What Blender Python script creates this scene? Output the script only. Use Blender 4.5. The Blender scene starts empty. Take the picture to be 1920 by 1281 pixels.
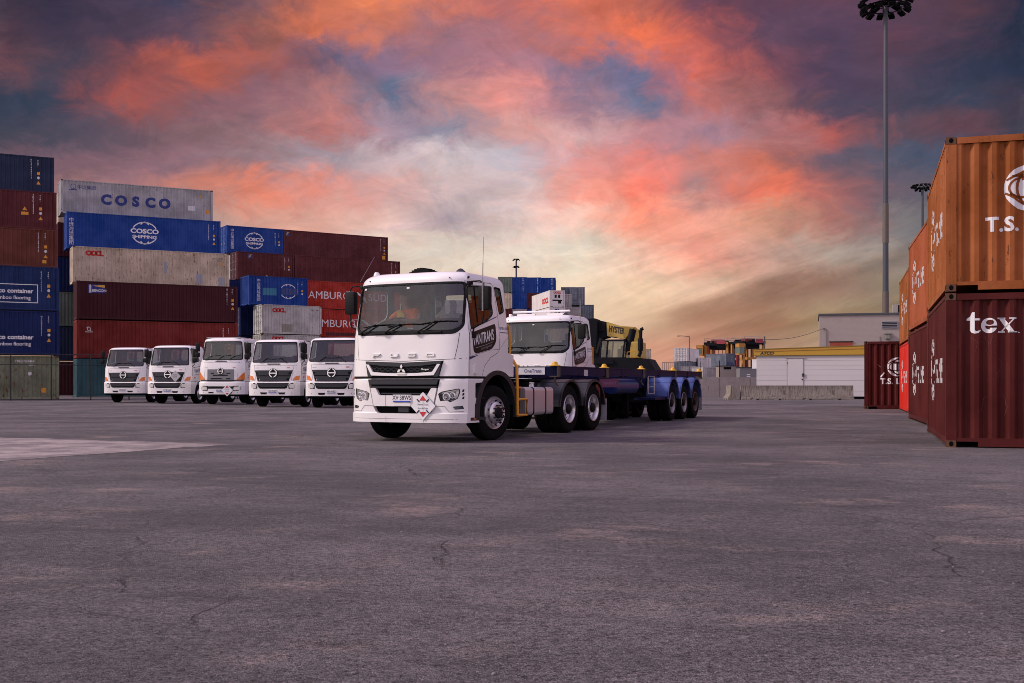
import bpy, bmesh, math, random
from mathutils import Vector, Matrix
random.seed(7)
C = bpy.context.scene.collection
PI = math.pi
rad = math.radians

# ------------------------------------------------------------------ camera
FPX, CAMZ, HOR = 2086.0, 1.08, 718.5          # focal length in photo pixels, eye height, horizon row
cam_d = bpy.data.cameras.new('camera')
cam_d.sensor_width = 36; cam_d.lens = FPX * 36 / 1920
cam_d.shift_y = (HOR - 640.5) / 1920
cam_d.clip_start = 0.1; cam_d.clip_end = 6000
cam = bpy.data.objects.new('camera', cam_d); C.objects.link(cam)
cam.location = (0, 0, CAMZ); cam.rotation_euler = (PI / 2, 0, 0)
bpy.context.scene.camera = cam

def s2l(c):
    c = c / 255.0
    return c / 12.92 if c <= 0.04045 else ((c + 0.055) / 1.055) ** 2.4
def rgb(r, g, b): return (s2l(r), s2l(g), s2l(b), 1.0)

# ------------------------------------------------------------------ world
SUN_AZ, SUN_EL = rad(-93), rad(38)            # compass from the view axis (left = negative)
world = bpy.data.worlds.new('World'); bpy.context.scene.world = world
world.use_nodes = True
nt = world.node_tree; nt.nodes.clear()
class NT:
    def __init__(s, nt): s.nt = nt
    def n(s, t, **kw):
        x = s.nt.nodes.new(t)
        for k, v in kw.items(): setattr(x, k, v)
        return x
    def link(s, a, b): s.nt.links.new(a, b)
    def math(s, op, a, b=None, c=None, clamp=False):
        x = s.n('ShaderNodeMath', operation=op); x.use_clamp = clamp
        for i, v in enumerate((a, b, c)):
            if v is None: continue
            if isinstance(v, (int, float)): x.inputs[i].default_value = v
            else: s.link(v, x.inputs[i])
        return x.outputs[0]
    def mix(s, f, a, b, mode='MIX'):
        x = s.n('ShaderNodeMix', data_type='RGBA', blend_type=mode)
        for i, v in ((0, f), (6, a), (7, b)):
            if isinstance(v, (int, float)): x.inputs[i].default_value = v
            elif isinstance(v, (tuple, list)): x.inputs[i].default_value = v
            else: s.link(v, x.inputs[i])
        return x.outputs[2]
    def noise(s, vec, scale, detail=3, rough=0.5, dist=0.0, col=False):
        x = s.n('ShaderNodeTexNoise')
        x.inputs['Scale'].default_value = scale; x.inputs['Detail'].default_value = detail
        x.inputs['Roughness'].default_value = rough; x.inputs['Distortion'].default_value = dist
        if vec is not None: s.link(vec, x.inputs['Vector'])
        return x.outputs['Color'] if col else x.outputs['Fac']
    def ramp(s, f, stops, interp='LINEAR'):
        x = s.n('ShaderNodeValToRGB'); r = x.color_ramp; r.interpolation = interp
        while len(r.elements) > 1: r.elements.remove(r.elements[-1])
        for i, (p, c) in enumerate(stops):
            e = r.elements[0] if i == 0 else r.elements.new(p)
            e.position = p; e.color = c if len(c) == 4 else (*c, 1)
        if not isinstance(f, (int, float)): s.link(f, x.inputs[0])
        return x.outputs[0]
    def smooth(s, f, a, b, lo=0.0, hi=1.0):
        x = s.n('ShaderNodeMapRange', interpolation_type='SMOOTHSTEP')
        s.link(f, x.inputs[0])
        for i, v in zip((1, 2, 3, 4), (a, b, lo, hi)): x.inputs[i].default_value = v
        return x.outputs[0]
    def mapping(s, vec, scale=(1, 1, 1), loc=(0, 0, 0), rot=(0, 0, 0)):
        x = s.n('ShaderNodeMapping'); s.link(vec, x.inputs[0])
        x.inputs['Scale'].default_value = scale; x.inputs['Location'].default_value = loc
        x.inputs['Rotation'].default_value = rot
        return x.outputs[0]
W = NT(nt)
tc = W.n('ShaderNodeTexCoord')
dirv = tc.outputs['Generated']
sp = W.n('ShaderNodeSeparateXYZ'); W.link(dirv, sp.inputs[0])
X, Y, Z = sp.outputs
r_ = W.math('SQRT', W.math('ADD', W.math('MULTIPLY', X, X), W.math('MULTIPLY', Y, Y)))
den = W.math('MAXIMUM', W.math('MAXIMUM', Y, W.math('MULTIPLY', r_, 0.6)), 0.02)
v0 = W.math('DIVIDE', Z, den)
az0 = W.math('ARCTAN2', X, Y)
# cloud shapes: the broad colours are pushed about by turbulent noise
warp1 = W.noise(W.mapping(dirv, (1, 1, 1.6)), 7.0, 5, 0.55, 0.4, col=True)
ws = W.n('ShaderNodeSeparateXYZ'); W.link(warp1, ws.inputs[0])
warp2 = W.noise(W.mapping(dirv, (1, 1, 1.5), (3, 1, 2)), 24.0, 8, 0.68, 0.9, col=True)
ws2 = W.n('ShaderNodeSeparateXYZ'); W.link(warp2, ws2.inputs[0])
calm = W.smooth(v0, 0.04, 0.19, 0.28, 1.0)      # layered, quieter air near the horizon
def wob(a, w1, w2, k1, k2):
    q = W.math('ADD', W.math('MULTIPLY', W.math('SUBTRACT', w1, 0.5), k1), W.math('MULTIPLY', W.math('SUBTRACT', w2, 0.5), k2))
    return W.math('ADD', a, W.math('MULTIPLY', q, calm))
az = wob(az0, ws.outputs[0], ws2.outputs[0], 0.075, 0.085)
v = wob(v0, ws.outputs[1], ws2.outputs[1], 0.050, 0.060)
K = 1.3 / 0.47
tt = W.math('ADD', 0.5, W.math('MULTIPLY', 0.5, W.math('TANH', W.math('MULTIPLY', az, K))))
COLS = [-960 + 120 * i for i in range(17)]
SKY = {  # photo row: colours every 120 px
 -60: [(62,44,66),(50,40,66),(66,50,74),(66,58,82),(110,75,85),(170,95,82),(205,115,85),(190,110,98),(175,100,100),(190,105,88),(150,85,82),(100,62,80),(85,60,80),(85,58,78),(80,60,80),(60,50,76),(28,38,66)],
 0: [(72,50,68),(52,40,66),(72,54,74),(66,58,82),(120,80,85),(195,108,80),(232,128,84),(205,118,98),(185,105,100),(228,115,82),(180,95,78),(110,65,80),(90,60,80),(95,60,78),(85,60,80),(105,65,76),(28,38,66)],
 60: [(88,55,70),(68,50,72),(78,56,76),(98,68,82),(140,85,75),(212,112,78),(200,118,100),(150,108,120),(170,110,115),(190,110,100),(232,112,74),(180,88,80),(95,65,85),(80,58,80),(95,60,76),(78,60,82),(32,40,68)],
 120: [(130,78,85),(75,65,85),(130,72,75),(180,88,68),(160,88,78),(98,90,116),(140,108,130),(160,112,125),(178,120,130),(135,112,136),(105,105,136),(218,108,90),(135,76,84),(78,58,82),(85,65,85),(56,56,82),(40,48,75)],
 180: [(50,60,84),(62,66,88),(172,82,70),(125,84,90),(140,95,105),(165,112,112),(95,106,134),(195,138,135),(230,148,140),(175,125,135),(108,112,140),(185,110,105),(135,86,88),(78,64,85),(75,65,85),(60,64,88),(75,60,80)],
 240: [(72,70,88),(90,78,95),(105,80,92),(130,95,100),(145,104,108),(190,118,112),(160,135,150),(142,138,158),(215,155,148),(212,168,168),(190,130,135),(165,125,140),(170,118,122),(175,88,80),(100,75,88),(115,72,82),(68,62,80)],
 300: [(106,78,90),(118,85,95),(125,90,100),(135,100,110),(150,120,125),(168,150,160),(200,175,178),(205,188,190),(185,175,185),(228,150,142),(232,130,118),(200,125,115),(195,108,88),(110,86,98),(75,78,98),(64,72,95),(48,56,78)],
 360: [(130,95,100),(155,110,110),(150,105,110),(190,120,104),(232,132,104),(222,150,138),(218,168,162),(200,175,175),(208,182,180),(235,150,132),(246,124,102),(175,130,130),(232,116,86),(155,94,92),(102,84,95),(84,85,100),(66,70,88)],
 420: [(140,110,110),(150,120,118),(160,130,125),(170,140,130),(208,155,138),(224,166,148),(210,175,165),(160,142,146),(205,182,176),(228,184,168),(242,140,112),(220,148,128),(204,146,120),(170,106,96),(122,114,115),(104,105,108),(84,88,98)],
 480: [(150,125,120),(160,135,125),(175,150,138),(190,165,150),(205,180,165),(214,190,178),(204,187,172),(205,192,178),(212,196,180),(212,200,182),(222,178,156),(226,154,128),(200,162,140),(172,158,140),(145,138,125),(125,120,115),(100,100,100)],
 540: [(150,128,120),(165,140,125),(180,155,140),(195,170,152),(205,182,165),(210,185,168),(206,186,166),(210,188,168),(216,190,170),(220,196,170),(224,190,158),(216,184,152),(166,132,108),(148,118,97),(134,120,96),(122,112,95),(100,95,88)],
 600: [(150,125,112),(165,135,118),(180,150,130),(195,165,140),(205,175,150),(210,180,155),(208,180,155),(210,182,155),(214,186,156),(214,188,158),(208,174,144),(176,134,104),(166,125,94),(160,140,104),(150,135,104),(130,120,98),(105,98,85)],
 660: [(150,122,108),(165,132,112),(178,145,122),(190,155,128),(200,160,132),(205,163,135),(205,163,135),(206,163,134),(208,160,132),(208,158,130),(206,150,124),(200,144,116),(174,138,110),(160,135,106),(150,132,104),(130,115,95),(110,98,82)],
}
for py_, row_ in SKY.items():          # darker corners, brighter low glow, browner low right
    for j_ in range(17):
        r0_, g0_, b0_ = row_[j_]; k_ = 1.0
        if py_ <= 240 and j_ in (0, 1, 2, 14, 15, 16): k_ = {0: .80, 1: .83, 2: .92, 14: .92, 15: .84, 16: .80}[j_]
        if 420 <= py_ <= 600 and 6 <= j_ <= 11: k_ = 1.08
        if py_ >= 480 and j_ >= 11: g0_ *= 0.965
        row_[j_] = (min(255, r0_ * k_), min(255, g0_ * k_), min(255, b0_ * k_))
def tpos(px): return 0.5 + 0.5 * math.tanh(K * math.atan(px / FPX))
col = None; prev_v = None
rows = sorted(SKY.keys(), reverse=True)
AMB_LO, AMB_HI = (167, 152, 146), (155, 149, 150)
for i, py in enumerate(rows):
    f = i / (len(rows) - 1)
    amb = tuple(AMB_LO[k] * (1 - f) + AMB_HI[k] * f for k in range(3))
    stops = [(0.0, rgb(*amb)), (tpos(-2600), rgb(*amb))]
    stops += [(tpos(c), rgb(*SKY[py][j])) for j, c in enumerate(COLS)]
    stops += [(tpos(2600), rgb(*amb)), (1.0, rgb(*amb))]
    row = W.ramp(tt, stops, 'EASE' if False else 'LINEAR')
    vv = (HOR - py) / FPX
    if col is None: col = row
    else: col = W.mix(W.smooth(v, prev_v, vv), col, row)
    prev_v = vv
col = W.mix(W.smooth(v, prev_v, 0.75), col, rgb(118, 108, 132))
# wisps inside the clouds
n1 = W.noise(W.mapping(dirv, (1, 1, 1.9)), 19.0, 10, 0.66, 1.1)
n2 = W.noise(W.mapping(dirv, (0.8, 1, 2.6), (5, 2, 1), (0, rad(18), 0)), 11.0, 8, 0.6, 1.2)
hi = W.smooth(v0, 0.03, 0.12)
cuv = W.n('ShaderNodeCombineXYZ'); W.link(az, cuv.inputs[0]); W.link(v, cuv.inputs[1])
cu0 = W.n('ShaderNodeCombineXYZ'); W.link(az0, cu0.inputs[0]); W.link(v0, cu0.inputs[1])
stk = W.noise(W.mapping(W.mapping(cu0.outputs[0], rot=(0, 0, rad(-20))), (5, 42, 1)), 1.0, 7, 0.62, 0.5)
lowr = W.math('MULTIPLY', W.smooth(v0, 0.20, 0.10), W.smooth(az0, 0.02, 0.16))
lum = W.math('ADD', 1.0, W.math('MULTIPLY', W.math('MULTIPLY', W.math('SUBTRACT', n1, 0.5), 0.80), W.math('ADD', 0.25, W.math('MULTIPLY', hi, 0.75))))
lum = W.math('ADD', lum, W.math('MULTIPLY', W.math('SUBTRACT', stk, 0.5), W.math('ADD', 0.35, W.math('MULTIPLY', lowr, 0.9))))
cm = W.n('ShaderNodeVectorMath', operation='SCALE'); W.link(col, cm.inputs[0]); W.link(lum, cm.inputs['Scale'])
colw = W.mix(W.math('MULTIPLY', W.smooth(n2, 0.52, 0.72), W.math('MULTIPLY', hi, 0.20)), cm.outputs[0],
             W.mix(1.0, cm.outputs[0], (1.45, 0.93, 0.78, 1), 'MULTIPLY'))
colw = W.mix(W.math('MULTIPLY', W.smooth(n2, 0.46, 0.30), W.math('MULTIPLY', hi, 0.35)), colw,
             W.mix(1.0, colw, (0.80, 0.88, 1.06, 1), 'MULTIPLY'))
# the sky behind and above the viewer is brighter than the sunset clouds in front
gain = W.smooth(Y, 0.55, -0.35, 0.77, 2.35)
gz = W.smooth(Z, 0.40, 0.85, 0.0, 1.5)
# filaments in the high cloud, and the dark cloud bars low on the right
n3 = W.noise(W.mapping(dirv, (1, 1, 2.0), (7, 3, 4)), 9.0, 7, 0.58, 1.6)
rdg = W.smooth(W.math('ABSOLUTE', W.math('SUBTRACT', n3, 0.5)), 0.05, 0.0)
colw = W.mix(W.math('MULTIPLY', W.math('MULTIPLY', rdg, hi), 0.28), colw, W.mix(1.0, colw, (1.25, 1.08, 1.02, 1), 'MULTIPLY'))
e_ = W.math('SUBTRACT', W.math('ADD', v0, W.math('MULTIPLY', W.math('SUBTRACT', stk, 0.5), 0.035)), W.math('ADD', 0.0544, W.math('MULTIPLY', W.math('SUBTRACT', az0, 0.139), 0.314)))
m_ = W.math('MULTIPLY', W.smooth(W.math('ABSOLUTE', e_), 0.019, 0.004), W.smooth(az0, 0.09, 0.17))
colw = W.mix(W.math('MULTIPLY', m_, 0.75), colw, W.mix(1.0, colw, (0.70, 0.62, 0.58, 1), 'MULTIPLY'))
e2 = W.math('SUBTRACT', W.math('ADD', v0, W.math('MULTIPLY', W.math('SUBTRACT', stk, 0.5), 0.02)), W.math('ADD', 0.037, W.math('MULTIPLY', W.math('SUBTRACT', az0, 0.15), 0.17)))
m2 = W.math('MULTIPLY', W.smooth(W.math('ABSOLUTE', e2), 0.009, 0.002), W.smooth(az0, 0.10, 0.2))
colw = W.mix(W.math('MULTIPLY', m2, 0.6), colw, W.mix(1.0, colw, (0.78, 0.68, 0.62, 1), 'MULTIPLY'))
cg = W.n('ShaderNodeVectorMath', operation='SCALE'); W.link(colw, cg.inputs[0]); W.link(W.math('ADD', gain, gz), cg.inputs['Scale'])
nish = W.n('ShaderNodeTexSky', sky_type='NISHITA'); nish.sun_disc = False
nish.sun_elevation = SUN_EL; nish.sun_rotation = SUN_AZ
bg1 = W.n('ShaderNodeBackground'); W.link(nish.outputs[0], bg1.inputs[0]); bg1.inputs[1].default_value = 0.004
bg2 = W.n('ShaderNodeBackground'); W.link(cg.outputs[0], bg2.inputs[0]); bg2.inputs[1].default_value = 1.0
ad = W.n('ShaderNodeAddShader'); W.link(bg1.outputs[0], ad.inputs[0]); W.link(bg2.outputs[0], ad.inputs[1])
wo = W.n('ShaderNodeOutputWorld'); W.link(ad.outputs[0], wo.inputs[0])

# ------------------------------------------------------------------ sun and exposure
sun_d = bpy.data.lights.new('sun', 'SUN'); sun_d.energy = 2.7; sun_d.angle = rad(11); sun_d.color = (1.0, 0.87, 0.77)
sun = bpy.data.objects.new('sun', sun_d); C.objects.link(sun)
sd = Vector((math.sin(SUN_AZ) * math.cos(SUN_EL), math.cos(SUN_AZ) * math.cos(SUN_EL), math.sin(SUN_EL)))
sun.rotation_euler = sd.to_track_quat('Z', 'Y').to_euler()
bpy.context.scene.render.filter_size = 1.0
try:
    bpy.context.scene.cycles.filter_width = 0.9
    bpy.context.scene.cycles.use_denoising = True; bpy.context.scene.cycles.denoising_input_passes = 'RGB_ALBEDO_NORMAL'; bpy.context.scene.cycles.denoising_prefilter = 'ACCURATE'
except Exception: pass
vs = bpy.context.scene.view_settings
vs.view_transform = 'Standard'; vs.look = 'None'; vs.exposure = 0.36; vs.gamma = 1

# ------------------------------------------------------------------ materials
MATS = {}
def newmat(name):
    m = bpy.data.materials.new(name); m.use_nodes = True
    t = NT(m.node_tree); m.node_tree.nodes.clear()
    out = t.n('ShaderNodeOutputMaterial'); b = t.n('ShaderNodeBsdfPrincipled')
    t.link(b.outputs[0], out.inputs[0])
    return m, t, b, out
def simple(name, c, rough=0.5, metal=0.0, coat=0.0, var=0.12, scale=6.0, bump=0.0, spec=0.5, emit=None):
    if name in MATS: return MATS[name]
    m, t, b, out = newmat(name)
    tcn = t.n('ShaderNodeTexCoord'); o = tcn.outputs['Object']
    nz = t.noise(o, scale, 5, 0.6)
    lo = tuple(x * (1 - var) for x in c[:3]) + (1,); hi_ = tuple(min(1, x * (1 + var)) for x in c[:3]) + (1,)
    t.link(t.mix(nz, lo, hi_), b.inputs['Base Color'])
    b.inputs['Metallic'].default_value = metal
    b.inputs['Specular IOR Level'].default_value = spec
    t.link(t.math('ADD', rough - 0.06, t.math('MULTIPLY', nz, 0.12)), b.inputs['Roughness'])
    b.inputs['Coat Weight'].default_value = coat; b.inputs['Coat Roughness'].default_value = 0.08
    if bump:
        bn = t.n('ShaderNodeBump'); bn.inputs['Strength'].default_value = bump; bn.inputs['Distance'].default_value = 0.01
        t.link(t.noise(o, scale * 8, 4), bn.inputs['Height']); t.link(bn.outputs[0], b.inputs['Normal'])
    if emit: b.inputs['Emission Color'].default_value = emit; b.inputs['Emission Strength'].default_value = 1
    MATS[name] = m; return m
def paint(name, c, rust=0.35, rough=0.55, fade=0.25, rustcol=(0.10, 0.035, 0.014, 1)):
    """weathered container paint: fading, vertical dirt streaks and rust that starts in spots"""
    if name in MATS: return MATS[name]
    m, t, b, out = newmat(name)
    tcn = t.n('ShaderNodeTexCoord'); oi = t.n('ShaderNodeObjectInfo')
    vm = t.n('ShaderNodeVectorMath', operation='ADD'); t.link(tcn.outputs['Object'], vm.inputs[0])
    cx = t.n('ShaderNodeCombineXYZ'); rr = t.math('MULTIPLY', oi.outputs['Random'], 57.0)
    for i in range(3): t.link(rr, cx.inputs[i])
    t.link(cx.outputs[0], vm.inputs[1]); o = vm.outputs[0]
    broad = t.noise(o, 0.7, 4, 0.6)
    streak = t.noise(t.mapping(o, (9, 9, 0.5)), 1.0, 5, 0.65)
    c1 = tuple(x * (1 - fade) for x in c[:3]) + (1,)
    g = sum(c[:3]) / 3
    c2 = tuple(min(1, (x * 0.85 + g * 0.15) * (1 + fade * 0.9)) for x in c[:3]) + (1,)
    base = t.mix(t.smooth(broad, 0.3, 0.7), c1, c2)
    base = t.mix(t.math('MULTIPLY', t.smooth(streak, 0.5, 0.75), 0.35), base, tuple(x * 0.55 for x in c[:3]) + (1,))
    spots = t.noise(t.mapping(o, (5, 5, 2.2)), 1.6, 9, 0.72)
    runs = t.noise(t.mapping(o, (14, 14, 0.8)), 1.0, 6, 0.7)
    sp2 = t.math('ADD', t.math('MULTIPLY', spots, 0.6), t.math('MULTIPLY', runs, 0.4))
    th = 0.665 - 0.20 * rust
    rf = t.smooth(sp2, th, th + 0.05)
    t.link(t.mix(rf, base, rustcol), b.inputs['Base Color'])
    t.link(t.mix(rf, (rough, rough, rough, 1), (0.9, 0.9, 0.9, 1)), b.inputs['Roughness'])
    b.inputs['Specular IOR Level'].default_value = 0.16
    bn = t.n('ShaderNodeBump'); bn.inputs['Strength'].default_value = 0.5; bn.inputs['Distance'].default_value = 0.04
    t.link(t.noise(o, 2.0, 5, 0.55), bn.inputs['Height']); t.link(bn.outputs[0], b.inputs['Normal'])
    MATS[name] = m; return m
def glass_mat(name, tint, refl_rough=0.03, base=0.0):
    if name in MATS: return MATS[name]
    m, t, b, out = newmat(name); m.node_tree.nodes.remove(b)
    tr = t.n('ShaderNodeBsdfTransparent'); tr.inputs[0].default_value = tint
    gl = t.n('ShaderNodeBsdfGlossy'); gl.inputs['Roughness'].default_value = refl_rough
    fr = t.n('ShaderNodeFresnel'); fr.inputs[0].default_value = 1.5
    f = t.math('ADD', base, t.math('MULTIPLY', fr.outputs[0], 1.4), clamp=True)
    mx = t.n('ShaderNodeMixShader'); t.link(f, mx.inputs[0]); t.link(tr.outputs[0], mx.inputs[1]); t.link(gl.outputs[0], mx.inputs[2])
    t.link(mx.outputs[0], out.inputs[0]); MATS[name] = m; return m

WHITE = simple('white_truck_paint', (0.76, 0.74, 0.735), 0.34, coat=0.6, var=0.05, scale=2.5)
CABIN = simple('cab_lining', (0.028, 0.032, 0.037), 0.9, spec=0.1)
BLACKP = simple('black_plastic', (0.006, 0.006, 0.007), 0.6, var=0.3, spec=0.18)
DARKG = simple('dark_grey_plastic', (0.023, 0.025, 0.032), 0.42, var=0.15, spec=0.35)
RUBBER = simple('tyre_rubber', (0.007, 0.0068, 0.007), 0.85, var=0.3, scale=12, bump=0.4, spec=0.08)
CHROME = simple('polished_metal', (0.72, 0.72, 0.74), 0.2, metal=1.0, var=0.06)
ALLOY = simple('alloy_wheel', (0.64, 0.62, 0.64), 0.33, metal=0.85, var=0.12, scale=9)
TANKM = simple('tank_aluminium', (0.74, 0.68, 0.70), 0.32, metal=0.7, var=0.08, scale=2)
CHASSIS = simple('chassis_black', (0.003, 0.003, 0.0035), 0.85, var=0.4, spec=0.08)
GLASS = glass_mat('windscreen_glass', (0.80, 0.85, 0.85, 1), 0.02, 0.05)
SGLASS = glass_mat('side_glass', (0.42, 0.44, 0.44, 1), 0.02, 0.03)
LENS = glass_mat('lamp_lens', (0.95, 0.95, 0.97, 1), 0.02, 0.03)
AMBER = simple('amber_lens', (0.62, 0.15, 0.012), 0.25, coat=0.6)
REDL = simple('red_lens', (0.35, 0.01, 0.01), 0.25, coat=0.6)
YEL = simple('yellow_rail_paint', (0.62, 0.27, 0.02), 0.5, var=0.15)
YELB = simple('bright_yellow_paint', (0.66, 0.38, 0.03), 0.5, var=0.2)
NAVY = simple('navy_stripe', (0.012, 0.018, 0.10), 0.4)
BLUES = simple('blue_strip', (0.02, 0.06, 0.42), 0.4)
TXTW = simple('white_lettering', (0.66, 0.64, 0.66), 0.6, var=0.1)
TXTO = simple('worn_white_lettering', (0.44, 0.41, 0.42), 0.7, var=0.3)
TXTB = simple('black_lettering', (0.012, 0.012, 0.014), 0.6)
TXTN = simple('navy_lettering', (0.010, 0.022, 0.16), 0.6)
TXTR = simple('red_lettering', (0.48, 0.012, 0.010), 0.6)
TXTC = simple('carmine_sign', (0.50, 0.02, 0.03), 0.5)
LOGOBG = simple('logo_panel_black', (0.007, 0.004, 0.005), 0.4, spec=0.3)
PLATEW = simple('plate_white', (0.72, 0.72, 0.74), 0.4)
STICK = simple('orange_sticker', (0.60, 0.26, 0.02), 0.6)
HIVIS = simple('hi_vis_orange', (0.95, 0.17, 0.015), 0.8, var=0.1)
HIVISY = simple('hi_vis_yellow', (0.85, 0.55, 0.03), 0.8)
SILVERT = simple('reflective_tape', (0.55, 0.55, 0.56), 0.5)
SKIN = simple('skin', (0.42, 0.22, 0.16), 0.6)
HAIR = simple('hair', (0.035, 0.022, 0.016), 0.8)
TRLB = simple('trailer_blue', (0.0025, 0.005, 0.040), 0.55, var=0.5, scale=3, spec=0.2)
GRDB = paint('faded_blue_guard', (0.05, 0.085, 0.27, 1), rust=0.0, rough=0.4, fade=0.6)
GUARDK = simple('grey_mudguard', (0.022, 0.023, 0.028), 0.36, var=0.15, spec=0.35)
CAST = simple('corner_casting_metal', (0.028, 0.017, 0.014), 0.85, var=0.4)
ROD = simple('lock_rod_metal', (0.28, 0.27, 0.27), 0.5, var=0.3)

# ------------------------------------------------------------------ mesh helpers
def obj(name, bm, mat, parent=None, smooth=False, label=None, cat=None, group=None, kind=None, loc=None, rz=0, recalc=False):
    if recalc: bmesh.ops.recalc_face_normals(bm, faces=bm.faces)
    me = bpy.data.meshes.new(name); bm.to_mesh(me); bm.free()
    for m in (mat if isinstance(mat, (list, tuple)) else [mat]): me.materials.append(m)
    if smooth:
        me.polygons.foreach_set('use_smooth', [True] * len(me.polygons))
        try: me.set_sharp_from_angle(angle=rad(smooth if smooth is not True else 35))
        except Exception: pass
    o = bpy.data.objects.new(name, me); C.objects.link(o)
    if parent is not None: o.parent = parent
    if loc: o.location = loc
    o.rotation_euler[2] = rz
    tag(o, label, cat, group, kind)
    return o
def tag(o, label=None, cat=None, group=None, kind=None):
    for k, v_ in (('label', label), ('category', cat), ('group', group), ('kind', kind)):
        if v_: o[k] = v_
    return o
def thing(name, label, cat, loc=(0, 0, 0), rz=0, group=None):
    o = bpy.data.objects.new(name, None); C.objects.link(o)
    o.location = loc; o.rotation_euler = (0, 0, rz); o.empty_display_size = 0.2
    return tag(o, label, cat, group)
def copy_tree(o, parent=None, skip=()):
    c = o.copy(); C.objects.link(c); c.parent = parent
    for ch in list(o.children):
        if ch.name.split('.')[0] in skip: continue
        copy_tree(ch, c, skip)
    return c
def BM(): return bmesh.new()
def box(bm, x0, x1, y0, y1, z0, z1, M=None, bev=0.0):
    ret = bmesh.ops.create_cube(bm, size=1.0)['verts']
    for w in ret:
        w.co = Vector(((x0 + x1) / 2 + w.co.x * (x1 - x0), (y0 + y1) / 2 + w.co.y * (y1 - y0), (z0 + z1) / 2 + w.co.z * (z1 - z0)))
        if M is not None: w.co = M @ w.co
    if bev:
        es = list({e for w in ret for e in w.link_edges})
        bmesh.ops.bevel(bm, geom=es, offset=bev, segments=2, affect='EDGES', profile=0.6)
def tube(bm, pts, r, n=8, cap=True, r1=None):
    pts = [Vector(p) for p in pts]; rings = []
    up = None
    for i, p in enumerate(pts):
        d = (pts[min(i + 1, len(pts) - 1)] - pts[max(i - 1, 0)]).normalized()
        if up is None:
            up = Vector((0, 0, 1)) if abs(d.z) < 0.9 else Vector((1, 0, 0))
        a = d.cross(up).normalized(); b_ = a.cross(d).normalized(); up = b_
        rr = r if r1 is None else r + (r1 - r) * i / (len(pts) - 1)
        rings.append([bm.verts.new(p + a * math.cos(2 * PI * k / n) * rr + b_ * math.sin(2 * PI * k / n) * rr) for k in range(n)])
    for i in range(len(rings) - 1):
        for k in range(n):
            bm.faces.new((rings[i][k], rings[i + 1][k], rings[i + 1][(k + 1) % n], rings[i][(k + 1) % n]))
    if cap:
        bm.faces.new(rings[0]); bm.faces.new(rings[-1][::-1])
def bar(bm, p0, p1, w, h, up=(0, 0, 1)):
    p0 = Vector(p0); p1 = Vector(p1); d = (p1 - p0).normalized(); up = Vector(up)
    if abs(d.dot(up)) > 0.95: up = Vector((0, 1, 0))
    a = d.cross(up).normalized() * (w / 2); b_ = a.cross(d).normalized() * (h / 2)
    q = [bm.verts.new(p + s * a + t_ * b_) for p in (p0, p1) for s, t_ in ((1, 1), (-1, 1), (-1, -1), (1, -1))]
    for f in ((0, 1, 2, 3), (7, 6, 5, 4), (0, 4, 5, 1), (1, 5, 6, 2), (2, 6, 7, 3), (3, 7, 4, 0)): bm.faces.new([q[i] for i in f])
def lathe(bm, prof, n=24, M=None, a0=0, a1=2 * PI):
    """profile [(r, x)] turned about the local x axis"""
    full = abs(a1 - a0 - 2 * PI) < 1e-6; m = n if full else n + 1
    rings = []
    for k in range(m):
        a = a0 + (a1 - a0) * k / n
        ring = []
        for r, x in prof:
            p = Vector((x, r * math.cos(a), r * math.sin(a)))
            ring.append(bm.verts.new(M @ p if M is not None else p))
        rings.append(ring)
    for k in range(n):
        A, B = rings[k], rings[(k + 1) % m]
        for i in range(len(prof) - 1): bm.faces.new((A[i], B[i], B[i + 1], A[i + 1]))
def rpoly(pts, r, n=4):
    """round the corners of a 2-D polygon"""
    out = []; N = len(pts)
    for i in range(N):
        p = Vector(pts[i]); a = Vector(pts[i - 1]) - p; b_ = Vector(pts[(i + 1) % N]) - p
        rr = r[i] if isinstance(r, (list, tuple)) else r
        rr = min(rr, a.length * 0.45, b_.length * 0.45)
        if rr <= 1e-5: out.append(tuple(p)); continue
        s = p + a.normalized() * rr; e = p + b_.normalized() * rr
        for k in range(n + 1):
            t_ = k / n
            q = s * (1 - t_) ** 2 + p * 2 * t_ * (1 - t_) + e * t_ ** 2
            out.append((q.x, q.y))
    return out
def fill2d(loops):
    b = bmesh.new(); es = []
    for lp in loops:
        vs_ = [b.verts.new((p[0], p[1], 0)) for p in lp]
        es += [b.edges.new((vs_[i], vs_[(i + 1) % len(vs_)])) for i in range(len(vs_))]
    bmesh.ops.triangle_fill(b, use_beauty=True, use_dissolve=False, edges=es, normal=(0, 0, 1))
    return b
def cut2d(b, us=(), vs_=()):
    for c in us:
        bmesh.ops.bisect_plane(b, geom=b.verts[:] + b.edges[:] + b.faces[:], plane_co=(c, 0, 0), plane_no=(1, 0, 0), dist=1e-6)
    for c in vs_:
        bmesh.ops.bisect_plane(b, geom=b.verts[:] + b.edges[:] + b.faces[:], plane_co=(0, c, 0), plane_no=(0, 1, 0), dist=1e-6)
def rng(b, ax, st):
    c = [w.co[ax] for w in b.verts]
    if not c: return []
    lo, hi_ = min(c), max(c); n = int((hi_ - lo) / st)
    return [lo + (hi_ - lo) * (i + 1) / (n + 1) for i in range(n)]
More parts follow.
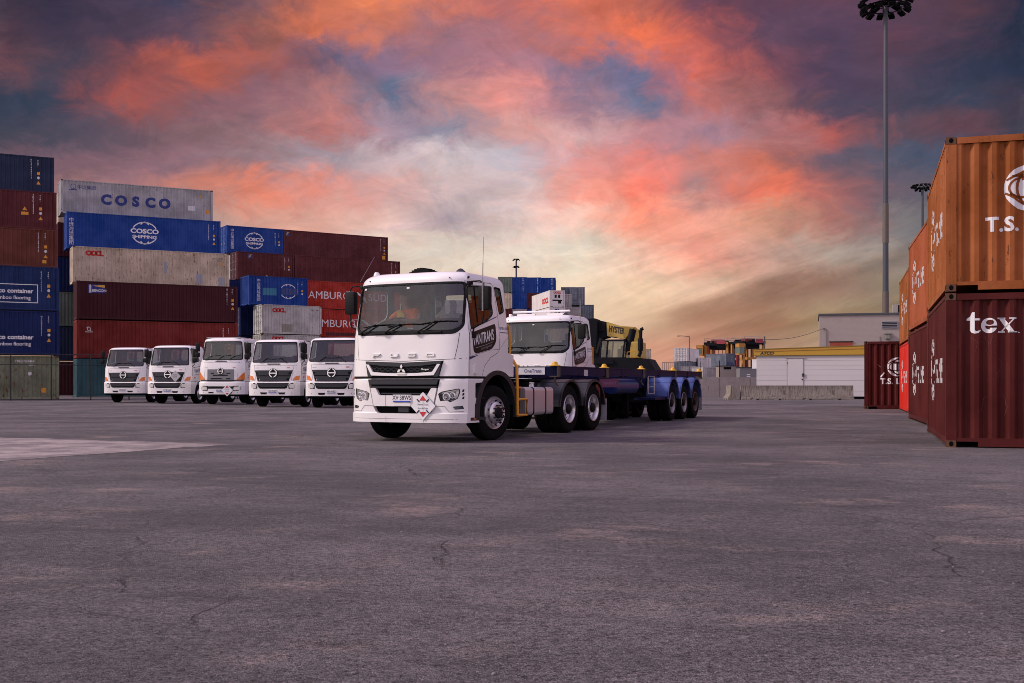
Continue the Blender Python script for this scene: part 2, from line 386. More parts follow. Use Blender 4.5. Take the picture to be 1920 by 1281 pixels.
def wrap(bm, b, mapf, d1, d0=None, su=None, sv=None):
    """carry a flat 2-D mesh onto a surface, standing d1 proud, with side walls down to d0"""
    if su: cut2d(b, us=rng(b, 0, su) if not isinstance(su, (list, tuple)) else su)
    if sv: cut2d(b, vs_=rng(b, 1, sv))
    top = {w: bm.verts.new(mapf(w.co.x, w.co.y, d1)) for w in b.verts}
    for f in b.faces:
        try: bm.faces.new([top[w] for w in f.verts])
        except ValueError: pass
    if d0 is not None:
        low = {}
        for e in b.edges:
            if len(e.link_faces) == 1:
                a, c = e.verts
                for w in (a, c):
                    if w not in low: low[w] = bm.verts.new(mapf(w.co.x, w.co.y, d0))
                try: bm.faces.new((top[a], top[c], low[c], low[a]))
                except ValueError: pass
    b.free()
def patch(bm, outline, mapf, d1, d0=None, holes=(), su=None, sv=None):
    wrap(bm, fill2d([outline] + list(holes)), mapf, d1, d0, su, sv)
def line2d(pts, w):
    """closed outline of a stroked polyline"""
    L_, R_ = [], []
    P = [Vector(p) for p in pts]
    for i, p in enumerate(P):
        d = (P[min(i + 1, len(P) - 1)] - P[max(i - 1, 0)]).normalized(); n_ = Vector((-d.y, d.x)) * w / 2
        L_.append(tuple(p + n_)); R_.append(tuple(p - n_))
    return L_ + R_[::-1]
def ring2d(cx, cy, rx, ry, a0=0, a1=360, n=20):
    return [(cx + rx * math.cos(rad(a0 + (a1 - a0) * k / n)), cy + ry * math.sin(rad(a0 + (a1 - a0) * k / n))) for k in range(n + (0 if a1 - a0 == 360 else 1))]
def arc2d(cx, cy, rx, ry, a0, a1, w, n=16):
    return line2d(ring2d(cx, cy, rx, ry, a0, a1, n), w)
_tc = {}
def text2d(s, size, bold=0.0, align='LEFT', sx=1.0, spacing=1.0, shear=0.0, vertical=False):
    """lettering as a flat mesh; size is the cap height"""
    b = bmesh.new()
    if vertical:
        for i, ch in enumerate(s):
            c = text2d(ch, size, bold, 'CENTER', sx)
            me = bpy.data.meshes.new('t'); c.to_mesh(me); c.free()
            k = len(b.verts); b.from_mesh(me); bpy.data.meshes.remove(me); b.verts.ensure_lookup_table()
            for w in b.verts[k:]: w.co.y -= i * size * 1.35
        return b
    cu = bpy.data.curves.new('t', 'FONT'); cu.body = s; cu.size = size / 0.72; cu.offset = bold * size
    cu.align_x = align; cu.space_character = spacing; cu.shear = shear; cu.resolution_u = 3
    o = bpy.data.objects.new('t', cu); C.objects.link(o)
    dg = bpy.context.evaluated_depsgraph_get(); dg.update()
    me = bpy.data.meshes.new_from_object(o.evaluated_get(dg)); b.from_mesh(me)
    bpy.data.objects.remove(o); bpy.data.curves.remove(cu); bpy.data.meshes.remove(me)
    for w in b.verts: w.co.x *= sx; w.co.z = 0
    return b
def mv(b, dx, dy, rot=0.0):
    c, s = math.cos(rot), math.sin(rot)
    for w in b.verts:
        x, y = w.co.x, w.co.y
        w.co.x = c * x - s * y + dx; w.co.y = s * x + c * y + dy
    return b
def boolean_cut(o, cutters):
    """subtract a list of bmeshes from object o, one after another"""
    for cb in cutters:
        bmesh.ops.recalc_face_normals(cb, faces=cb.faces)
        me = bpy.data.meshes.new('cut'); cb.to_mesh(me); cb.free()
        co = bpy.data.objects.new('cut', me); C.objects.link(co)
        m = o.modifiers.new('b', 'BOOLEAN'); m.operation = 'DIFFERENCE'; m.solver = 'EXACT'; m.object = co
        dg = bpy.context.evaluated_depsgraph_get(); dg.update()
        nm = bpy.data.meshes.new_from_object(o.evaluated_get(dg))
        o.modifiers.remove(m); old = o.data; o.data = nm
        bpy.data.meshes.remove(old); bpy.data.objects.remove(co); bpy.data.meshes.remove(me)
    try: o.data.set_sharp_from_angle(angle=rad(35))
    except Exception: pass
def prism(outline, ax, a, b_):
    """prism of a 2-D outline along axis ax ('x': outline is (y,z); 'y': (x,z); 'z': (x,y))"""
    bm = BM()
    def P(p, t_): return {'x': (t_, p[0], p[1]), 'y': (p[0], t_, p[1]), 'z': (p[0], p[1], t_)}[ax]
    A = [bm.verts.new(P(p, a)) for p in outline]; B = [bm.verts.new(P(p, b_)) for p in outline]
    bm.faces.new(A); bm.faces.new(B[::-1]); n = len(A)
    for i in range(n): bm.faces.new((A[i], A[(i + 1) % n], B[(i + 1) % n], B[i]))
    return bm
def addprism(bm, outline, ax, a, b_):
    p = prism(outline, ax, a, b_); bmesh.ops.recalc_face_normals(p, faces=p.faces)
    me = bpy.data.meshes.new('p'); p.to_mesh(me); p.free(); bm.from_mesh(me); bpy.data.meshes.remove(me)

# ------------------------------------------------------------------ ground
def gp(px, py):
    y = FPX * CAMZ / (py - HOR); return ((px - 960) / FPX * y, y)
def asphalt():
    m, t, b, out = newmat('asphalt')
    tcn = t.n('ShaderNodeTexCoord'); o = tcn.outputs['Object']
    w1 = t.noise(o, 0.35, 5, 0.6, col=True)
    wv = t.n('ShaderNodeVectorMath', operation='MULTIPLY_ADD'); t.link(w1, wv.inputs[0]); wv.inputs[1].default_value = (1.2, 1.2, 0); t.link(o, wv.inputs[2])
    ow = wv.outputs[0]
    big = t.noise(t.mapping(ow, (0.8, 0.9, 1)), 0.26, 5, 0.6)
    mid = t.noise(t.mapping(ow, (0.75, 0.95, 1), (3, 7, 0)), 0.85, 8, 0.68)
    fine = t.noise(o, 70, 4, 0.85)
    vo = t.n('ShaderNodeTexVoronoi'); vo.inputs['Scale'].default_value = 130; t.link(o, vo.inputs['Vector'])
    base = t.mix(t.smooth(big, 0.32, 0.68), (0.068, 0.060, 0.064, 1), (0.138, 0.120, 0.122, 1))
    grit0 = t.noise(o, 38, 4, 0.85)
    midr = t.math('ADD', mid, t.math('MULTIPLY', t.math('SUBTRACT', grit0, 0.5), 0.30))
    base = t.mix(t.math('MULTIPLY', t.smooth(midr, 0.54, 0.70), 0.8), base, (0.240, 0.182, 0.165, 1))      # dusty worn patches
    base = t.mix(t.math('MULTIPLY', t.smooth(midr, 0.44, 0.30), 0.65), base, (0.042, 0.038, 0.046, 1))      # tar-rich patches
    grit = t.noise(o, 26, 3, 0.8)
    agg = t.math('ADD', t.math('ADD', -3.5, t.math('MULTIPLY', fine, 5.4)), t.math('MULTIPLY', grit, 3.6))
    st = t.n('ShaderNodeSeparateColor'); t.link(vo.outputs['Color'], st.inputs[0])
    agg = t.math('ADD', agg, t.math('MULTIPLY', t.smooth(st.outputs[0], 0.90, 1.0), 0.9))
    agg = t.math('SUBTRACT', agg, t.math('MULTIPLY', t.smooth(st.outputs[1], 0.75, 1.0), 0.45))
    mot = t.math('ADD', t.math('MULTIPLY', t.noise(t.mapping(o, (.7, 1, 1), (9, 2, 0)), 2.6, 6, 0.7), 0.8), t.math('MULTIPLY', t.noise(o, 9.0, 4, 0.7), 0.9))
    agg = t.math('ADD', agg, t.math('MULTIPLY', t.math('SUBTRACT', mot, 0.85), 1.5))
    agg = t.math('MAXIMUM', agg, 0.10)
    sc = t.n('ShaderNodeVectorMath', operation='SCALE'); t.link(base, sc.inputs[0]); t.link(agg, sc.inputs['Scale'])
    # cracks
    cr = t.n('ShaderNodeTexVoronoi', feature='DISTANCE_TO_EDGE'); cr.inputs['Scale'].default_value = 0.27
    w2 = t.noise(o, 2.2, 6, 0.62, col=True)
    wv2 = t.n('ShaderNodeVectorMath', operation='MULTIPLY_ADD'); t.link(w2, wv2.inputs[0]); wv2.inputs[1].default_value = (0.42, 0.42, 0); t.link(o, wv2.inputs[2])
    t.link(wv2.outputs[0], cr.inputs['Vector'])
    cmask = t.smooth(t.noise(o, 0.5, 4, 0.6), 0.46, 0.60)
    crk = t.math('MULTIPLY', t.smooth(cr.outputs['Distance'], 0.0065, 0.001), cmask)
    ragged = t.smooth(t.noise(o, 5, 4, 0.7), 0.34, 0.50)
    crk = t.math('MULTIPLY', crk, ragged)
    colr = t.mix(t.math('MULTIPLY', crk, 0.45), sc.outputs[0], (0.018, 0.015, 0.018, 1))
    blot = t.smooth(t.noise(t.mapping(ow, loc=(4, 9, 0)), 1.3, 5, 0.7), 0.66, 0.74)
    marks = t.smooth(t.noise(t.mapping(t.mapping(o, rot=(0, 0, rad(24))), (0.10, 3.2, 1)), 1.0, 3, 0.5, 0.4), 0.58, 0.68)
    dk = t.math('ADD', t.math('MULTIPLY', blot, 0.45), t.math('MULTIPLY', marks, 0.22), clamp=True)
    colr = t.mix(dk, colr, (0.026, 0.023, 0.026, 1))
    # damp streaks away from the viewer
    damp = t.noise(t.mapping(o, (0.07, 0.5, 1), (1.3, 0.4, 0)), 1.0, 5, 0.62)
    sy = t.n('ShaderNodeSeparateXYZ'); t.link(o, sy.inputs[0])
    far = t.smooth(sy.outputs[1], 20, 34)
    dm = t.math('MULTIPLY', t.smooth(damp, 0.56, 0.66), far)
    colr = t.mix(t.math('MULTIPLY', dm, 0.6), colr, (0.028, 0.024, 0.028, 1))
    t.link(colr, b.inputs['Base Color'])
    b.inputs['Specular IOR Level'].default_value = 0.35
    t.link(t.math('SUBTRACT', 0.80, t.math('MULTIPLY', dm, 0.28)), b.inputs['Roughness'])
    bn = t.n('ShaderNodeBump'); bn.inputs['Strength'].default_value = 1.0; bn.inputs['Distance'].default_value = 0.016
    hgt = t.math('ADD', t.math('MULTIPLY', fine, 0.6), t.math('MULTIPLY', vo.outputs['Distance'], -0.6))
    hgt = t.math('SUBTRACT', hgt, t.math('MULTIPLY', crk, 2.0))
    hgt = t.math('ADD', hgt, t.math('MULTIPLY', mid, 1.5))
    t.link(hgt, bn.inputs['Height']); t.link(bn.outputs[0], b.inputs['Normal'])
    return m
bm = BM()
vs4 = [bm.verts.new(p) for p in ((-2500, -60, 0), (2500, -60, 0), (2500, 4500, 0), (-2500, 4500, 0))]; bm.faces.new(vs4)
obj('asphalt_yard', bm, asphalt(), kind='structure')
m, t, b, out = newmat('pale_concrete')
tcn = t.n('ShaderNodeTexCoord'); o = tcn.outputs['Object']
sc = t.mix(t.smooth(t.noise(o, 1.1, 8, 0.72), 0.36, 0.64), (0.15, 0.125, 0.125, 1), (0.40, 0.33, 0.31, 1))
t.link(t.mix(t.smooth(t.noise(o, 34, 4, 0.8), 0.38, 0.62), t.mix(1.0, sc, (0.52, 0.52, 0.54, 1), 'MULTIPLY'), sc), b.inputs['Base Color']); b.inputs['Roughness'].default_value = 0.85
bm = BM()
tip = gp(442, 833); up_ = (-21.5, 27.2); lo_ = (-11.5, 6.6)
out_ = [tip]
for k in range(1, 36):
    f = k / 36; out_.append((tip[0] + (up_[0] - tip[0]) * f + random.uniform(-.1, .1), tip[1] + (up_[1] - tip[1]) * f + random.uniform(-.14, .14)))
out_ += [up_, (-30, 18), lo_]
for k in range(35, 0, -1):
    f = k / 36; out_.append((tip[0] + (lo_[0] - tip[0]) * f + random.uniform(-.08, .08), tip[1] + (lo_[1] - tip[1]) * f + random.uniform(-.10, .10)))
patch(bm, out_, lambda x, y, d: (x, y, d), 0.004)
obj('concrete_path', bm, m, kind='structure', recalc=True)

# ------------------------------------------------------------------ shipping containers
CW = 2.44
def corr(x, pitch, depth, x0=0.0):
    u = ((x - x0) % pitch) / pitch
    if u < 0.26: return 0.0
    if u < 0.5: return depth * (u - 0.26) / 0.24
    if u < 0.76: return depth
    return depth * (1 - (u - 0.76) / 0.24)
def corr_breaks(a, b_, pitch, x0=0.0):
    out = []; k = math.floor((a - x0) / pitch)
    while x0 + k * pitch < b_:
        for f in (0, 0.26, 0.5, 0.76):
            x = x0 + (k + f) * pitch
            if a < x < b_: out.append(x)
        k += 1
    return out
SP, SD = 0.278, 0.050        # long-side corrugation
EP, ED = 0.272, 0.058        # end-wall corrugation
SX0, EX0 = 0.16, 0.17
def side_map(x, z, d): return (x, 0.012 + corr(x, SP, SD, SX0) - d, z)
def flat_side_map(x, z, d): return (x, 0.012 - d, z)
def end_map(L): return lambda u, z, d: (L - 0.015 - corr(u, EP, ED, EX0) + d, u, z)
def door_map(L): return lambda u, z, d: (-0.0 - d + 0.03, CW - u, z)
_cont = {}
def cont_mesh(L, h, left_door, right_door, flat=False, sep=False):
    key = (L, h, left_door, right_door, flat, sep)
    if key in _cont: return _cont[key]
    wall = BM(); z0, z1 = 0.15, h - 0.07
    sm = flat_side_map if flat else side_map
    for sgn in (0, 1):                                  # two long walls
        xs = [0.16] + corr_breaks(0.16, L - 0.16, SP, SX0) + [L - 0.16]
        prev = None
        for x in xs:
            y = sm(x, 0, 0)[1]; y = y if sgn == 0 else CW - y
            c = (wall.verts.new((x, y, z0)), wall.verts.new((x, y, z1)))
            if prev: wall.faces.new((prev[0], c[0], c[1], prev[1]) if sgn == 0 else (prev[1], c[1], c[0], prev[0]))
            prev = c
    for xe, door in ((0, left_door), (L, right_door)):
        if door: continue
        us = [0.16] + corr_breaks(0.16, CW - 0.16, EP, EX0) + [CW - 0.16]
        prev = None
        for u in us:
            x = end_map(L)(u, 0, 0)[0]; x = x if xe else L - x
            c = (wall.verts.new((x, u, z0)), wall.verts.new((x, u, h - 0.12)))
            if prev: wall.faces.new((prev[0], c[0], c[1], prev[1]) if xe else (prev[1], c[1], c[0], prev[0]))
            prev = c
    box(wall, 0.05, L - 0.05, 0.05, CW - 0.05, h - 0.05, h - 0.022)     # roof sheet
    box(wall, 0.05, L - 0.05, 0.05, CW - 0.05, 0.12, 0.15)              # floor
    fr = BM(); g = 0.004
    for x in (0, L):
        s = 1 if x == 0 else -1
        for y in (0, CW):
            q = 1 if y == 0 else -1
            box(fr, *sorted((x, x + s * 0.165)), *sorted((y, y + q * 0.06)), 0.118, h - 0.118)
            box(fr, *sorted((x + s * 0.002, x + s * 0.06)), *sorted((y + q * 0.061, y + q * 0.165)), 0.118, h - 0.118)
        box(fr, *sorted((x + s * 0.004, x + s * 0.07)), 0.165, CW - 0.165, h - 0.115, h - 0.01)
        box(fr, *sorted((x + s * 0.004, x + s * 0.09)), 0.50, CW - 0.50, 0.02, 0.16)
        box(fr, *sorted((x + s * 0.006, x + s * 0.09)), 0.165, 0.50, 0.10, 0.16)
        box(fr, *sorted((x + s * 0.006, x + s * 0.09)), CW - 0.50, CW - 0.165, 0.10, 0.16)
    for y in (0, CW):
        q = 1 if y == 0 else -1
        box(fr, 0.178, L - 0.178, *sorted((y + q * 0.004, y + q * 0.06)), h - 0.075, h - 0.012)
        box(fr, 0.178, L - 0.178, *sorted((y + q * 0.004, y + q * 0.05)), 0.05, 0.16)
    cs = BM()
    spots = []
    for x in (0, L - 0.178):
        for y in (-g, CW - 0.162 + g):
            for z in (0.0, h - 0.118):
                xx = x - g if x == 0 else x + g
                spots.append((xx, y, z))
                if not sep: box(fr, xx, xx + 0.178, y, y + 0.162, z, z + 0.118)
    box(cs, 0, 0.178, 0, 0.162, 0, 0.118)
    hole = BM()
    for x in (0.089, L - 0.089):
        for z in (0.062, h - 0.058):
            patch(hole, ring2d(x, z, 0.035, 0.042, n=12), lambda a, b_, d: (a, -0.004 - d, b_), 0.003)
    for y in (0.08, CW - 0.08):
        for z in (0.062, h - 0.058):
            patch(hole, ring2d(y, z, 0.035, 0.042, n=12), lambda a, b_, d: (L + 0.004 + d, a, b_), 0.003)
            patch(hole, ring2d(y, z, 0.035, 0.042, n=12), lambda a, b_, d: (-0.004 - d, a, b_), 0.003)
    doors = []
    for flag, xe in ((left_door, 0), (right_door, 1)):
        if not flag: continue
        s = -1 if xe == 0 else 1
        X = (lambda a: a) if xe == 0 else (lambda a: L - a)
        for k in (0, 1):
            ya, yb = (0.17, CW / 2 - 0.01) if k == 0 else (CW / 2 + 0.01, CW - 0.17)
            d = BM(); box(d, *sorted((X(0.03), X(0.07))), ya, yb, 0.17, h - 0.12)
            for zz in [0.3 + (h - 0.6) * i / 5 for i in range(6)]:
                box(d, *sorted((X(0.012), X(0.03))), ya + 0.08, yb - 0.08, zz, zz + 0.14)
            rods = BM()
            for f in (0.28, 0.78):
                yy = ya + (yb - ya) * f
                tube(rods, [(X(-0.015), yy, 0.08), (X(-0.015), yy, h - 0.06)], 0.018, 6)
                for zz in (0.35, 1.1, h * 0.62, h - 0.35):
                    box(rods, *sorted((X(-0.035), X(0.012))), yy - 0.05, yy + 0.05, zz, zz + 0.06)
                box(rods, *sorted((X(-0.045), X(-0.02))), yy, yy + 0.25, 1.0, 1.04)
            doors.append((d, rods))
    def tomesh(b_, n):
        bmesh.ops.recalc_face_normals(b_, faces=b_.faces) if n != 'wall_panel' else None
        me = bpy.data.meshes.new(n); b_.to_mesh(me); b_.free(); me.materials.append(None); return me
    r = dict(wall=tomesh(wall, 'wall_panel'), frame=tomesh(fr, 'frame'), cast=tomesh(cs, 'corner_casting'), spots=spots, hole=tomesh(hole, 'casting_opening'),
             doors=[(tomesh(a, 'door'), tomesh(c, 'lock_rod')) for a, c in doors])
    _cont[key] = r; return r
def lobj(name, me, mat, parent):
    o = bpy.data.objects.new(name, me); C.objects.link(o); o.parent = parent
    o.material_slots[0].link = 'OBJECT'; o.material_slots[0].material = mat; return o
def container(label, mat, loc, ang, L=12.19, h=2.896, ld=False, rd=False, group=None, name='shipping_container', flat=False, castmat=None, holes=False):
    root = thing(name, label, 'container', loc, ang, group)
    if castmat is None and mat in (P_['cream'], P_['grey'], P_['oocl'], P_['sage']): castmat = RUSTC
    ms = cont_mesh(L, h, ld, rd, flat, castmat is not None)
    lobj('wall_panel', ms['wall'], mat, root); lobj('frame', ms['frame'], mat, root)
    if castmat is not None:
        for q in ms['spots']: lobj('corner_casting', ms['cast'], castmat, root).location = q
    if holes: lobj('casting_opening', ms['hole'], CHASSIS, root)
    for d, rods in ms['doors']:
        dd = lobj('door', d, mat, root); lobj('lock_rod', rods, ROD if not flat else ROD, dd)
    root['L'] = L; root['h'] = h
    return root
def letter(root, b, mat, mapf=side_map, d=0.004, sv=0.25, name='lettering', corrug=None, pitch=SP, x0=SX0, label=None):
    """put 2-D lettering onto a corrugated wall"""
    bm = BM(); xs = [w.co.x for w in b.verts]
    if mapf is not flat_side_map and xs: cut2d(b, us=corr_breaks(min(xs), max(xs), pitch, x0))
    wrap(bm, b, mapf, d)
    return obj(name, bm, mat, root, label=label)
def joinb(bs):
    r = BM()
    for b in bs:
        me = bpy.data.meshes.new('j'); b.to_mesh(me); b.free(); r.from_mesh(me); bpy.data.meshes.remove(me)
    return r
def poly(pts): return fill2d([pts])
def code_marks(root, x, ztop, mat=TXTW, orange=True, sign=True, size=0.10, mapf=side_map):
    """the upright registration number, size code and stickers near a container's right end"""
    cd = ''.join(random.choice('ABCDEFGHJKLMNPRSTUW') for _ in range(4)) + '%06d' % random.randint(100000, 999999)
    a = mv(text2d(cd, size, 0.02, vertical=True), x, ztop)
    b = mv(text2d('45G1' if random.random() < .5 else '42G1', size * 0.9, 0.02, vertical=True), x + 0.42, ztop)
    letter(root, joinb([a, b]), mat, mapf, name='registration_number')
    if orange:
        letter(root, poly([(x + .36, ztop - .95), (x + .54, ztop - .95), (x + .54, ztop - .75), (x + .36, ztop - .75)]), STICK, mapf, name='sticker')
    if sign:
        letter(root, poly([(x + .32, ztop - 1.60), (x + .58, ztop - 1.60), (x + .45, ztop - 1.36)]), STICK, mapf, name='warning_sign')
    letter(root, poly(ring2d(x + .45, ztop - 1.15, .09, .1, n=8)), SILVERT, mapf, name='sticker')

TH = rad(27); DX, DY = math.cos(TH), math.sin(TH)
P_ = {
 'navy': paint('navy_container_paint', (0.0144, 0.0237, 0.0634, 1), rust=0.05), 'maroon': paint('maroon_container_paint', (0.0863, 0.0139, 0.0186, 1), rust=0.1),
 'brown': paint('brown_container_paint', (0.1162, 0.0268, 0.0175, 1), rust=0.15), 'blue': paint('eco_blue_container_paint', (0.0046, 0.0202, 0.0940, 1), rust=0.1),
 'blue2': paint('deep_blue_container_paint', (0.0022, 0.0115, 0.0792, 1), rust=0.02), 'sage': paint('sage_green_container_paint', (0.165, 0.180, 0.112, 1), rust=0.62, fade=0.3),
 'grey': paint('light_grey_container_paint', (0.3242, 0.3145, 0.3242, 1), rust=0.42), 'cosco': paint('bright_blue_container_paint', (0.0022, 0.0394, 0.2338, 1), rust=0.06, fade=0.2),
 'cream': paint('cream_container_paint', (0.50, 0.405, 0.30, 1), rust=0.58, rustcol=(0.16, 0.055, 0.015, 1)), 'dkmaroon': paint('dark_maroon_container_paint', (0.0525, 0.0074, 0.0136, 1), rust=0.02, fade=0.15),
 'red': paint('brick_red_container_paint', (0.1773, 0.0148, 0.0117, 1), rust=0.08), 'teal': paint('teal_container_paint', (0.0289, 0.0912, 0.1067, 1), rust=0.15),
 'plum': paint('plum_container_paint', (0.0899, 0.0183, 0.0214, 1), rust=0.12), 'hred': paint('bright_red_container_paint', (0.3444, 0.0168, 0.0061, 1), rust=0.1),
 'oocl': paint('off_white_container_paint', (0.4244, 0.4050, 0.3856, 1), rust=0.45), 'orange': paint('orange_container_paint', (0.29, 0.075, 0.010, 1), rust=0.50, fade=0.3),
 'orange2': paint('burnt_orange_container_paint', (0.31, 0.068, 0.016, 1), rust=0.18, fade=0.2), 'tex': paint('wine_container_paint', (0.0724, 0.0064, 0.0058, 1), rust=0.38, fade=0.3),
 'scarlet': paint('scarlet_container_paint', (0.5541, 0.0125, 0.0026, 1), rust=0.06, fade=0.12), 'green': paint('grey_green_container_paint', (0.1142, 0.1453, 0.1220, 1), rust=0.2),
 'slate': paint('slate_container_paint', (0.1207, 0.1362, 0.1751, 1), rust=0.1), 'reefer': paint('white_reefer_paint', (0.6224, 0.5792, 0.5684, 1), rust=0.05, fade=0.08),
 'paleg': paint('pale_grey_container_paint', (0.3414, 0.3138, 0.3138, 1), rust=0.25), 'tealb': paint('turquoise_container_paint', (0.0200, 0.1910, 0.2066, 1), rust=0.1),
}
RUSTC = simple('rusty_casting', (0.10, 0.045, 0.022), 0.9, var=0.5)

def right_edge(px, Zr, L, ang):     # origin when the right front corner stands at column px, depth Zr
    x = (px - 960) / FPX * Zr
    return (x - L * math.cos(ang), Zr - L * math.sin(ang))
def left_edge(px, Zl): return ((px - 960) / FPX * Zl, Zl)

def cosco_globe(cx, cz, R, band=True):
    bs = [poly(arc2d(cx, cz, R, R * 0.86, 28, 152, .09 * R)), poly(arc2d(cx, cz, R, R * 0.86, 208, 332, .09 * R)),
          poly(arc2d(cx, cz, R * .48, R * 0.88, 50, 130, .09 * R)), poly(arc2d(cx, cz, R * .48, R * 0.88, 230, 310, .09 * R))]
    return bs
def cosco_shipping(root, cx, cz, R, blank=False):
    bs = cosco_globe(cx, cz, R)
    if not blank:
        bs += [mv(text2d('COSCO', R * .36, .06, 'CENTER', 1.25), cx, cz - R * .02), mv(text2d('SHIPPING', R * .24, .05, 'CENTER', 1.35), cx, cz - R * .42)]
    letter(root, joinb(bs), TXTW, name='shipping_logo', d=0.005)
def oocl(root, x, z, s):
    b = [mv(text2d('O', s, .11, sx=1.15), x, z), mv(text2d('O', s, .11, sx=1.15), x + s * .98, z), mv(text2d('C', s, .11, sx=1.1), x + s * 1.98, z), mv(text2d('L', s, .11, sx=1.1), x + s * 2.9, z)]
    letter(root, joinb(b), TXTR, name='shipping_logo')
    letter(root, poly(ring2d(x + s * 1.42, z + s * .5, s * .17, s * .17, 0, 360, 6)), TXTR, name='flower_mark', d=0.008)

GL = 'containers stacked at the far left'
# --- far-left stack
LS = [('sage', 111, 'weathered sage green container with rust stains, bottom of the far left stack', 2.87),
      ('blue2', 111.5, 'dark blue container lettered eco container without a frame, second from the ground at far left', 2.90),
      ('blue', 111, 'dark blue container lettered eco container inside a white frame at far left', 2.90),
      ('brown', 108, 'red brown container on top of the framed eco container at far left', 2.56),
      ('maroon', 106, 'maroon container second from the top of the far left stack', 2.56),
      ('navy', 101.5, 'dusty navy container topping the far left stack', 2.56)]
z = 0.0
for i, (c, px, lab, h) in enumerate(LS):
    Zr = 73.6 + (0.25 * (111.5 - px))
    x, y = right_edge(px, Zr, 12.19, TH)
    r = container(lab, P_[c], (x, y, z), TH, h=h, group=GL)
    if i == 0:
        letter(r, joinb([mv(text2d('TRLU 522465', .15, .02), 9.5, 2.45), mv(text2d('45G1', .13, .02), 10.3, 2.22)]), TXTW, name='registration_number')
        letter(r, poly([(11.1, .45), (11.4, .45), (11.4, .75), (11.1, .75)]), STICK, name='sticker')
        letter(r, poly(ring2d(10.4, 1.7, .12, .13, n=8)), SILVERT, name='sticker')
        letter(r, poly([(5.2, .9), (7.0, .8), (7.05, 1.7), (5.3, 1.8)]), simple('blue_repair_patch', (0.05, 0.11, 0.13), .6), name='repair_patch')
    elif i in (1, 2):
        zt = 1.15 if i == 2 else 1.05
        letter(r, joinb([mv(text2d('eco container', .29, .045, 'RIGHT'), 10.6, zt), mv(text2d('bamboo flooring', .24, .02, 'RIGHT'), 10.45, zt - .42)]), TXTW, name='lettering')
        if i == 2:
            fx0, fx1, fz0, fz1 = 5.6, 10.85, .50, 1.68
            letter(r, joinb([poly(q) for q in ([(fx0, fz0), (fx1, fz0), (fx1, fz0 + .05), (fx0, fz0 + .05)], [(fx0, fz1), (fx1, fz1), (fx1, fz1 + .05), (fx0, fz1 + .05)], [(fx1, fz0), (fx1 + .05, fz0), (fx1 + .05, fz1 + .05), (fx1, fz1 + .05)], [(fx0 - .05, fz0), (fx0, fz0), (fx0, fz1 + .05), (fx0 - .05, fz1 + .05)])]), TXTW, name='lettering_frame')
        code_marks(r, 11.1, 2.5)
    else:
        code_marks(r, 10.75 if i > 3 else 11.0, 2.25)
        if i in (3, 4): letter(r, poly([(11.25 if i == 3 else 10.0, .3 if i == 3 else .95), (11.5 if i == 3 else 10.45, .3 if i == 3 else .95), (11.5 if i == 3 else 10.45, .52 if i == 3 else 1.15), (11.25 if i == 3 else 10.0, .52 if i == 3 else 1.15)]), STICK, name='sticker')
        if i == 4: letter(r, poly([(10.08, 1.25), (10.38, 1.25), (10.23, 1.5)]), STICK, name='warning_sign')
    z += h + .03
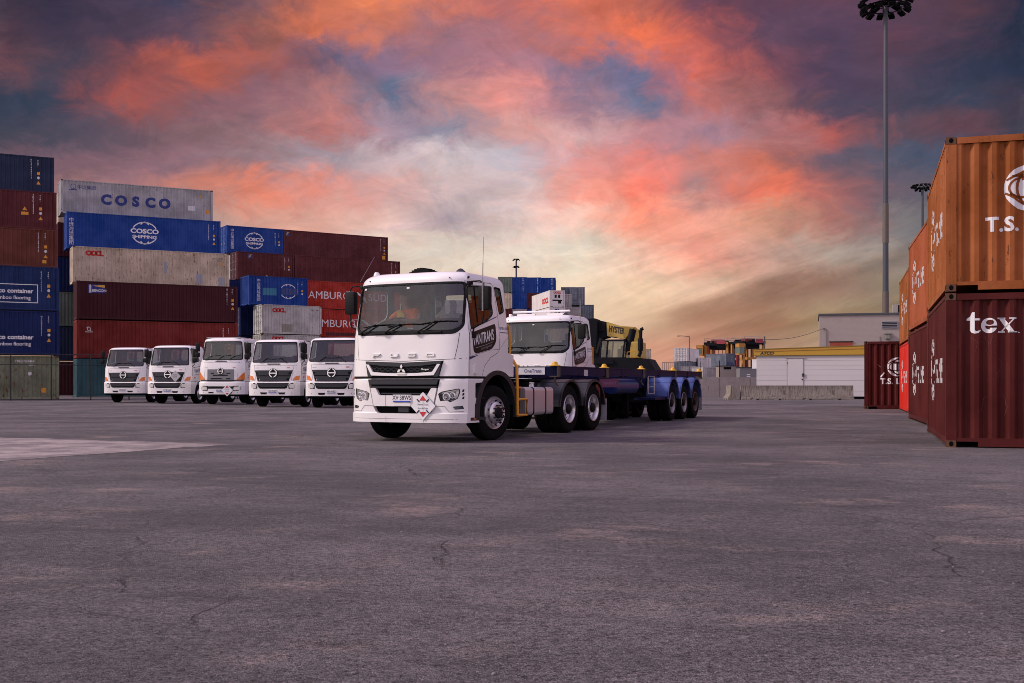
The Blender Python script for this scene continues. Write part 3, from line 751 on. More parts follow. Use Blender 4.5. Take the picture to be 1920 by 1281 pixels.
# --- second stack
GM = 'forty foot containers in the second stack'
SS = [('teal', 143.6, 84.5, 'teal corrugated container at the foot of the second stack'), ('red', 143.6, 84.5, 'brick red container with a small white emblem, above the teal one'),
      ('dkmaroon', 143.6, 84.5, 'dark maroon container with a blue lighthouse sign'), ('cream', 136.5, 87.2, 'rust streaked cream container with red lettering'),
      ('cosco', 125, 89.0, 'bright blue container with a white globe logo in the second stack'), ('grey', 114, 90.4, 'grey container with big spaced navy letters topping the second stack')]
z = 0.0
for i, (c, px, Zl, lab) in enumerate(SS):
    x, y = left_edge(px, Zl); h = 2.93 if i < 5 else 2.80
    r = container(lab, P_[c], (x, y, z), TH, h=h, group=GM)
    if i == 0: code_marks(r, 11.2, 2.5)
    if i == 1:
        letter(r, joinb([poly(arc2d(.85, 2.25, .14, .14, -60, 150, .05)), poly(arc2d(.92, 2.22, .14, .14, 120, 330, .04)), mv(text2d('BEACON', .10, .02, 'CENTER'), .9, 1.98)]), TXTW, name='emblem')
        code_marks(r, 11.05, 2.45)
    if i == 2:
        letter(r, poly([(.82, 2.02), (2.05, 2.02), (2.05, 2.68), (.82, 2.68)]), simple('sign_blue', (0.012, 0.018, 0.20), .5), name='sign_panel')
        letter(r, poly([(1.12, 2.58), (2.03, 2.44), (2.03, 2.66)]), YELB, name='light_beam', d=.007)
        letter(r, joinb([mv(text2d('BEACON', .19, .06, sx=.98), 1.10, 2.13), poly([(.90, 2.05), (1.06, 2.05), (1.04, 2.45), (1.06, 2.5), (1.02, 2.66), (.94, 2.66), (.90, 2.5), (.92, 2.45)])]), TXTW, name='lettering', d=.007)
        code_marks(r, 11.35, 2.65)
    if i == 3:
        oocl(r, .95, 2.25, .36)
        letter(r, joinb([mv(text2d('OOLU 769402 4', .11, .01), 10.75, 2.42), mv(text2d('45G1', .11, .01), 11.2, 2.24)]), TXTB, name='registration_number')
        for a, b_, w_, hh in ((6.9, 1.1, .25, .9), (9.5, .35, .5, .8), (11.3, .25, .5, .7)):
            letter(r, poly([(a, b_), (a + w_, b_), (a + w_, b_ + hh), (a, b_ + hh)]), simple('grey_repair_patch', (0.30, 0.31, 0.35), .6), name='repair_patch')
        letter(r, poly([(11.45, 1.95), (11.6, 1.95), (11.6, 2.15), (11.45, 2.15)]), STICK, name='sticker')
        # black edges along top and bottom rails
    if i == 4:
        letter(r, mv(text2d('中远海运集团', .27, .0, vertical=True), .35, 2.15), TXTW, name='lettering')
        cosco_shipping(r, 6.0, 1.55, 1.02)
        code_marks(r, 11.2, 2.5)
    if i == 5:
        b = [mv(text2d(ch, .78, .085, 'CENTER', 1.05), 3.5 + 1.17 * k, 1.02) for k, ch in enumerate('COSCO')]
        letter(r, joinb(b), TXTN, name='lettering')
        letter(r, mv(text2d('中远集团', .26, .01), 1.25, 2.13), TXTN, name='lettering')
        letter(r, joinb([poly(arc2d(.95, 2.27, .20, .20, 0, 350, .04, 20)), poly([(.93, 2.05), (.97, 2.05), (.95, 2.52)]), poly([(.62, 1.98), (1.28, 1.98), (1.22, 2.05), (.68, 2.05)])]), TXTN, name='emblem')
        letter(r, poly([(11.05, 2.1), (11.3, 2.1), (11.17, 2.32)]), STICK, name='warning_sign')
        letter(r, poly([(11.6, .75), (11.85, .75), (11.85, 1.1), (11.6, 1.1)]), STICK, name='sticker')
        letter(r, poly([(10.1, .95), (10.7, .95), (10.7, 1.35), (10.1, 1.35)]), SILVERT, name='repair_patch')
    z += h + .045
# --- the row behind, glimpsed as dark ends in the gaps
z = 0.0
for k, (c, lab) in enumerate([('dkmaroon', 'lowest'), ('navy', 'second'), ('green', 'third'), ('blue2', 'fourth'), ('dkmaroon', 'fifth')]):
    x, y = left_edge(108.5, 95)
    container('shaded container in the gap right of the far left stack, %s from the ground' % lab, P_[c], (x, y, z), TH, h=2.93, group='shaded containers of the row behind'); z += 2.975
x, y = left_edge(109.5, 96)
container('shaded cream container at the top of the gap beside the grey one', P_['cream'], (x, y, z), TH, h=2.7, group='shaded containers of the row behind')
z = 0.0
for k, (c, lab) in enumerate([('navy', 'lowest'), ('blue2', 'second'), ('navy', 'third'), ('blue2', 'fourth')]):
    x, y = left_edge(428, 112)
    container('dark container end behind the gap right of the second stack, %s from the ground' % lab, P_[c], (x, y, z), rad(32), L=6.06, h=2.86, ld=True, group='shaded containers of the row behind'); z += 2.89
# --- third bank, turned a little further
T3 = rad(32); c3, s3 = math.cos(T3), math.sin(T3)
GT = 'containers in the third bank behind the parked trucks'
def bank(label, c, px, Zl, z, L, h=2.85, back=0.0, **kw):
    x, y = left_edge(px, Zl); x -= back * math.sin(T3); y += back * math.cos(T3)
    return container(label, P_[c], (x, y, z), T3, L=L, h=h, group=GT, **kw)
def nxt(px, Zl, L):   # start of the next container in the same row
    x, y = left_edge(px, Zl); x += (L + .06) * c3; y += (L + .06) * s3
    return 960 + FPX * x / y, y
r = bank('bright blue short container with a globe logo topping the third bank', 'cosco', 424.9, 114.5, 14.50, 6.06, ld=True)
cosco_shipping(r, 2.95, 1.42, .95); letter(r, mv(text2d('中远海运集团', .26, 0, vertical=True), .6, 2.25), TXTW); code_marks(r, 5.2, 2.3, sign=False)
p_, Z_ = nxt(424.9, 114.5, 6.06)
BADGE = simple('badge_blue', (0.02, 0.04, 0.17), .5)
def badge(r, x, z, s=.42):
    letter(r, poly([(x, z), (x + s, z), (x + s, z + s * 1.1), (x, z + s * 1.1)]), BADGE, name='badge')
    letter(r, joinb([poly([(x + s * .35, z + s * .5), (x + s * .9, z + s * .95), (x + s * .6, z + s * .95), (x + s * .3, z + s * .7)]), poly([(x + s * .1, z + s * .15), (x + s * .75, z + s * .6), (x + s * .45, z + s * .55), (x + s * .1, z + s * .3)])]), YELB, name='badge_emblem', d=.008)
r = bank('long maroon container with a small blue badge, top right of the third bank', 'plum', p_, Z_, 14.50, 12.19)
badge(r, .25, 2.2); code_marks(r, 11.3, 2.5); letter(r, poly([(11.5, .35), (11.85, .35), (11.85, .75), (11.5, .75)]), STICK, name='sticker')
letter(r, mv(text2d('FLORENS', .3, .05, sx=1.4), 8.1, 1.75), P_['maroon'])
r = bank('short maroon container with a small blue badge, under the blue one with the globe', 'plum', 445, 112.8, 11.62, 6.06, ld=True)
badge(r, 1.15, 2.2); code_marks(r, 5.05, 2.4, sign=False); letter(r, poly(ring2d(3.1, .45, .12, .1, n=8)), simple('lime_dot', (0.6, 0.62, 0.2), .5), name='sticker')
for xx in (2.1, 2.9, 4.0, 4.5): letter(r, poly([(xx, .55), (xx + .4, .55), (xx + .4, 1.3 + .2 * math.sin(xx * 9)), (xx, 1.3)]), P_['maroon'], name='repair_patch')
p_, Z_ = nxt(445, 112.8, 6.06)
r = bank('plain long maroon container in the second row of the third bank', 'plum', p_, Z_, 11.62, 12.19); code_marks(r, 11.2, 2.5, sign=False)
r = bank('blue short container whose globe logo is painted over', 'cosco', 466.6, 107.5, 8.66, 6.06)
cosco_shipping(r, 4.0, 1.45, .80, blank=True); letter(r, poly([(3.3, 1.1), (4.95, 1.1), (4.95, 1.75), (3.3, 1.75)]), BADGE, name='painted_patch', d=.008)
letter(r, mv(text2d('中远海运集团', .27, 0, vertical=True), 1.0, 2.25), TXTW); code_marks(r, 5.0, 2.4, sign=False)
letter(r, poly([(1.4, 1.0), (2.8, 1.0), (2.8, 1.7), (1.4, 1.7)]), simple('turquoise_patch', (0.03, 0.17, 0.27), .6), name='repair_patch')
r = bank('off-white short container with a rusty left end behind the parked trucks', 'oocl', 491, 106.2, 5.78, 6.06, ld=True)
oocl(r, 1.05, 2.15, .36); letter(r, mv(text2d('OOLU 176405 1', .11, .01), 4.9, 2.4), TXTB, name='registration_number')
letter(r, poly([(2.0, .25), (3.1, .25), (3.1, 1.0), (2.0, 1.0)]), simple('buff_patch', (0.26, 0.24, 0.20), .6), name='repair_patch')
r = bank('off-white short container showing above the parked cab roofs', 'oocl', 490, 106.2, 2.9, 6.06, ld=True)
oocl(r, 1.05, 2.3, .36)
bank('off-white short container on the ground behind the parked trucks', 'oocl', 490, 106.2, 0.0, 6.06, h=2.87, ld=True)
bank('dark blue container standing end-on in the gap beside the off-white ones', 'blue2', 458, 109.5, 5.78, 6.06, ld=True, back=1.2)
bank('dark blue container low in the gap beside the off-white ones', 'blue2', 458, 109.5, 2.9, 6.06, ld=True, back=1.2)
bank('dark navy container on the ground in the gap beside the off-white ones', 'navy', 458, 109.5, 0.0, 6.06, h=2.87, ld=True, back=1.2)
def sud(r, x):
    b = [mv(text2d('HAMBURG', .78, .0, sx=1.02, spacing=1.02), x, 1.05), mv(text2d('SÜD', .78, .0, sx=1.02, spacing=1.05), x + 7.45, 1.0)]
    b += [poly([(x + 5.0, 1.95), (x + 6.2, 1.70), (x + 7.2, .95), (x + 7.1, 1.35), (x + 6.3, 1.85)]), poly([(x + 5.0, 1.95), (x + 5.08, 1.93), (x + 5.45, 1.0), (x + 5.38, 1.0)]),
          poly([(x + 5.45, 1.0), (x + 6.2, 1.45), (x + 6.15, 1.52), (x + 5.42, 1.08)]), poly([(x + 6.75, 1.25), (x + 7.25, .78), (x + 7.3, .85), (x + 6.85, 1.32)])]
    letter(r, joinb(b), TXTW)
r = bank('bright red container with white lettering and a pennant, upper of two', 'hred', 553, 111.4, 8.66, 12.19, back=0.6); sud(r, .85)
r = bank('bright red container with white lettering and a pennant, lower of two', 'hred', 570, 111.8, 5.78, 12.19, back=0.6)
sud(r, .55); letter(r, poly([(2.6, .12), (5.9, .12), (5.9, .5), (2.6, .5)]), P_['plum'], name='repair_patch')
bank('plain red container near the ground behind the parked trucks', 'hred', 570, 111.8, 2.9, 12.19, back=0.6)
bank('plain red container on the ground behind the parked trucks', 'hred', 570, 111.8, 0.0, 12.19, h=2.87, back=0.6)
# lower levels that carry the rows above (partly seen between cabs)

# --- right-hand stacks beside the viewer
RA = rad(17.8); rdx, rdy = math.sin(RA), math.cos(RA)          # long axis, pointing away
RANG = math.atan2(-rdy, -rdx)
GR = 'twenty foot containers along the right edge'
def rstack(near, c, z, label, L=6.06, h=2.59, **kw):
    a_ = rad({18.71: 17.7, 27.9: 15.4, 39.7: 16.4}[near[1]]); dx_, dy_ = math.sin(a_), math.cos(a_)
    return container(label, P_[c], (near[0] + L * dx_, near[1] + L * dy_, z), math.atan2(-dy_, -dx_), L=L, h=h, group=GR, castmat=RUSTC, holes=True, **kw)
def ts_disc(x, z, R, sqx=1.0, back=None):
    white = [fill2d([ring2d(x, z, R * sqx, R, n=28)])]
    dark = [poly(arc2d(x + R * .15 * sqx, z, R * .62 * sqx, R * .80, 60, 300, .045)), poly(arc2d(x - R * .3 * sqx, z - R * .35, R * 1.1 * sqx, R * .9, -10, 110, .04)),
            poly(arc2d(x - R * .2 * sqx, z + R * .5, R * 1.0 * sqx, R * .9, 235, 350, .04)), poly(arc2d(x, z, R * .80 * sqx, R * .50, 100, 250, .035)),
            poly(line2d([(x - R * .95 * sqx, z - R * .2), (x + R * .1 * sqx, z - R * .9)], .035)), poly(line2d([(x - R * .9 * sqx, z + R * .35), (x + .2 * R * sqx, z + R * .93)], .035))]
    k = sqx
    T = [poly([(x - R * .28 * k, z + R * .34), (x + R * .30 * k, z + R * .34), (x + R * .30 * k, z + R * .52), (x - R * .28 * k, z + R * .52)]), poly([(x - R * .05 * k, z - R * .5), (x + R * .12 * k, z - R * .5), (x + R * .12 * k, z + R * .335), (x - R * .05 * k, z + R * .335)])]
    S = [mv(text2d('S', R * .95, .06, sx=k), x + R * .34 * k, z - R * .45)]
    return white, dark + T + S
def ts_end(r, mat, L=6.06, hz=1.69, R=.38, cx=1.28):
    em = end_map(L)
    wd, dk = ts_disc(cx, hz, R)
    letter(r, joinb(wd), TXTW, em, pitch=EP, x0=EX0, name='globe_disc')
    letter(r, joinb(dk), mat, em, d=.007, pitch=EP, x0=EX0, name='globe_lines')
    letter(r, mv(text2d('T.S. LINES', .235, .05, sx=1.0, spacing=1.05), cx - .66, hz - .70), TXTW, em, pitch=EP, x0=EX0)
def ts_side(r, mat, L=6.06, z=1.35, big=True):
    wd, dk = ts_disc(1.9, z, .62)
    letter(r, joinb(wd), TXTO, side_map, name='globe_disc')
    letter(r, joinb(dk), mat, side_map, d=.007, name='globe_lines')
    letter(r, mv(text2d('T.S. LINES', .44, .04, sx=.8), 2.75, z - .25), TXTO, side_map)
n1_ = (7.30, 18.71); n2_ = (10.42, 27.9); n3_ = (14.14, 39.7)
r = rstack(n1_, 'tex', 0, 'wine red container in front at the right edge, lettered tex')
em = end_map(6.06)
def serif_t(x, z, s): return poly([(x + .30 * s, z + 1.0 * s), (x + .42 * s, z + 1.0 * s), (x + .42 * s, z + .70 * s), (x + .66 * s, z + .70 * s), (x + .66 * s, z + .60 * s), (x + .42 * s, z + .60 * s), (x + .42 * s, z + .14 * s), (x + .47 * s, z + .08 * s), (x + .56 * s, z + .09 * s), (x + .66 * s, z + .16 * s), (x + .69 * s, z + .10 * s), (x + .58 * s, z - .01 * s), (x + .42 * s, z - .04 * s), (x + .28 * s, z + .01 * s), (x + .21 * s, z + .12 * s), (x + .21 * s, z + .60 * s), (x + .06 * s, z + .60 * s), (x + .06 * s, z + .68 * s), (x + .22 * s, z + .80 * s)])
def serif_e(x, z, s):
    o_ = ring2d(x + .36 * s, z + .34 * s, .36 * s, .38 * s, -28, 360 - 2, 26)
    i_ = ring2d(x + .42 * s, z + .34 * s, .24 * s, .33 * s, 332, -150 + 130, 2)
    a = poly(ring2d(x + .36 * s, z + .34 * s, .36 * s, .38 * s, 0, 325, 26) + ring2d(x + .44 * s, z + .36 * s, .26 * s, .34 * s, 318, 180, 10) + [(x + .18 * s, z + .34 * s)])
    b = poly([(x + .28 * s, z + .44 * s), (x + .55 * s, z + .44 * s), (x + .52 * s, z + .60 * s), (x + .43 * s, z + .66 * s), (x + .33 * s, z + .60 * s)])
    return a, b
def serif_x(x, z, s): return [poly([(x + .06 * s, z + .70 * s), (x + .30 * s, z + .70 * s), (x + .78 * s, z), (x + .52 * s, z)]), poly([(x + .68 * s, z + .66 * s), (x + .76 * s, z + .66 * s), (x + .22 * s, z + .04 * s), (x + .14 * s, z + .04 * s)]),
                              poly([(x, z + .65 * s), (x + .36 * s, z + .65 * s), (x + .36 * s, z + .72 * s), (x, z + .72 * s)]), poly([(x + .52 * s, z + .65 * s), (x + .84 * s, z + .65 * s), (x + .84 * s, z + .72 * s), (x + .52 * s, z + .72 * s)]),
                              poly([(x + .02 * s, z), (x + .34 * s, z), (x + .34 * s, z + .06 * s), (x + .02 * s, z + .06 * s)]), poly([(x + .46 * s, z), (x + .88 * s, z), (x + .88 * s, z + .06 * s), (x + .46 * s, z + .06 * s)])]
s_ = .345
eo = fill2d([ring2d(.56 + .36 * s_ * 1.1, 1.92 + .35 * s_, .36 * s_, .37 * s_, n=26), ring2d(.56 + .40 * s_ * 1.1, 1.92 + .50 * s_, .17 * s_, .13 * s_, n=14)])
letter(r, joinb([serif_t(.305, 1.92, s_), mv(eo, -.025, 0)] + serif_x(.80, 1.92, s_) + [poly(ring2d(1.13, 1.92, .012, .012, n=8))]), TXTW, em, pitch=EP, x0=EX0)
letter(r, poly([(.535 + .44 * s_, 1.92 + .24 * s_), (.535 + .78 * s_, 1.92 + .24 * s_), (.535 + .80 * s_, 1.92 + .34 * s_), (.535 + .22 * s_, 1.92 + .34 * s_), (.535 + .26 * s_, 1.92 + .22 * s_), (.535 + .40 * s_, 1.92 + .15 * s_)]), P_['tex'], em, d=.007, pitch=EP, x0=EX0, name='letter_gap')  # opening of the e
ts_side(r, P_['tex'])
sc_ = simple('scratch_paint', (0.15, 0.05, 0.045), .8)
for k in range(16):
    u0 = random.uniform(.35, 2.2); z0 = random.uniform(.3, 2.2); pts = [(u0, z0)]
    for q in range(5): u0 += random.uniform(-.05, .05); z0 += random.uniform(.02, .11); pts.append((u0, z0))
    letter(r, poly(line2d(pts, .004)), sc_, em, pitch=EP, x0=EX0, name='scratch', d=.003)
r = rstack(n1_, 'orange', 2.62, 'orange container with a white globe logo at the right edge, upper')
ts_end(r, P_['orange']); ts_side(r, P_['orange'])
r = rstack(n2_, 'tex', 0, 'wine red container second along the right edge, on the ground'); ts_side(r, P_['tex'])
r = rstack(n2_, 'orange2', 2.62, 'burnt orange container second along the right edge, upper'); ts_side(r, P_['orange2'])
r = rstack(n3_, 'scarlet', 0, 'scarlet container third along the right edge, on the ground'); ts_side(r, P_['scarlet'])
r = rstack(n3_, 'orange', 2.62, 'orange container third along the right edge, upper'); ts_side(r, P_['orange'])
x4, y4 = (1620.5 - 960) / FPX * 46.4, 46.4
r = container('wine red container standing alone beside the white site hut', P_['tex'], (x4 + 6.06 * rdx, y4 + 6.06 * rdy, 0), RANG, L=6.06, h=2.82, castmat=RUSTC, holes=True)
ts_end(r, P_['tex'], hz=1.75, R=.39, cx=1.29)
letter(r, joinb([poly([(.62, 1.35), (.66, 1.30), (.82, 1.50), (.78, 1.54)]), poly([(.50, 1.88), (.52, 1.86), (.64, 1.74), (.66, 1.75)])]), TXTW, end_map(6.06), pitch=EP, x0=EX0, name='sticker')

# --- distant containers, ends towards the yard
GF = 'distant stacked containers beyond the parked prime mover'
def far_end(label, c, px, py_top, Zf, h=2.6, rot=-3.0, L=6.06, rd=False, name='shipping_container', below=0, flat=False, W_=None):
    a = rad(-90 + rot); x = (px - 960) / FPX * Zf; zt = CAMZ + (HOR - py_top) / FPX * Zf
    return container(label, P_[c], (x - L * math.cos(a), Zf - L * math.sin(a), zt - h), a, L=L, h=h, rd=rd, group=GF, name=name, flat=flat)
for i, (c, px, lab) in enumerate([('green', 933.5, 'grey green container end at the left of the distant top row'), ('cosco', 960.5, 'leftmost of the three blue container ends in the distant top row'), ('cosco', 987.5, 'middle one of the three blue container ends in the distant top row'), ('cosco', 1014.8, 'rightmost of the three blue container ends in the distant top row')]):
    r = far_end(lab, c, px, 519.3 + i * .5, 190, h=2.72)
    if i: letter(r, mv(text2d('CAIU 286' + str(i), .2, .02, vertical=True), 1.85, 2.35), TXTW, end_map(6.06), pitch=EP, x0=EX0, name='registration_number')
for c, px, lab in [('cream', 933.5, 'cream container end under the grey green one in the distance'), ('cosco', 960.5, 'blue container end in the second distant row'), ('plum', 987.5, 'maroon container end in the second distant row')]:
    r = far_end(lab, c, px, 549.6, 190, h=2.72)
for c, px, lab in [('maroon', 933.5, 'dark red container end in the third distant row'), ('paleg', 960.5, 'pale grey container end in the third distant row'), ('cosco', 987.5, 'blue container end in the third distant row, above the cab roof bar')]:
    far_end(lab, c, px, 580, 190, h=2.72)
def reefer(label, px, py, Zf, h, logo):
    a = rad(-90 + 12); x = (px - 960) / FPX * Zf; zt = CAMZ + (HOR - py) / FPX * Zf; L = 12.19
    r = container(label, P_['reefer'], (x - L * math.cos(a), Zf - L * math.sin(a), zt - h), a, L=L, h=h, flat=True, group=GF, name='reefer_container')
    em = lambda u, z_, d: (L - .02 + d, u, z_)
    u_ = BM(); patch(u_, rpoly([(.25, .15), (2.19, .15), (2.19, h - .15), (.25, h - .15)], .05), em, .03, 0)
    p = obj('cooling_unit', u_, P_['reefer'], r)
    f = BM()
    for cx in (.93, 1.5): patch(f, rpoly([(cx - .14, 1.42), (cx + .2, 1.42), (cx + .2, 1.92), (cx - .14, 1.92)], .08), em, .04, .02)
    patch(f, [(.45, .95), (2.0, .95), (2.0, 1.15), (.45, 1.15)], em, .04, .02); patch(f, [(1.35, .55), (1.85, .55), (1.85, .95), (1.35, .95)], em, .04, .02)
    obj('fan_grille', f, BLACKP, p)
    if logo:
        letter(r, mv(text2d('OOCL', .30, .1, 'CENTER'), 1.22, 2.1), TXTR, em, d=.04, pitch=50, name='shipping_logo')
        letter(r, mv(text2d('OOCL', .8, .1, sx=1.3), 7.2, .75), TXTR, flat_side_map, d=.01, name='shipping_logo')
    else: letter(r, mv(text2d('MOL', .28, .1, 'CENTER'), 1.22, 2.1), TXTN, em, d=.04, pitch=50)
    return r
reefer('white refrigerated container with red lettering stacked in the distance', 1030.5, 544.2, 172, 2.6, True)
reefer('white refrigerated container under the one with red lettering', 1030.5, 576.2, 172, 2.6, False)
far_end('slate grey container doors in the distance behind the white ones', 'slate', 1052, 538.5, 192, h=3.0, rd=True)
far_end('slate grey container doors at the right step of the distant stack', 'slate', 1069, 538.6, 186, h=3.0, rd=True)
far_end('pale grey container beside the white refrigerated ones', 'paleg', 1043, 552, 178, h=2.6)
far_end('dusty white container doors above the second prime mover cab', 'paleg', 1059, 576.6, 175, h=2.7, rd=True)
r = far_end('slate grey container at the right foot of the distant stack', 'slate', 1086, 571.5, 185, h=2.6)
letter(r, poly([(.1, .3), (.75, .3), (.75, 1.6), (.1, 1.6)]), P_['green'], end_map(6.06), pitch=EP, x0=EX0, name='repair_patch')
# supports that carry the distant rows down to the ground
def column(c, px, Zf, ztop, n, lab, h=2.6, rot=-3.0):
    a = rad(-90 + rot); x = (px - 960) / FPX * Zf
    for k in range(n):
        hh = ztop / n
        container(lab % ('lowest', 'second lowest', 'third lowest', 'fourth lowest', 'fifth lowest')[k], P_[c[k % len(c)]], (x - 6.06 * math.cos(a), Zf - 6.06 * math.sin(a), k * hh), a, L=6.06, h=hh - .03, group=GF)
column(['plum', 'slate', 'green', 'paleg'], 933.5, 190, 10.8, 4, 'container end %s in the distant column left of the blue stack')
column(['green', 'cosco', 'plum', 'slate'], 960.5, 190, 10.8, 4, 'container end %s in the distant column under the pale grey one')
column(['cosco', 'green', 'plum', 'cream'], 987.5, 190, 10.8, 4, 'container end %s in the distant column beside the white stack')
column(['plum', 'teal', 'cosco', 'plum', 'cosco'], 1014.8, 192, 16.2, 5, 'container end %s in the distant column behind the white stack')
column(['slate', 'green', 'plum', 'slate'], 1069, 186, 13.9, 4, 'container end %s in the distant column under the slate doors')
column(['green', 'plum', 'slate', 'plum'], 1086, 185, 11.4, 4, 'container end %s in the column at the right foot of the distant stack')
column(['paleg', 'plum', 'paleg', 'plum'], 1031, 173, 10.1, 4, 'container end %s under the white refrigerated stack', rot=-10)
# stack seen only through the cab's rear window
for k, (c, px, zz, lab) in enumerate([('plum', 800, 0, 'bottom'), ('plum', 800, 2.63, 'second'), ('hred', 800, 5.26, 'third'), ('tealb', 832, 0, 'bottom'), ('plum', 832, 2.63, 'second'), ('tealb', 832, 5.26, 'third'), ('tealb', 864, 0, 'bottom'), ('plum', 864, 2.63, 'second'), ('plum', 864, 5.26, 'third')]):
    pass
GX = 'containers glimpsed through the prime mover windows'
for cx_, cols in ((790, ['plum', 'teal', 'cosco', 'hred', 'cream']), (818, ['teal', 'plum', 'plum', 'hred', 'paleg']), (846, ['plum', 'cosco', 'tealb', 'plum', 'paleg']), (874, ['cosco', 'plum', 'tealb', 'tealb', 'plum'])):
    Zf = 150; a = rad(-91); x = (cx_ - 960) / FPX * Zf * 1.0
    for k, c in enumerate(cols):
        container('%s container %s, %s column behind the prime mover windscreen' % ({'plum': 'maroon', 'teal': 'dull teal', 'cosco': 'blue', 'hred': 'red', 'cream': 'cream', 'paleg': 'pale grey', 'tealb': 'turquoise'}[c], ('at the bottom', 'second from the bottom', 'third from the bottom', 'fourth from the bottom', 'at the top')[k], {790: 'first', 818: 'second', 846: 'third', 874: 'fourth'}[cx_]),
                  P_[c], (x + CW * 0, Zf + 6.06, k * 2.46), a, L=6.06, h=2.43, rd=True, group=GX)

# ------------------------------------------------------------------ trucks
def wheel(name, parent, cx, cy, cz, R=.52, w=.30, sgn=1, steer=0.0, dual=False, holes=True, hub=BLACKP, rimmat=ALLOY):
    """sgn = +1: the outer face looks to local +x"""
    M = Matrix.Translation((cx, cy, cz)) @ Matrix.Rotation(steer, 4, 'Z') @ Matrix.Scale(sgn, 4, (1, 0, 0))
    rt = bpy.data.objects.new(name, None); C.objects.link(rt); rt.parent = parent
    t_ = BM(); k = R / .52; rr = .298 * k
    def tyre(x0, x1):
        prof = [(rr, x0 + .015), (R - .10, x0 - .005), (R - .035, x0 + .005), (R - .008, x0 + .03)]
        n_ = 5
        for i in range(n_):
            a = x0 + .045 + (x1 - x0 - .09) * i / n_; b_ = x0 + .045 + (x1 - x0 - .09) * (i + 1) / n_
            prof += [(R, a + .006), (R, b_ - .012), (R - .014, b_ - .008), (R - .014, b_)]
        prof += [(R - .008, x1 - .03), (R - .035, x1 - .005), (R - .10, x1 + .005), (rr, x1 - .015)]
        lathe(t_, prof, 40, M)
    tyre(-w, 0.0)
    if dual: tyre(-2 * w - .04, -w - .04)
    obj('tyre', t_, RUBBER, rt, smooth=40, recalc=True)
    r_b = BM()
    if not dual:
        prof = [(rr + .012, -.012), (rr + .006, .006), (rr - .012, .0), (rr - .03, -.03), (rr - .055, -.045), (.205, .045), (.165, .075), (.105, .085), (.10, .06), (0.0, .06)]
        if not holes: prof = [(rr + .012, -.012), (rr + .006, .006), (rr - .012, .0), (rr - .03, -.03), (rr - .055, -.05), (.16, .02), (.12, .06), (0, .06)]
    else:
        prof = [(rr + .012, -.012), (rr + .006, .006), (rr - .012, .0), (rr - .025, -.02), (rr - .04, -.11), (.215, -.145), (.165, -.15), (.12, -.15), (.118, -.06), (.10, -.02), (0.0, -.02)]
    lathe(r_b, prof, 36, M)
    rim = obj('rim', r_b, rimmat, rt, smooth=30, recalc=True)
    if holes:
        h_ = BM(); nh = 10
        for i in range(nh):
            a = 2 * PI * (i + .5) / nh; rad_ = .232; x_ = .0275 if not dual else -.128
            hx = Matrix.Translation((x_, rad_ * math.cos(a), rad_ * math.sin(a)))
            tilt = Matrix.Rotation(a, 4, 'X') @ Matrix.Rotation(rad(52 if not dual else 20), 4, 'Z').inverted()
            vsr = [h_.verts.new(M @ hx @ (Matrix.Rotation(a, 4, 'X') @ Matrix.Rotation(rad(-50 if not dual else 20), 4, 'Z') @ Vector((.004, .029 * math.cos(q), .034 * math.sin(q))))) for q in [2 * PI * j / 12 for j in range(12)]]
            h_.faces.new(vsr)
        obj('hand_hole', h_, CHASSIS, rim, recalc=True)
        n_b = BM()
        for i in range(10):
            a = 2 * PI * i / 10; p = Vector((.078 if not dual else -.15, .143 * math.cos(a), .143 * math.sin(a)))
            tube(n_b, [M @ p, M @ (p + Vector((.045, 0, 0)))], .017, 6)
        obj('wheel_nut', n_b, DARKG, rim)
        hb = BM()
        if not dual: lathe(hb, [(.108, .06), (.108, .10), (.09, .125), (.04, .135), (0, .135)], 20, M)
        else: lathe(hb, [(.115, -.12), (.112, -.01), (.08, .015), (0, .02)], 20, M)
        obj('hub', hb, hub, rt, smooth=30, recalc=True)
    return rt

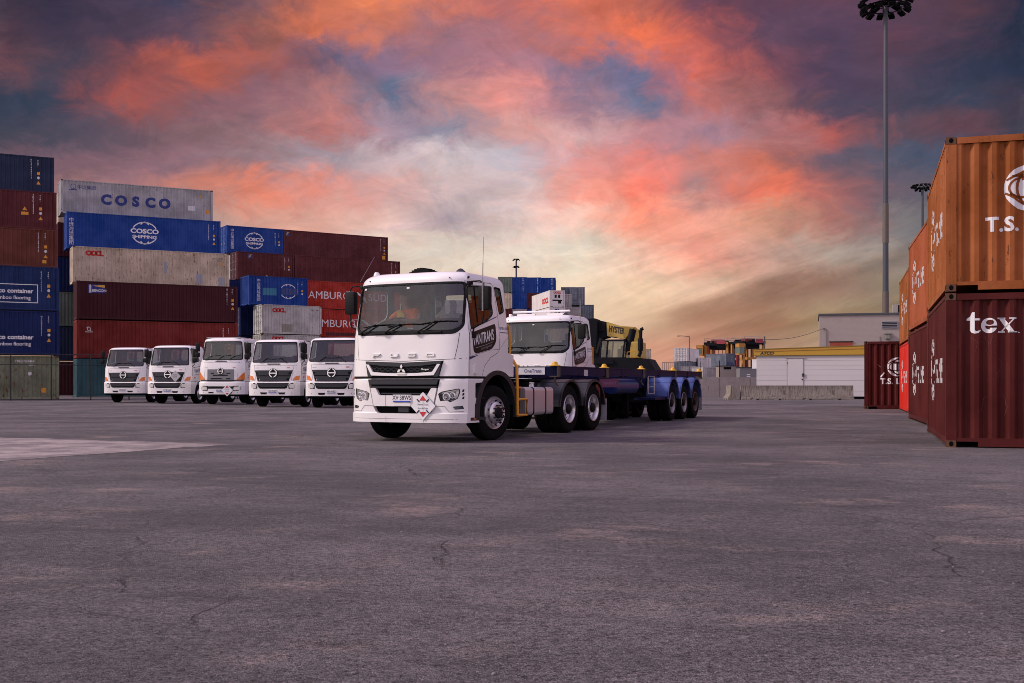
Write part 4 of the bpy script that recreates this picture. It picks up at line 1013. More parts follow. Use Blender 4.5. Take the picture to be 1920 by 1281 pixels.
def cab_shell(parent, hw, lean, roof, yb, z0, n=44, bulge=.22, bexp=6, rr=.16, mats=None, rearr=.10, name='cab_shell', levels=None, thick=.035, solid=False):
    """closed hollow body lofted from plan outlines; y of the front face = lean(z)+bulge*|x/hw|^bexp"""
    bm = BM()
    def outline(z, ins):
        w = hw(z) - ins; pts = []
        y0 = lean(z) + ins
        for i in range(n + 1):
            u = -1 + 2 * i / n
            u = math.copysign(abs(u) ** .8, u)
            pts.append((w * u, y0 + bulge * abs(u) ** bexp))
        ys = y0 + bulge; ye = yb(z) - ins; m_ = 12
        side = [(w, ys + (ye - rearr - ys) * i / m_) for i in range(1, m_ + 1)]
        cor = [(w - rearr + rearr * math.cos(a), ye - rearr + rearr * math.sin(a)) for a in [PI / 2 * k / 4 for k in range(1, 5)]]
        back = [((w - rearr) * (1 - 2 * k / 6), ye) for k in range(1, 6)]
        pts += side + cor + back + [(-x, y) for x, y in reversed(cor)] + [(-x, y) for x, y in reversed(side)]
        return [Vector((x, y, z)) for x, y in pts]
    zs = list(levels) if levels else [z0 + (roof - rr - z0) * i / 12 for i in range(13)]
    lv = [(z, 0.0) for z in zs if z < roof - rr - 1e-6] + [(roof - rr, 0.0)]
    for k in range(1, 7):
        a = PI / 2 * k / 6
        lv.append((roof - rr + rr * math.sin(a), rr * 1.15 * (1 - math.cos(a))))
    lv.append((roof + .012, rr * 1.15 + .25))
    rings = []
    for z, ins in lv: rings.append([bm.verts.new(p) for p in outline(z, ins)])
    N = len(rings[0])
    for a, b_ in zip(rings, rings[1:]):
        for i in range(N): bm.faces.new((a[i], a[(i + 1) % N], b_[(i + 1) % N], b_[i]))
    bm.faces.new(rings[0][::-1]); bm.faces.new(rings[-1])
    bmesh.ops.recalc_face_normals(bm, faces=bm.faces)
    me = bpy.data.meshes.new(name); bm.to_mesh(me); bm.free()
    for m_ in (mats or [WHITE, CABIN]): me.materials.append(m_)
    me.polygons.foreach_set('use_smooth', [True] * len(me.polygons))
    o = bpy.data.objects.new(name, me); C.objects.link(o)
    if solid: o.parent = parent; return o
    s = o.modifiers.new('s', 'SOLIDIFY'); s.thickness = thick; s.offset = -1; s.material_offset = 1
    dg = bpy.context.evaluated_depsgraph_get(); dg.update()
    nm = bpy.data.meshes.new_from_object(o.evaluated_get(dg)); o.modifiers.clear(); o.data = nm; bpy.data.meshes.remove(me)
    o.parent = parent
    return o
def mirror_bm(fn, bm):
    fn(bm, 1); fn(bm, -1)

def make_prime_mover(label):
    T = thing('prime_mover', label, 'truck')
    hw = lambda z: 1.235 - max(0, z - 1.95) * .105
    lean = lambda z: (0.0 if z < 1.2 else (z - 1.2) * .06 if z < 2.0 else .048 + (z - 2.0) * .125)
    yb = lambda z: 2.14 if z < 1.62 else 1.90
    FB, FE = .22, 6
    def FM(x, z, d): return (x, lean(z) + FB * abs(min(1, abs(x) / hw(z))) ** FE - d, z)
    def SM(s): return lambda y, z, d: (s * (hw(z) + d), y, z)
    roof = 3.13
    cab = cab_shell(T, hw, lean, roof, yb, 1.205, rr=.17, levels=[1.205, 1.3, 1.4, 1.5, 1.6, 1.618, 1.665, 1.75, 1.85, 1.95, 2.05, 2.2, 2.4, 2.6, 2.8])
    ws_hole = rpoly([(-1.10, 2.885), (1.10, 2.885), (1.125, 2.12), (.98, 2.045), (-.98, 2.045), (-1.125, 2.12)], [.06, .06, .07, .08, .08, .07])
    ws_rim = rpoly([(-1.135, 2.925), (1.135, 2.925), (1.165, 2.10), (1.03, 1.965), (-1.03, 1.965), (-1.165, 2.10)], [.08, .08, .08, .10, .10, .08])
    sw = rpoly([(.345, 2.83), (1.19, 2.885), (1.27, 2.38), (.99, 2.245), (.37, 2.075)], [.07, .07, .09, .1, .07])
    qw = rpoly([(1.42, 2.895), (1.675, 2.885), (1.745, 2.46), (1.535, 2.395)], .05)
    rw = rpoly([(-.42, 2.82), (.42, 2.82), (.42, 2.36), (-.42, 2.36)], .07)
    cuts = [prism(ws_hole, 'y', -.4, .55), prism(sw, 'x', -1.6, 1.6), prism(qw, 'x', -1.6, 1.6), prism(rw, 'y', 1.6, 2.3)]
    arch = prism([(1.38 + .745 * math.cos(a), .52 + .745 * math.sin(a)) for a in [2 * PI * k / 40 for k in range(40)]], 'x', .62, 1.7)
    arch2 = prism([(1.38 + .745 * math.cos(a), .52 + .745 * math.sin(a)) for a in [2 * PI * k / 40 for k in range(40)]], 'x', -1.7, -.62)
    boolean_cut(cab, cuts + [arch, arch2])
    # glass
    g = BM(); patch(g, ws_hole, FM, -.012, su=.08); obj('windscreen', g, GLASS, T, smooth=True)
    g = BM(); patch(g, ws_rim, FM, .004, -.02, holes=[ws_hole], su=.08)
    sl = obj('windscreen_seal', g, BLACKP, T)
    for s in (1, -1):
        g = BM(); patch(g, sw, SM(s), -.02, sv=.2); patch(g, qw, SM(s), -.02, sv=.2); obj('side_window', g, SGLASS, T)
        g = BM()
        for o_ in (sw, qw):
            cx = sum(p[0] for p in o_) / len(o_); cz = sum(p[1] for p in o_) / len(o_)
            outer = [((p[0] - cx) * 1.05 + cx, (p[1] - cz) * 1.07 + cz) for p in o_]
            patch(g, outer, SM(s), .004, -.02, holes=[o_], sv=.2)
        patch(g, [(.66, 2.2), (.675, 2.2), (.66, 2.84), (.645, 2.84)], SM(s), -.01, -.02)
        obj('window_seal', g, BLACKP, T)
    g = BM(); patch(g, rw, lambda x, z, d: (x, 1.88 + d, z), 0); obj('rear_window', g, SGLASS, T)
    # panel joints
    j = BM()
    def ln(pts, mp, w=.009, d=.002, su=.1, sv=.1): patch(j, line2d(pts, w), mp, d, None, su=su, sv=sv)
    for s in (1, -1):
        ln([(s * 1.10, 1.985), (s * 1.075, 1.75), (s * 1.03, 1.515)], FM)
        ln([(s * 1.03, 1.515), (s * 1.22, 1.53)], FM)
        ln([(.27, 2.93), (.265, 1.24)], SM(s)); ln([(.27, 2.93), (1.30, 2.965), (1.40, 2.90), (1.47, 2.3), (1.46, 1.72), (1.40, 1.66), (1.10, 1.56), (.86, 1.40), (.76, 1.215)], SM(s))
        ln([(.265, 1.56), (1.10, 1.70), (1.46, 1.72)], SM(s), .006)
        ln([(1.46, 1.72), (1.88, 2.0)], SM(s), .005)
    ln([(-1.03, 1.515), (-.5, 1.495), (0, 1.48), (.5, 1.495), (1.03, 1.515)], FM)
    obj('panel_joint', j, simple('joint_grey', (.05, .05, .055), .8), cab)
    # name letters on the front
    L_ = BM()
    def let(cx, shape):
        for pts in shape: patch(L_, [(cx + x * 1.06, 1.592 + z) for x, z in pts], FM, .028, .0)
    a, b_, h_ = .085, .030, .016
    let(-.59, [[(-a, b_), (a, b_), (a - .01, b_ - h_), (-a + .035, b_ - h_), (-a + .035, .004), (a - .03, .004), (a - .035, -.008), (-a + .035, -.008), (-a + .035, -b_), (-a, -b_)]])
    let(-.205, [[(-a, b_), (-a + .032, b_), (-a + .032, -b_ + h_), (a - .032, -b_ + h_), (a - .032, b_), (a, b_), (a, -b_ + .01), (a - .02, -b_), (-a + .02, -b_), (-a, -b_ + .01)]])
    let(.175, [[(a, b_), (-a + .02, b_), (-a, b_ - .01), (-a, -.004), (-a + .02, -.010), (a - .035, -.010), (a - .035, -b_ + .012), (-a, -b_ + .012), (-a, -b_), (a - .02, -b_), (a, -b_ + .01), (a, .002), (a - .02, .008), (-a + .035, .008), (-a + .035, b_ - .012), (a, b_ - .012)]])
    pts = rpoly([(-a, b_), (a, b_), (a, -b_), (-a, -b_)], .02); hol = rpoly([(-a + .033, b_ - .015), (a - .033, b_ - .015), (a - .033, -b_ + .015), (-a + .033, -b_ + .015)], .006)
    patch(L_, [(.56 + x * 1.1, 1.592 + z) for x, z in pts], FM, .016, .0, holes=[[(.56 + x * 1.1, 1.592 + z) for x, z in hol]])
    obj('name_lettering', L_, CHROME, cab)
    # upper grille
    G1 = [(-.835, 1.485), (-.4, 1.468), (0, 1.455), (.4, 1.468), (.835, 1.485), (.755, 1.19), (-.755, 1.19)]
    g = BM(); patch(g, G1, FM, .006, -.01, su=.12); gr = obj('grille', g, BLACKP, T)
    g = BM(); patch(g, [(-.815, 1.478), (-.4, 1.461), (0, 1.448), (.4, 1.461), (.815, 1.478), (.80, 1.435), (.4, 1.395), (0, 1.378), (-.4, 1.395), (-.80, 1.435)], FM, .045, .0, su=.12)
    for s in (1, -1): patch(g, [(s * .805, 1.425), (s * .755, 1.20), (s * .66, 1.20), (s * .72, 1.40)], FM, .04, .0)
    obj('grille_bar', g, DARKG, gr, recalc=True)
    g = BM()
    patch(g, [(-.795, 1.425), (-.735, 1.425), (-.64, 1.285), (-.3, 1.262), (0, 1.258), (.3, 1.262), (.64, 1.285), (.735, 1.425), (.795, 1.425), (.67, 1.222), (0, 1.208), (-.67, 1.222)], FM, .05, .0, su=.12)
    obj('grille_trim', g, WHITE, gr, recalc=True)
    g = BM()   # honeycomb
    for row in range(3):
        for c_ in range(-5, 6):
            cx = c_ * .125 + (row % 2) * .0625; cz = 1.365 - row * .038
            if abs(cx) > .66 - row * .03: continue
            o_ = [(cx + .062 * math.cos(rad(60 * k)), cz + .021 * math.sin(rad(60 * k))) for k in range(6)]
            i_ = [(cx + .052 * math.cos(rad(60 * k)), cz + .0155 * math.sin(rad(60 * k))) for k in range(6)]
            patch(g, o_, FM, .02, .0, holes=[i_])
    obj('grille_mesh', g, DARKG, gr)
    g = BM()
    def rh(cx, cz, ang, s=.052):
        pts = [(0, 0), (s * .52, s * .9), (0, s * 1.8), (-s * .52, s * .9)]
        c_, q = math.cos(ang), math.sin(ang)
        patch(g, [(cx + x * c_ - z * q, cz + x * q + z * c_) for x, z in pts], FM, .075, .04)
    rh(0, 1.335, 0); rh(.006, 1.33, rad(-120)); rh(-.006, 1.33, rad(120))
    patch(g, [(-.085, 1.272), (.085, 1.272), (.10, 1.238), (-.10, 1.238)], FM, .065, .03)
    obj('emblem', g, CHROME, gr, recalc=True)
    g = BM(); wrap(g, mv(text2d('Shogun', .030, .02, sx=1.35), .40, 1.318), FM, .032); obj('model_lettering', g, CHROME, gr)
    # lower body: bumper and steps
    bm_ = BM()
    bump = cab_shell(T, lambda z: 1.235, lambda z: 0.0 if z > .53 else -.03, 1.168, lambda z: 1.02, .36, rr=.035, mats=[WHITE, CHASSIS], rearr=.03, name='bumper', solid=True, levels=[.36, .365, .45, .525, .535, .7, .9, 1.05])
    V = [(-.775, 1.15), (.775, 1.15), (.66, .66), (.60, .56), (.54, .525), (-.54, .525), (-.60, .56), (-.66, .66)]
    hlr = rpoly([(.735, .885), (.80, .925), (1.115, .985), (1.13, .92), (1.09, .80), (.97, .735), (.90, .765), (.775, .755)], .015)
    fog = rpoly([(1.0, .655), (1.165, .675), (1.185, .615), (1.04, .60)], .01)
    st1 = rpoly([(.50, 1.08), (.88, 1.10), (.88, .82), (.50, .80)], .03); st2 = rpoly([(.48, .70), (.90, .70), (.86, .47), (.48, .47)], .02)
    cc = [prism(V, 'y', -.3, .10), arch_cut(1), arch_cut(-1)]
    for s in (1, -1):
        cc += [prism([(s * x, z) for x, z in hlr], 'y', -.3, .26), prism([(s * x, z) for x, z in fog], 'y', -.3, .22),
               prism(st1, 'x', s * 1.06, s * 1.4), prism(st2, 'x', s * 1.02, s * 1.4)]
    boolean_cut(bump, cc)
    g = BM(); box(g, -.77, .77, .09, .11, .5, 1.16); box(g, -1.0, 1.0, .30, .34, .36, 1.15)
    for s in (1, -1): box(g, *sorted((s * .95, s * 1.0)), .34, 1.0, .36, 1.15)
    obj('bumper_backing', g, CHASSIS, T)
    g = BM(); patch(g, [(-1.20, 1.205), (1.20, 1.205), (1.20, 1.168), (-1.20, 1.168)], FM, -.015, -.3, su=.06)
    for s in (1, -1): patch(g, [(.24, 1.205), (.95, 1.205), (.95, 1.168), (.24, 1.168)], SM(s), -.012, -.2)
    obj('shadow_gap', g, BLACKP, T)
    # lower grille pieces
    F0 = lambda x, z, d: (x, .0 - d + FB * abs(x / 1.235) ** 6, z)
    g = BM(); patch(g, [(-.745, 1.135), (.745, 1.135), (.72, 1.055), (-.72, 1.055)], F0, .03, -.06); patch(g, [(-.715, 1.03), (.715, 1.03), (.69, .985), (-.69, .985)], F0, .0, -.06)
    patch(g, [(-.50, .90), (.50, .90), (.48, .875), (-.48, .875)], F0, -.02, -.06); patch(g, [(-.11, .645), (.11, .645), (.11, .545), (-.11, .545)], F0, -.01, -.06)
    lg = obj('lower_grille', g, DARKG, T, recalc=True)
    g = BM(); patch(g, rpoly([(-.71, .99), (-.60, .99), (-.515, .855), (.515, .855), (.60, .99), (.71, .99), (.635, .655), (-.635, .655)], .02), F0, .012, -.05)
    cp = obj('centre_panel', g, WHITE, T, recalc=True)
    g = BM()
    for x in (-.37, .37): patch(g, line2d([(x, .855), (x, .655)], .006), F0, .014)
    for x in (-.35, .45): patch(g, line2d([(x, .47), (x + .0, .37)], .006), F0, .032)
    patch(g, line2d([(-1.1, .43), (0, .425), (1.1, .43)], .005), F0, .032, su=.1)
    obj('panel_joint', g, MATS['joint_grey'], cp)
    # licence plate
    pl = rpoly([(-.205, .868), (.185, .868), (.185, .728), (-.205, .728)], .01)
    g = BM(); patch(g, pl, F0, .03, .0); lp = obj('licence_plate', g, PLATEW, T)
    g = BM(); wrap(g, mv(text2d('XV·38WS', .082, .012, 'CENTER', .86), -.01, .775), F0, .033); obj('plate_lettering', g, TXTB, lp)
    g = BM(); patch(g, [(-.20, .757), (.18, .757), (.18, .732), (-.20, .732)], F0, .033); obj('plate_strip', g, BLUES, lp)
    g = BM(); patch(g, [(-.19, .715), (.17, .715), (.17, .665), (-.19, .665)], F0, .02, .0); obj('plate_bracket', g, WHITE, T)
    # diamond sign
    dc = (.455, .665); R_ = .258
    g = BM(); patch(g, rpoly([(dc[0], dc[1] + R_), (dc[0] + R_, dc[1]), (dc[0], dc[1] - R_), (dc[0] - R_, dc[1])], .03), F0, .055, .045); dm = obj('diamond_sign', g, PLATEW, T)
    g = BM(); patch(g, [(dc[0], dc[1] + .19), (dc[0] + .075, dc[1] + .10), (dc[0] - .075, dc[1] + .10)], F0, .058); patch(g, [(dc[0], dc[1] - .20), (dc[0] + .075, dc[1] - .105), (dc[0] - .075, dc[1] - .105)], F0, .058)
    obj('red_triangle', g, TXTC, dm)
    g = BM(); wrap(g, mv(text2d('Without Trucks', .030, .0, 'CENTER', .84), dc[0], dc[1] + .015), F0, .058); wrap(g, mv(text2d('Australia Stops', .030, .0, 'CENTER', .84), dc[0], dc[1] - .052), F0, .058)
    obj('lettering', g, TXTB, dm)
    g = BM()
    for k in range(4):
        a_ = rad(45 + 90 * k); cx, cz = dc[0] + .14 * math.cos(a_), dc[1] + .14 * math.sin(a_)
        dx_, dz_ = .035 * math.cos(a_ + (0 if k % 2 else 0)), .035 * math.sin(a_)
        patch(g, line2d([(cx - dx_, cz - dz_), (cx + dx_, cz + dz_)], .022), F0, .060, .055)
    patch(g, line2d([(dc[0] + .005, dc[1] + .10), (dc[0] + .005, dc[1] - .10)], .004), F0, .0585)
    obj('sign_clip', g, DARKG, dm)
    # lights
    for s in (1, -1):
        FS = lambda x, z, d: F0(s * x, z, d)
        rt = bpy.data.objects.new('headlight', None); C.objects.link(rt); rt.parent = T
        g = BM(); patch(g, hlr, FS, -.06, None, su=.06); obj('housing', g, simple('lamp_chrome', (.055, .06, .08), .25, metal=.5, var=.9, scale=18), rt)
        g = BM()
        for cx, cz, r0 in ((.895, .835, .062), (1.0, .86, .045)):
            M_ = Matrix.Translation(FS(cx, cz, .0)) @ Matrix.Rotation(-PI / 2, 4, 'Z')
            lathe(g, [(r0, -.05), (r0, -.01), (r0 - .008, -.008), (r0 - .014, -.03), (r0 * .45, -.045), (0.0, -.02)], 20, M_)
        obj('projector', g, CHROME, rt, smooth=30, recalc=True)
        g = BM(); patch(g, [(.79, .905), (1.10, .965), (1.105, .945), (.80, .888)], FS, -.02, -.05); patch(g, [(1.06, .93), (1.105, .935), (1.07, .81), (1.03, .79)], FS, -.02, -.05)
        for cx, cz, r0 in ((.895, .835, .072), (1.0, .86, .054)): patch(g, ring2d(cx, cz, r0, r0, n=20), FS, -.005, -.03, holes=[ring2d(cx, cz, r0 * .82, r0 * .82, n=20)])
        obj('light_strip', g, simple('lamp_bright', (.75, .76, .82), .2, metal=.3), rt)
        g = BM(); patch(g, hlr, FS, -.002, -.02, holes=[[(.927 + (x - .927) * .93, .855 + (z - .855) * .90) for x, z in hlr]], su=.06); obj('lamp_rim', g, BLACKP, rt)
        g = BM(); patch(g, hlr, FS, -.008, None, su=.06); obj('lens', g, LENS, rt)
        g = BM(); patch(g, fog, FS, -.03, None); obj('fog_lamp', g, MATS['lamp_chrome'], T)
        g = BM()
        for k in range(3): patch(g, [(1.165, .965 - k * .065), (1.19, .97 - k * .065), (1.185, .925 - k * .065), (1.155, .92 - k * .065)], FS, .003)
        obj('vent_slot', g, BLACKP, bump)
        g = BM(); patch(g, line2d([(.66, .66), (.86, .665), (.95, .56), (1.18, .57)], .010), FS, .004, su=.05); obj('panel_joint', g, simple('crease_grey', (.28, .27, .28), .6), bump)
        g = BM(); patch(g, [(.32, .455), (.90, .455), (.88, .40), (.32, .40)], lambda y, z, d: (s * (1.235 + d), y, z), .006, 0); sp_ = obj('step_plate', g, DARKG, T)
        g = BM(); patch(g, [(.42, .442), (.52, .442), (.52, .418), (.42, .418)], lambda y, z, d: (s * (1.235 + d), y, z), .012, 0); obj('side_marker', g, AMBER, T)
        g = BM()
        for zz in (.82, .47, 1.08): box(g, *sorted((s * 1.07, s * 1.225)), .5, .88, zz - .03, zz)
        obj('step', g, BLACKP, T)
        # door handle, logo panel, stripes
        g = BM(); patch(g, rpoly([(.43, 1.41), (.53, 1.41), (.53, 1.25), (.43, 1.25)], .02), SM(s), .03, 0); obj('door_handle', g, WHITE, T)
        lp_ = rpoly([(.375, 2.0), (1.335, 2.205), (1.33, 1.86), (1.16, 1.72), (.52, 1.615), (.43, 1.66)], [.03, .06, .1, .15, .08, .06])
        g = BM(); patch(g, lp_, SM(s), .003, None, sv=.1); lo = obj('logo_panel', g, LOGOBG, T)
        g = BM(); bb = text2d('VANTRANS', .175, .025, sx=.78)
        xs = [w.co.x for w in bb.verts]; wd = max(xs)
        for w in bb.verts:
            x_ = w.co.x if s > 0 else w.co.x
            w.co.x, w.co.y = (.40 + w.co.x * .80 / wd if s > 0 else 1.20 - w.co.x * .80 / wd), 0
            w.co.z = 0
        bb.free(); bb = text2d('VANTRANS', .17, .025, sx=.8)
        wd = max(w.co.x for w in bb.verts)
        for w in bb.verts:
            f = w.co.x / wd; hgt = w.co.y
            y_ = .41 + .82 * f if s > 0 else 1.23 - .82 * f
            w.co.y = 1.76 + (y_ - .41) * .17 + hgt * (1.12 + .1 * f); w.co.x = y_
        wrap(g, bb, SM(s), .006); obj('logo_lettering', g, TXTW, lo)
        g = BM(); patch(g, line2d([(.50, 1.72), (.9, 1.79), (1.2, 1.86)], .010), SM(s), .006)
        bb = text2d('transport', .05, 0); wd = max(w.co.x for w in bb.verts)
        for w in bb.verts:
            f = w.co.x / wd; y_ = .72 + .42 * f if s > 0 else 1.14 - .42 * f
            w.co.y = 1.69 + (y_ - .72) * .2 + w.co.y; w.co.x = y_
        wrap(g, bb, SM(s), .006); obj('logo_lettering', g, MATS['crease_grey'], lo)
        g = BM(); patch(g, line2d([(.30, 1.58), (.285, 1.98), (.345, 2.06), (.9, 2.20), (1.42, 2.34)], .016), SM(s), .003, sv=.1)
        patch(g, [(.275, 1.555), (.275, 1.505), (.65, 1.60)], SM(s), .003); obj('pinstripe', g, NAVY, cab)
        for txt_, sz, zz in (('03 9314 5188', .056, 2.10), ('www.vantrans.com.au', .032, 2.035)):
            g = BM(); bb = text2d(txt_, sz, .012, sx=1.0); wd = max(w.co.x for w in bb.verts)
            for w in bb.verts: w.co.x = 1.49 + .36 * w.co.x / wd if s > 0 else 1.85 - .36 * w.co.x / wd; w.co.y += zz
            wrap(g, bb, SM(s), .003); obj('phone_lettering', g, TXTN, cab)
        # wheel arch flare
        g = BM()
        A0, A1 = rad(-8), rad(186)
        ou = [(1.38 + .885 * math.cos(a) * 1.02, .52 + .80 * math.sin(a)) for a in [A0 + (A1 - A0) * k / 28 for k in range(29)]]
        inn = [(1.38 + .735 * math.cos(a), .52 + .715 * math.sin(a)) for a in [A1 + (A0 - A1) * k / 28 for k in range(29)]]
        patch(g, ou + inn, lambda y, z, d: (s * (1.235 + d), y, z), .015, -.14); obj('wheel_arch_flare', g, GUARDK, T, recalc=True)
        g = BM()
        lathe(g, [(.74, -.60), (.74, 0)], 24, Matrix.Translation((s * 1.22, 1.38, .52)) @ Matrix.Scale(s, 4, (1, 0, 0)), a0=rad(-5), a1=rad(185))
        box(g, *sorted((s * .62, s * 1.2)), 2.10, 2.14, .30, 1.15)
        obj('inner_guard', g, CHASSIS, T)
        wheel('wheel', T, s * 1.215, 1.30, .52, sgn=s, steer=rad(-11))
        for yc in (4.88, 6.25):
            wheel('wheel', T, s * 1.20, yc, .52, sgn=s, dual=True)
            g = BM()
            A = [rad(14 + (166 - 14) * k / 18) for k in range(19)]
            ext = [(yc + .62 * math.cos(a), .53 + .63 * math.sin(a)) for a in A]
            first, last = ext[0], ext[-1]
            ext = [(first[0] + .02, .58)] + ext + [(last[0] - .02, .58)]
            for (ya, za), (yb_, zb) in zip(ext, ext[1:]):
                vq = [g.verts.new(p) for p in ((s * .60, ya, za), (s * 1.235, ya, za), (s * 1.235, yb_, zb), (s * .60, yb_, zb))]; g.faces.new(vq)
            outer = ext; inner = [(yc + (y - yc) * .93, .53 + (z - .53) * .93) for y, z in ext]
            patch(g, outer + inner[::-1], lambda y, z, d: (s * (1.235 + d), y, z), .012, -.02)
            for k in (5, 9, 13):
                y_, z_ = ext[k]; tube(g, [(s * .60, y_, z_ + .004), (s * 1.235, y_, z_ + .004)], .008, 5)
            obj('mudguard', g, GUARDK, T)
        g = BM(); box(g, *sorted((s * .75, s * 1.24)), 6.93, 6.95, .22, .72); obj('mud_flap', g, simple('pale_flap', (.30, .29, .33), .6), T)
        # mirrors
        x_ = 1.46 if s > 0 else 1.43
        g = BM()
        tube(g, [(s * 1.16, .44, 2.90), (s * 1.2, .42, 2.93), (s * 1.38, .40, 2.93), (s * x_, .40, 2.88), (s * x_, .40, 2.3), (s * 1.42, .40, 2.16), (s * 1.26, .40, 2.08), (s * 1.23, .42, 1.97)], .014, 8)
        box(g, *sorted((s * 1.20, s * 1.26)), .36, .48, 1.90, 2.02, bev=.012); box(g, *sorted((s * 1.13, s * 1.19)), .36, .50, 2.87, 2.93, bev=.01)
        mr = obj('mirror_arm', g, BLACKP, T, smooth=True)
        g = BM(); box(g, *sorted((s * (x_ - .10), s * (x_ + .12))), .36, .50, 2.40, 2.83, bev=.03)
        obj('mirror_housing', g, BLACKP, mr, smooth=True)
        # fuel tank and straps
        tk = [(math.cos(a), math.sin(a)) for a in (0,)]
        sec = rpoly([(.70, 1.0), (1.215, 1.0), (1.215, .43), (.70, .43)], .09, 5)
        g = prism([(s * x, z) for x, z in sec], 'y', 2.63, 3.98); bmesh.ops.recalc_face_normals(g, faces=g.faces)
        tko = obj('fuel_tank', g, TANKM, T, smooth=40)
        g = BM()
        for yy in (3.0, 3.58):
            sc2 = [(s * (.957 + (x - .957) * 1.02), .715 + (z - .715) * 1.03) for x, z in sec]; addprism(g, sc2, 'y', yy, yy + .045)
        obj('tank_strap', g, BLACKP, tko)
        g = BM(); tube(g, [(s * .98, 3.4, .99), (s * 1.0, 3.38, 1.09)], .055, 12); obj('tank_cap', g, CHROME, tko)
        g = BM(); box(g, *sorted((s * .75, s * 1.1)), 2.36, 2.62, .55, .98, bev=.02); tube(g, [(s * 1.0, 2.34, .8), (s * 1.0, 2.5, .98)], .05, 8); obj('air_tank', g, CHASSIS, T)
    # yellow access rail behind the cab
    g = BM(); s = 1
    tube(g, [(.95, 2.02, 2.235), (1.08, 2.03, 2.235), (1.145, 2.05, 2.18), (1.15, 2.07, 1.9), (1.15, 2.08, 1.62), (1.12, 2.06, 1.57)], .022, 10)
    tube(g, [(1.10, 2.20, 1.56), (1.17, 2.18, 1.52), (1.25, 2.17, 1.40), (1.27, 2.17, .92), (1.27, 2.17, .45)], .03, 10)
    tube(g, [(1.27, 2.17, .45), (1.27, 2.58, .45), (1.27, 2.58, .76), (1.27, 2.17, .76)], .028, 8); tube(g, [(1.22, 2.05, .99), (1.18, 2.5, .99), (.9, 2.55, .97)], .02, 8)
    obj('access_rail', g, YEL, T, smooth=True)
    # chassis
    g = BM()
    for s in (1, -1):
        box(g, *sorted((s * .38, s * .46)), .5, 7.0, .74, 1.02)
        for yy in (4.88, 6.25): box(g, *sorted((s * .48, s * .60)), yy - .5, yy + .5, .45, .62)
    for yy in (.9, 2.3, 3.2, 4.2, 5.5, 6.9): box(g, -.39, .39, yy, yy + .12, .78, .98)
    for yy in (4.88, 6.25): tube(g, [(-.95, yy, .52), (.95, yy, .52)], .09, 10); lathe(g, [(.02, -.2), (.2, -.1), (.2, .1), (.02, .2)], 12, Matrix.Translation((0, yy, .52)))
    tube(g, [(-1.0, 1.38, .5), (1.0, 1.38, .5)], .07, 8)
    box(g, -.4, .4, .6, 2.0, .5, 1.2); box(g, -.42, .42, 5.0, 6.1, 1.02, 1.10)
    box(g, -.9, .9, .35, .6, .34, .5)
    obj('chassis_frame', g, CHASSIS, T)
    g = BM(); box(g, .35, .62, 1.95, 2.12, 1.7, 2.9, bev=.03); box(g, .55, 1.0, 1.95, 2.15, 1.68, 2.05, bev=.03); obj('air_intake', g, BLACKP, T)
    g = BM(); box(g, -.9, .9, 2.14, 2.2, 1.0, 1.6); obj('cab_rear_bracket', g, CHASSIS, T)
    # roof fittings
    g = BM(); lathe(g, [(0, .07), (.035, .06), (.07, .03), (.10, .0), (.10, -.05)], 14, Matrix.Translation((.86, .62, roof + .0)) @ Matrix.Rotation(-PI / 2, 4, 'Y')); obj('roof_antenna', g, DARKG, T, smooth=True)
    g = BM(); lathe(g, [(0, .10), (.04, .09), (.06, .05), (.06, -.05)], 14, Matrix.Translation((-.98, .62, roof - .02)) @ Matrix.Rotation(-PI / 2, 4, 'Y')); obj('roof_lamp', g, WHITE, T, smooth=True)
    g = BM()
    for x in (-.86, -.72, .72, .86, -.2, .2): box(g, x - .008, x + .008, .20, .24, 2.985, 3.0)
    tube(g, [(1.12, .42, 3.0), (1.15, .42, 3.02)], .02, 8)
    obj('roof_rivet', g, BLACKP, T)
    g = BM(); tube(g, [(1.46, .36, 2.38), (1.46, .36, 2.62), (1.46, .36, 2.9)], .017, 8); tube(g, [(1.46, .36, 2.9), (1.46, .37, 3.25)], .008, 6); tube(g, [(1.46, .37, 3.25), (1.47, .38, 3.72)], .0045, 5); obj('whip_antenna', g, simple('antenna_grey', (.25, .24, .25), .4, metal=.6), T)
    g = BM(); tube(g, [(-1.16, .32, 3.0), (-1.02, .6, 3.50)], .003, 5); obj('whip_antenna', g, MATS['antenna_grey'], T)
    # wipers
    for px_, x1, x2, zt in ((-.98, -.62, -.05, 2.165), (-.42, -.08, .36, 2.165), (.28, .66, 1.07, 2.205)):
        g = BM()
        q = lambda x, z, d: Vector(FM(x, z, d))
        tube(g, [q(px_, 2.00, .02), q(px_ + .02, 2.01, .05), q((px_ + x1) / 2, 2.09, .05), q(x1, zt, .04)], .014, 6)
        tube(g, [q(x1 - .30, zt - .045, .02), q(x1, zt - .005, .025), q((x1 + x2) / 2, zt, .025), q(x2, zt - .01, .02)], .011, 6)
        box(g, px_ - .04, px_ + .04, FM(px_, 2, 0)[1] - .06, FM(px_, 2, 0)[1] + .02, 1.975, 2.02, bev=.008)
        obj('wiper', g, BLACKP, T)
    g = BM(); patch(g, [(-.66, 2.02), (-.30, 2.02), (-.30, 1.985), (-.66, 1.985)], FM, .03, 0); obj('grab_handle', g, BLACKP, T); g = BM(); patch(g, [(.42, 2.03), (.78, 2.03), (.78, 1.995), (.42, 1.995)], FM, .03, 0); obj('grab_handle', g, BLACKP, T)
    # interior
    g = BM(); box(g, -1.12, 1.12, .33, .62, 1.5, 2.09, bev=.04); box(g, -.98, -.30, .40, .66, 1.6, 2.16, bev=.05); box(g, -1.1, 1.1, .3, 1.85, 1.26, 1.32)
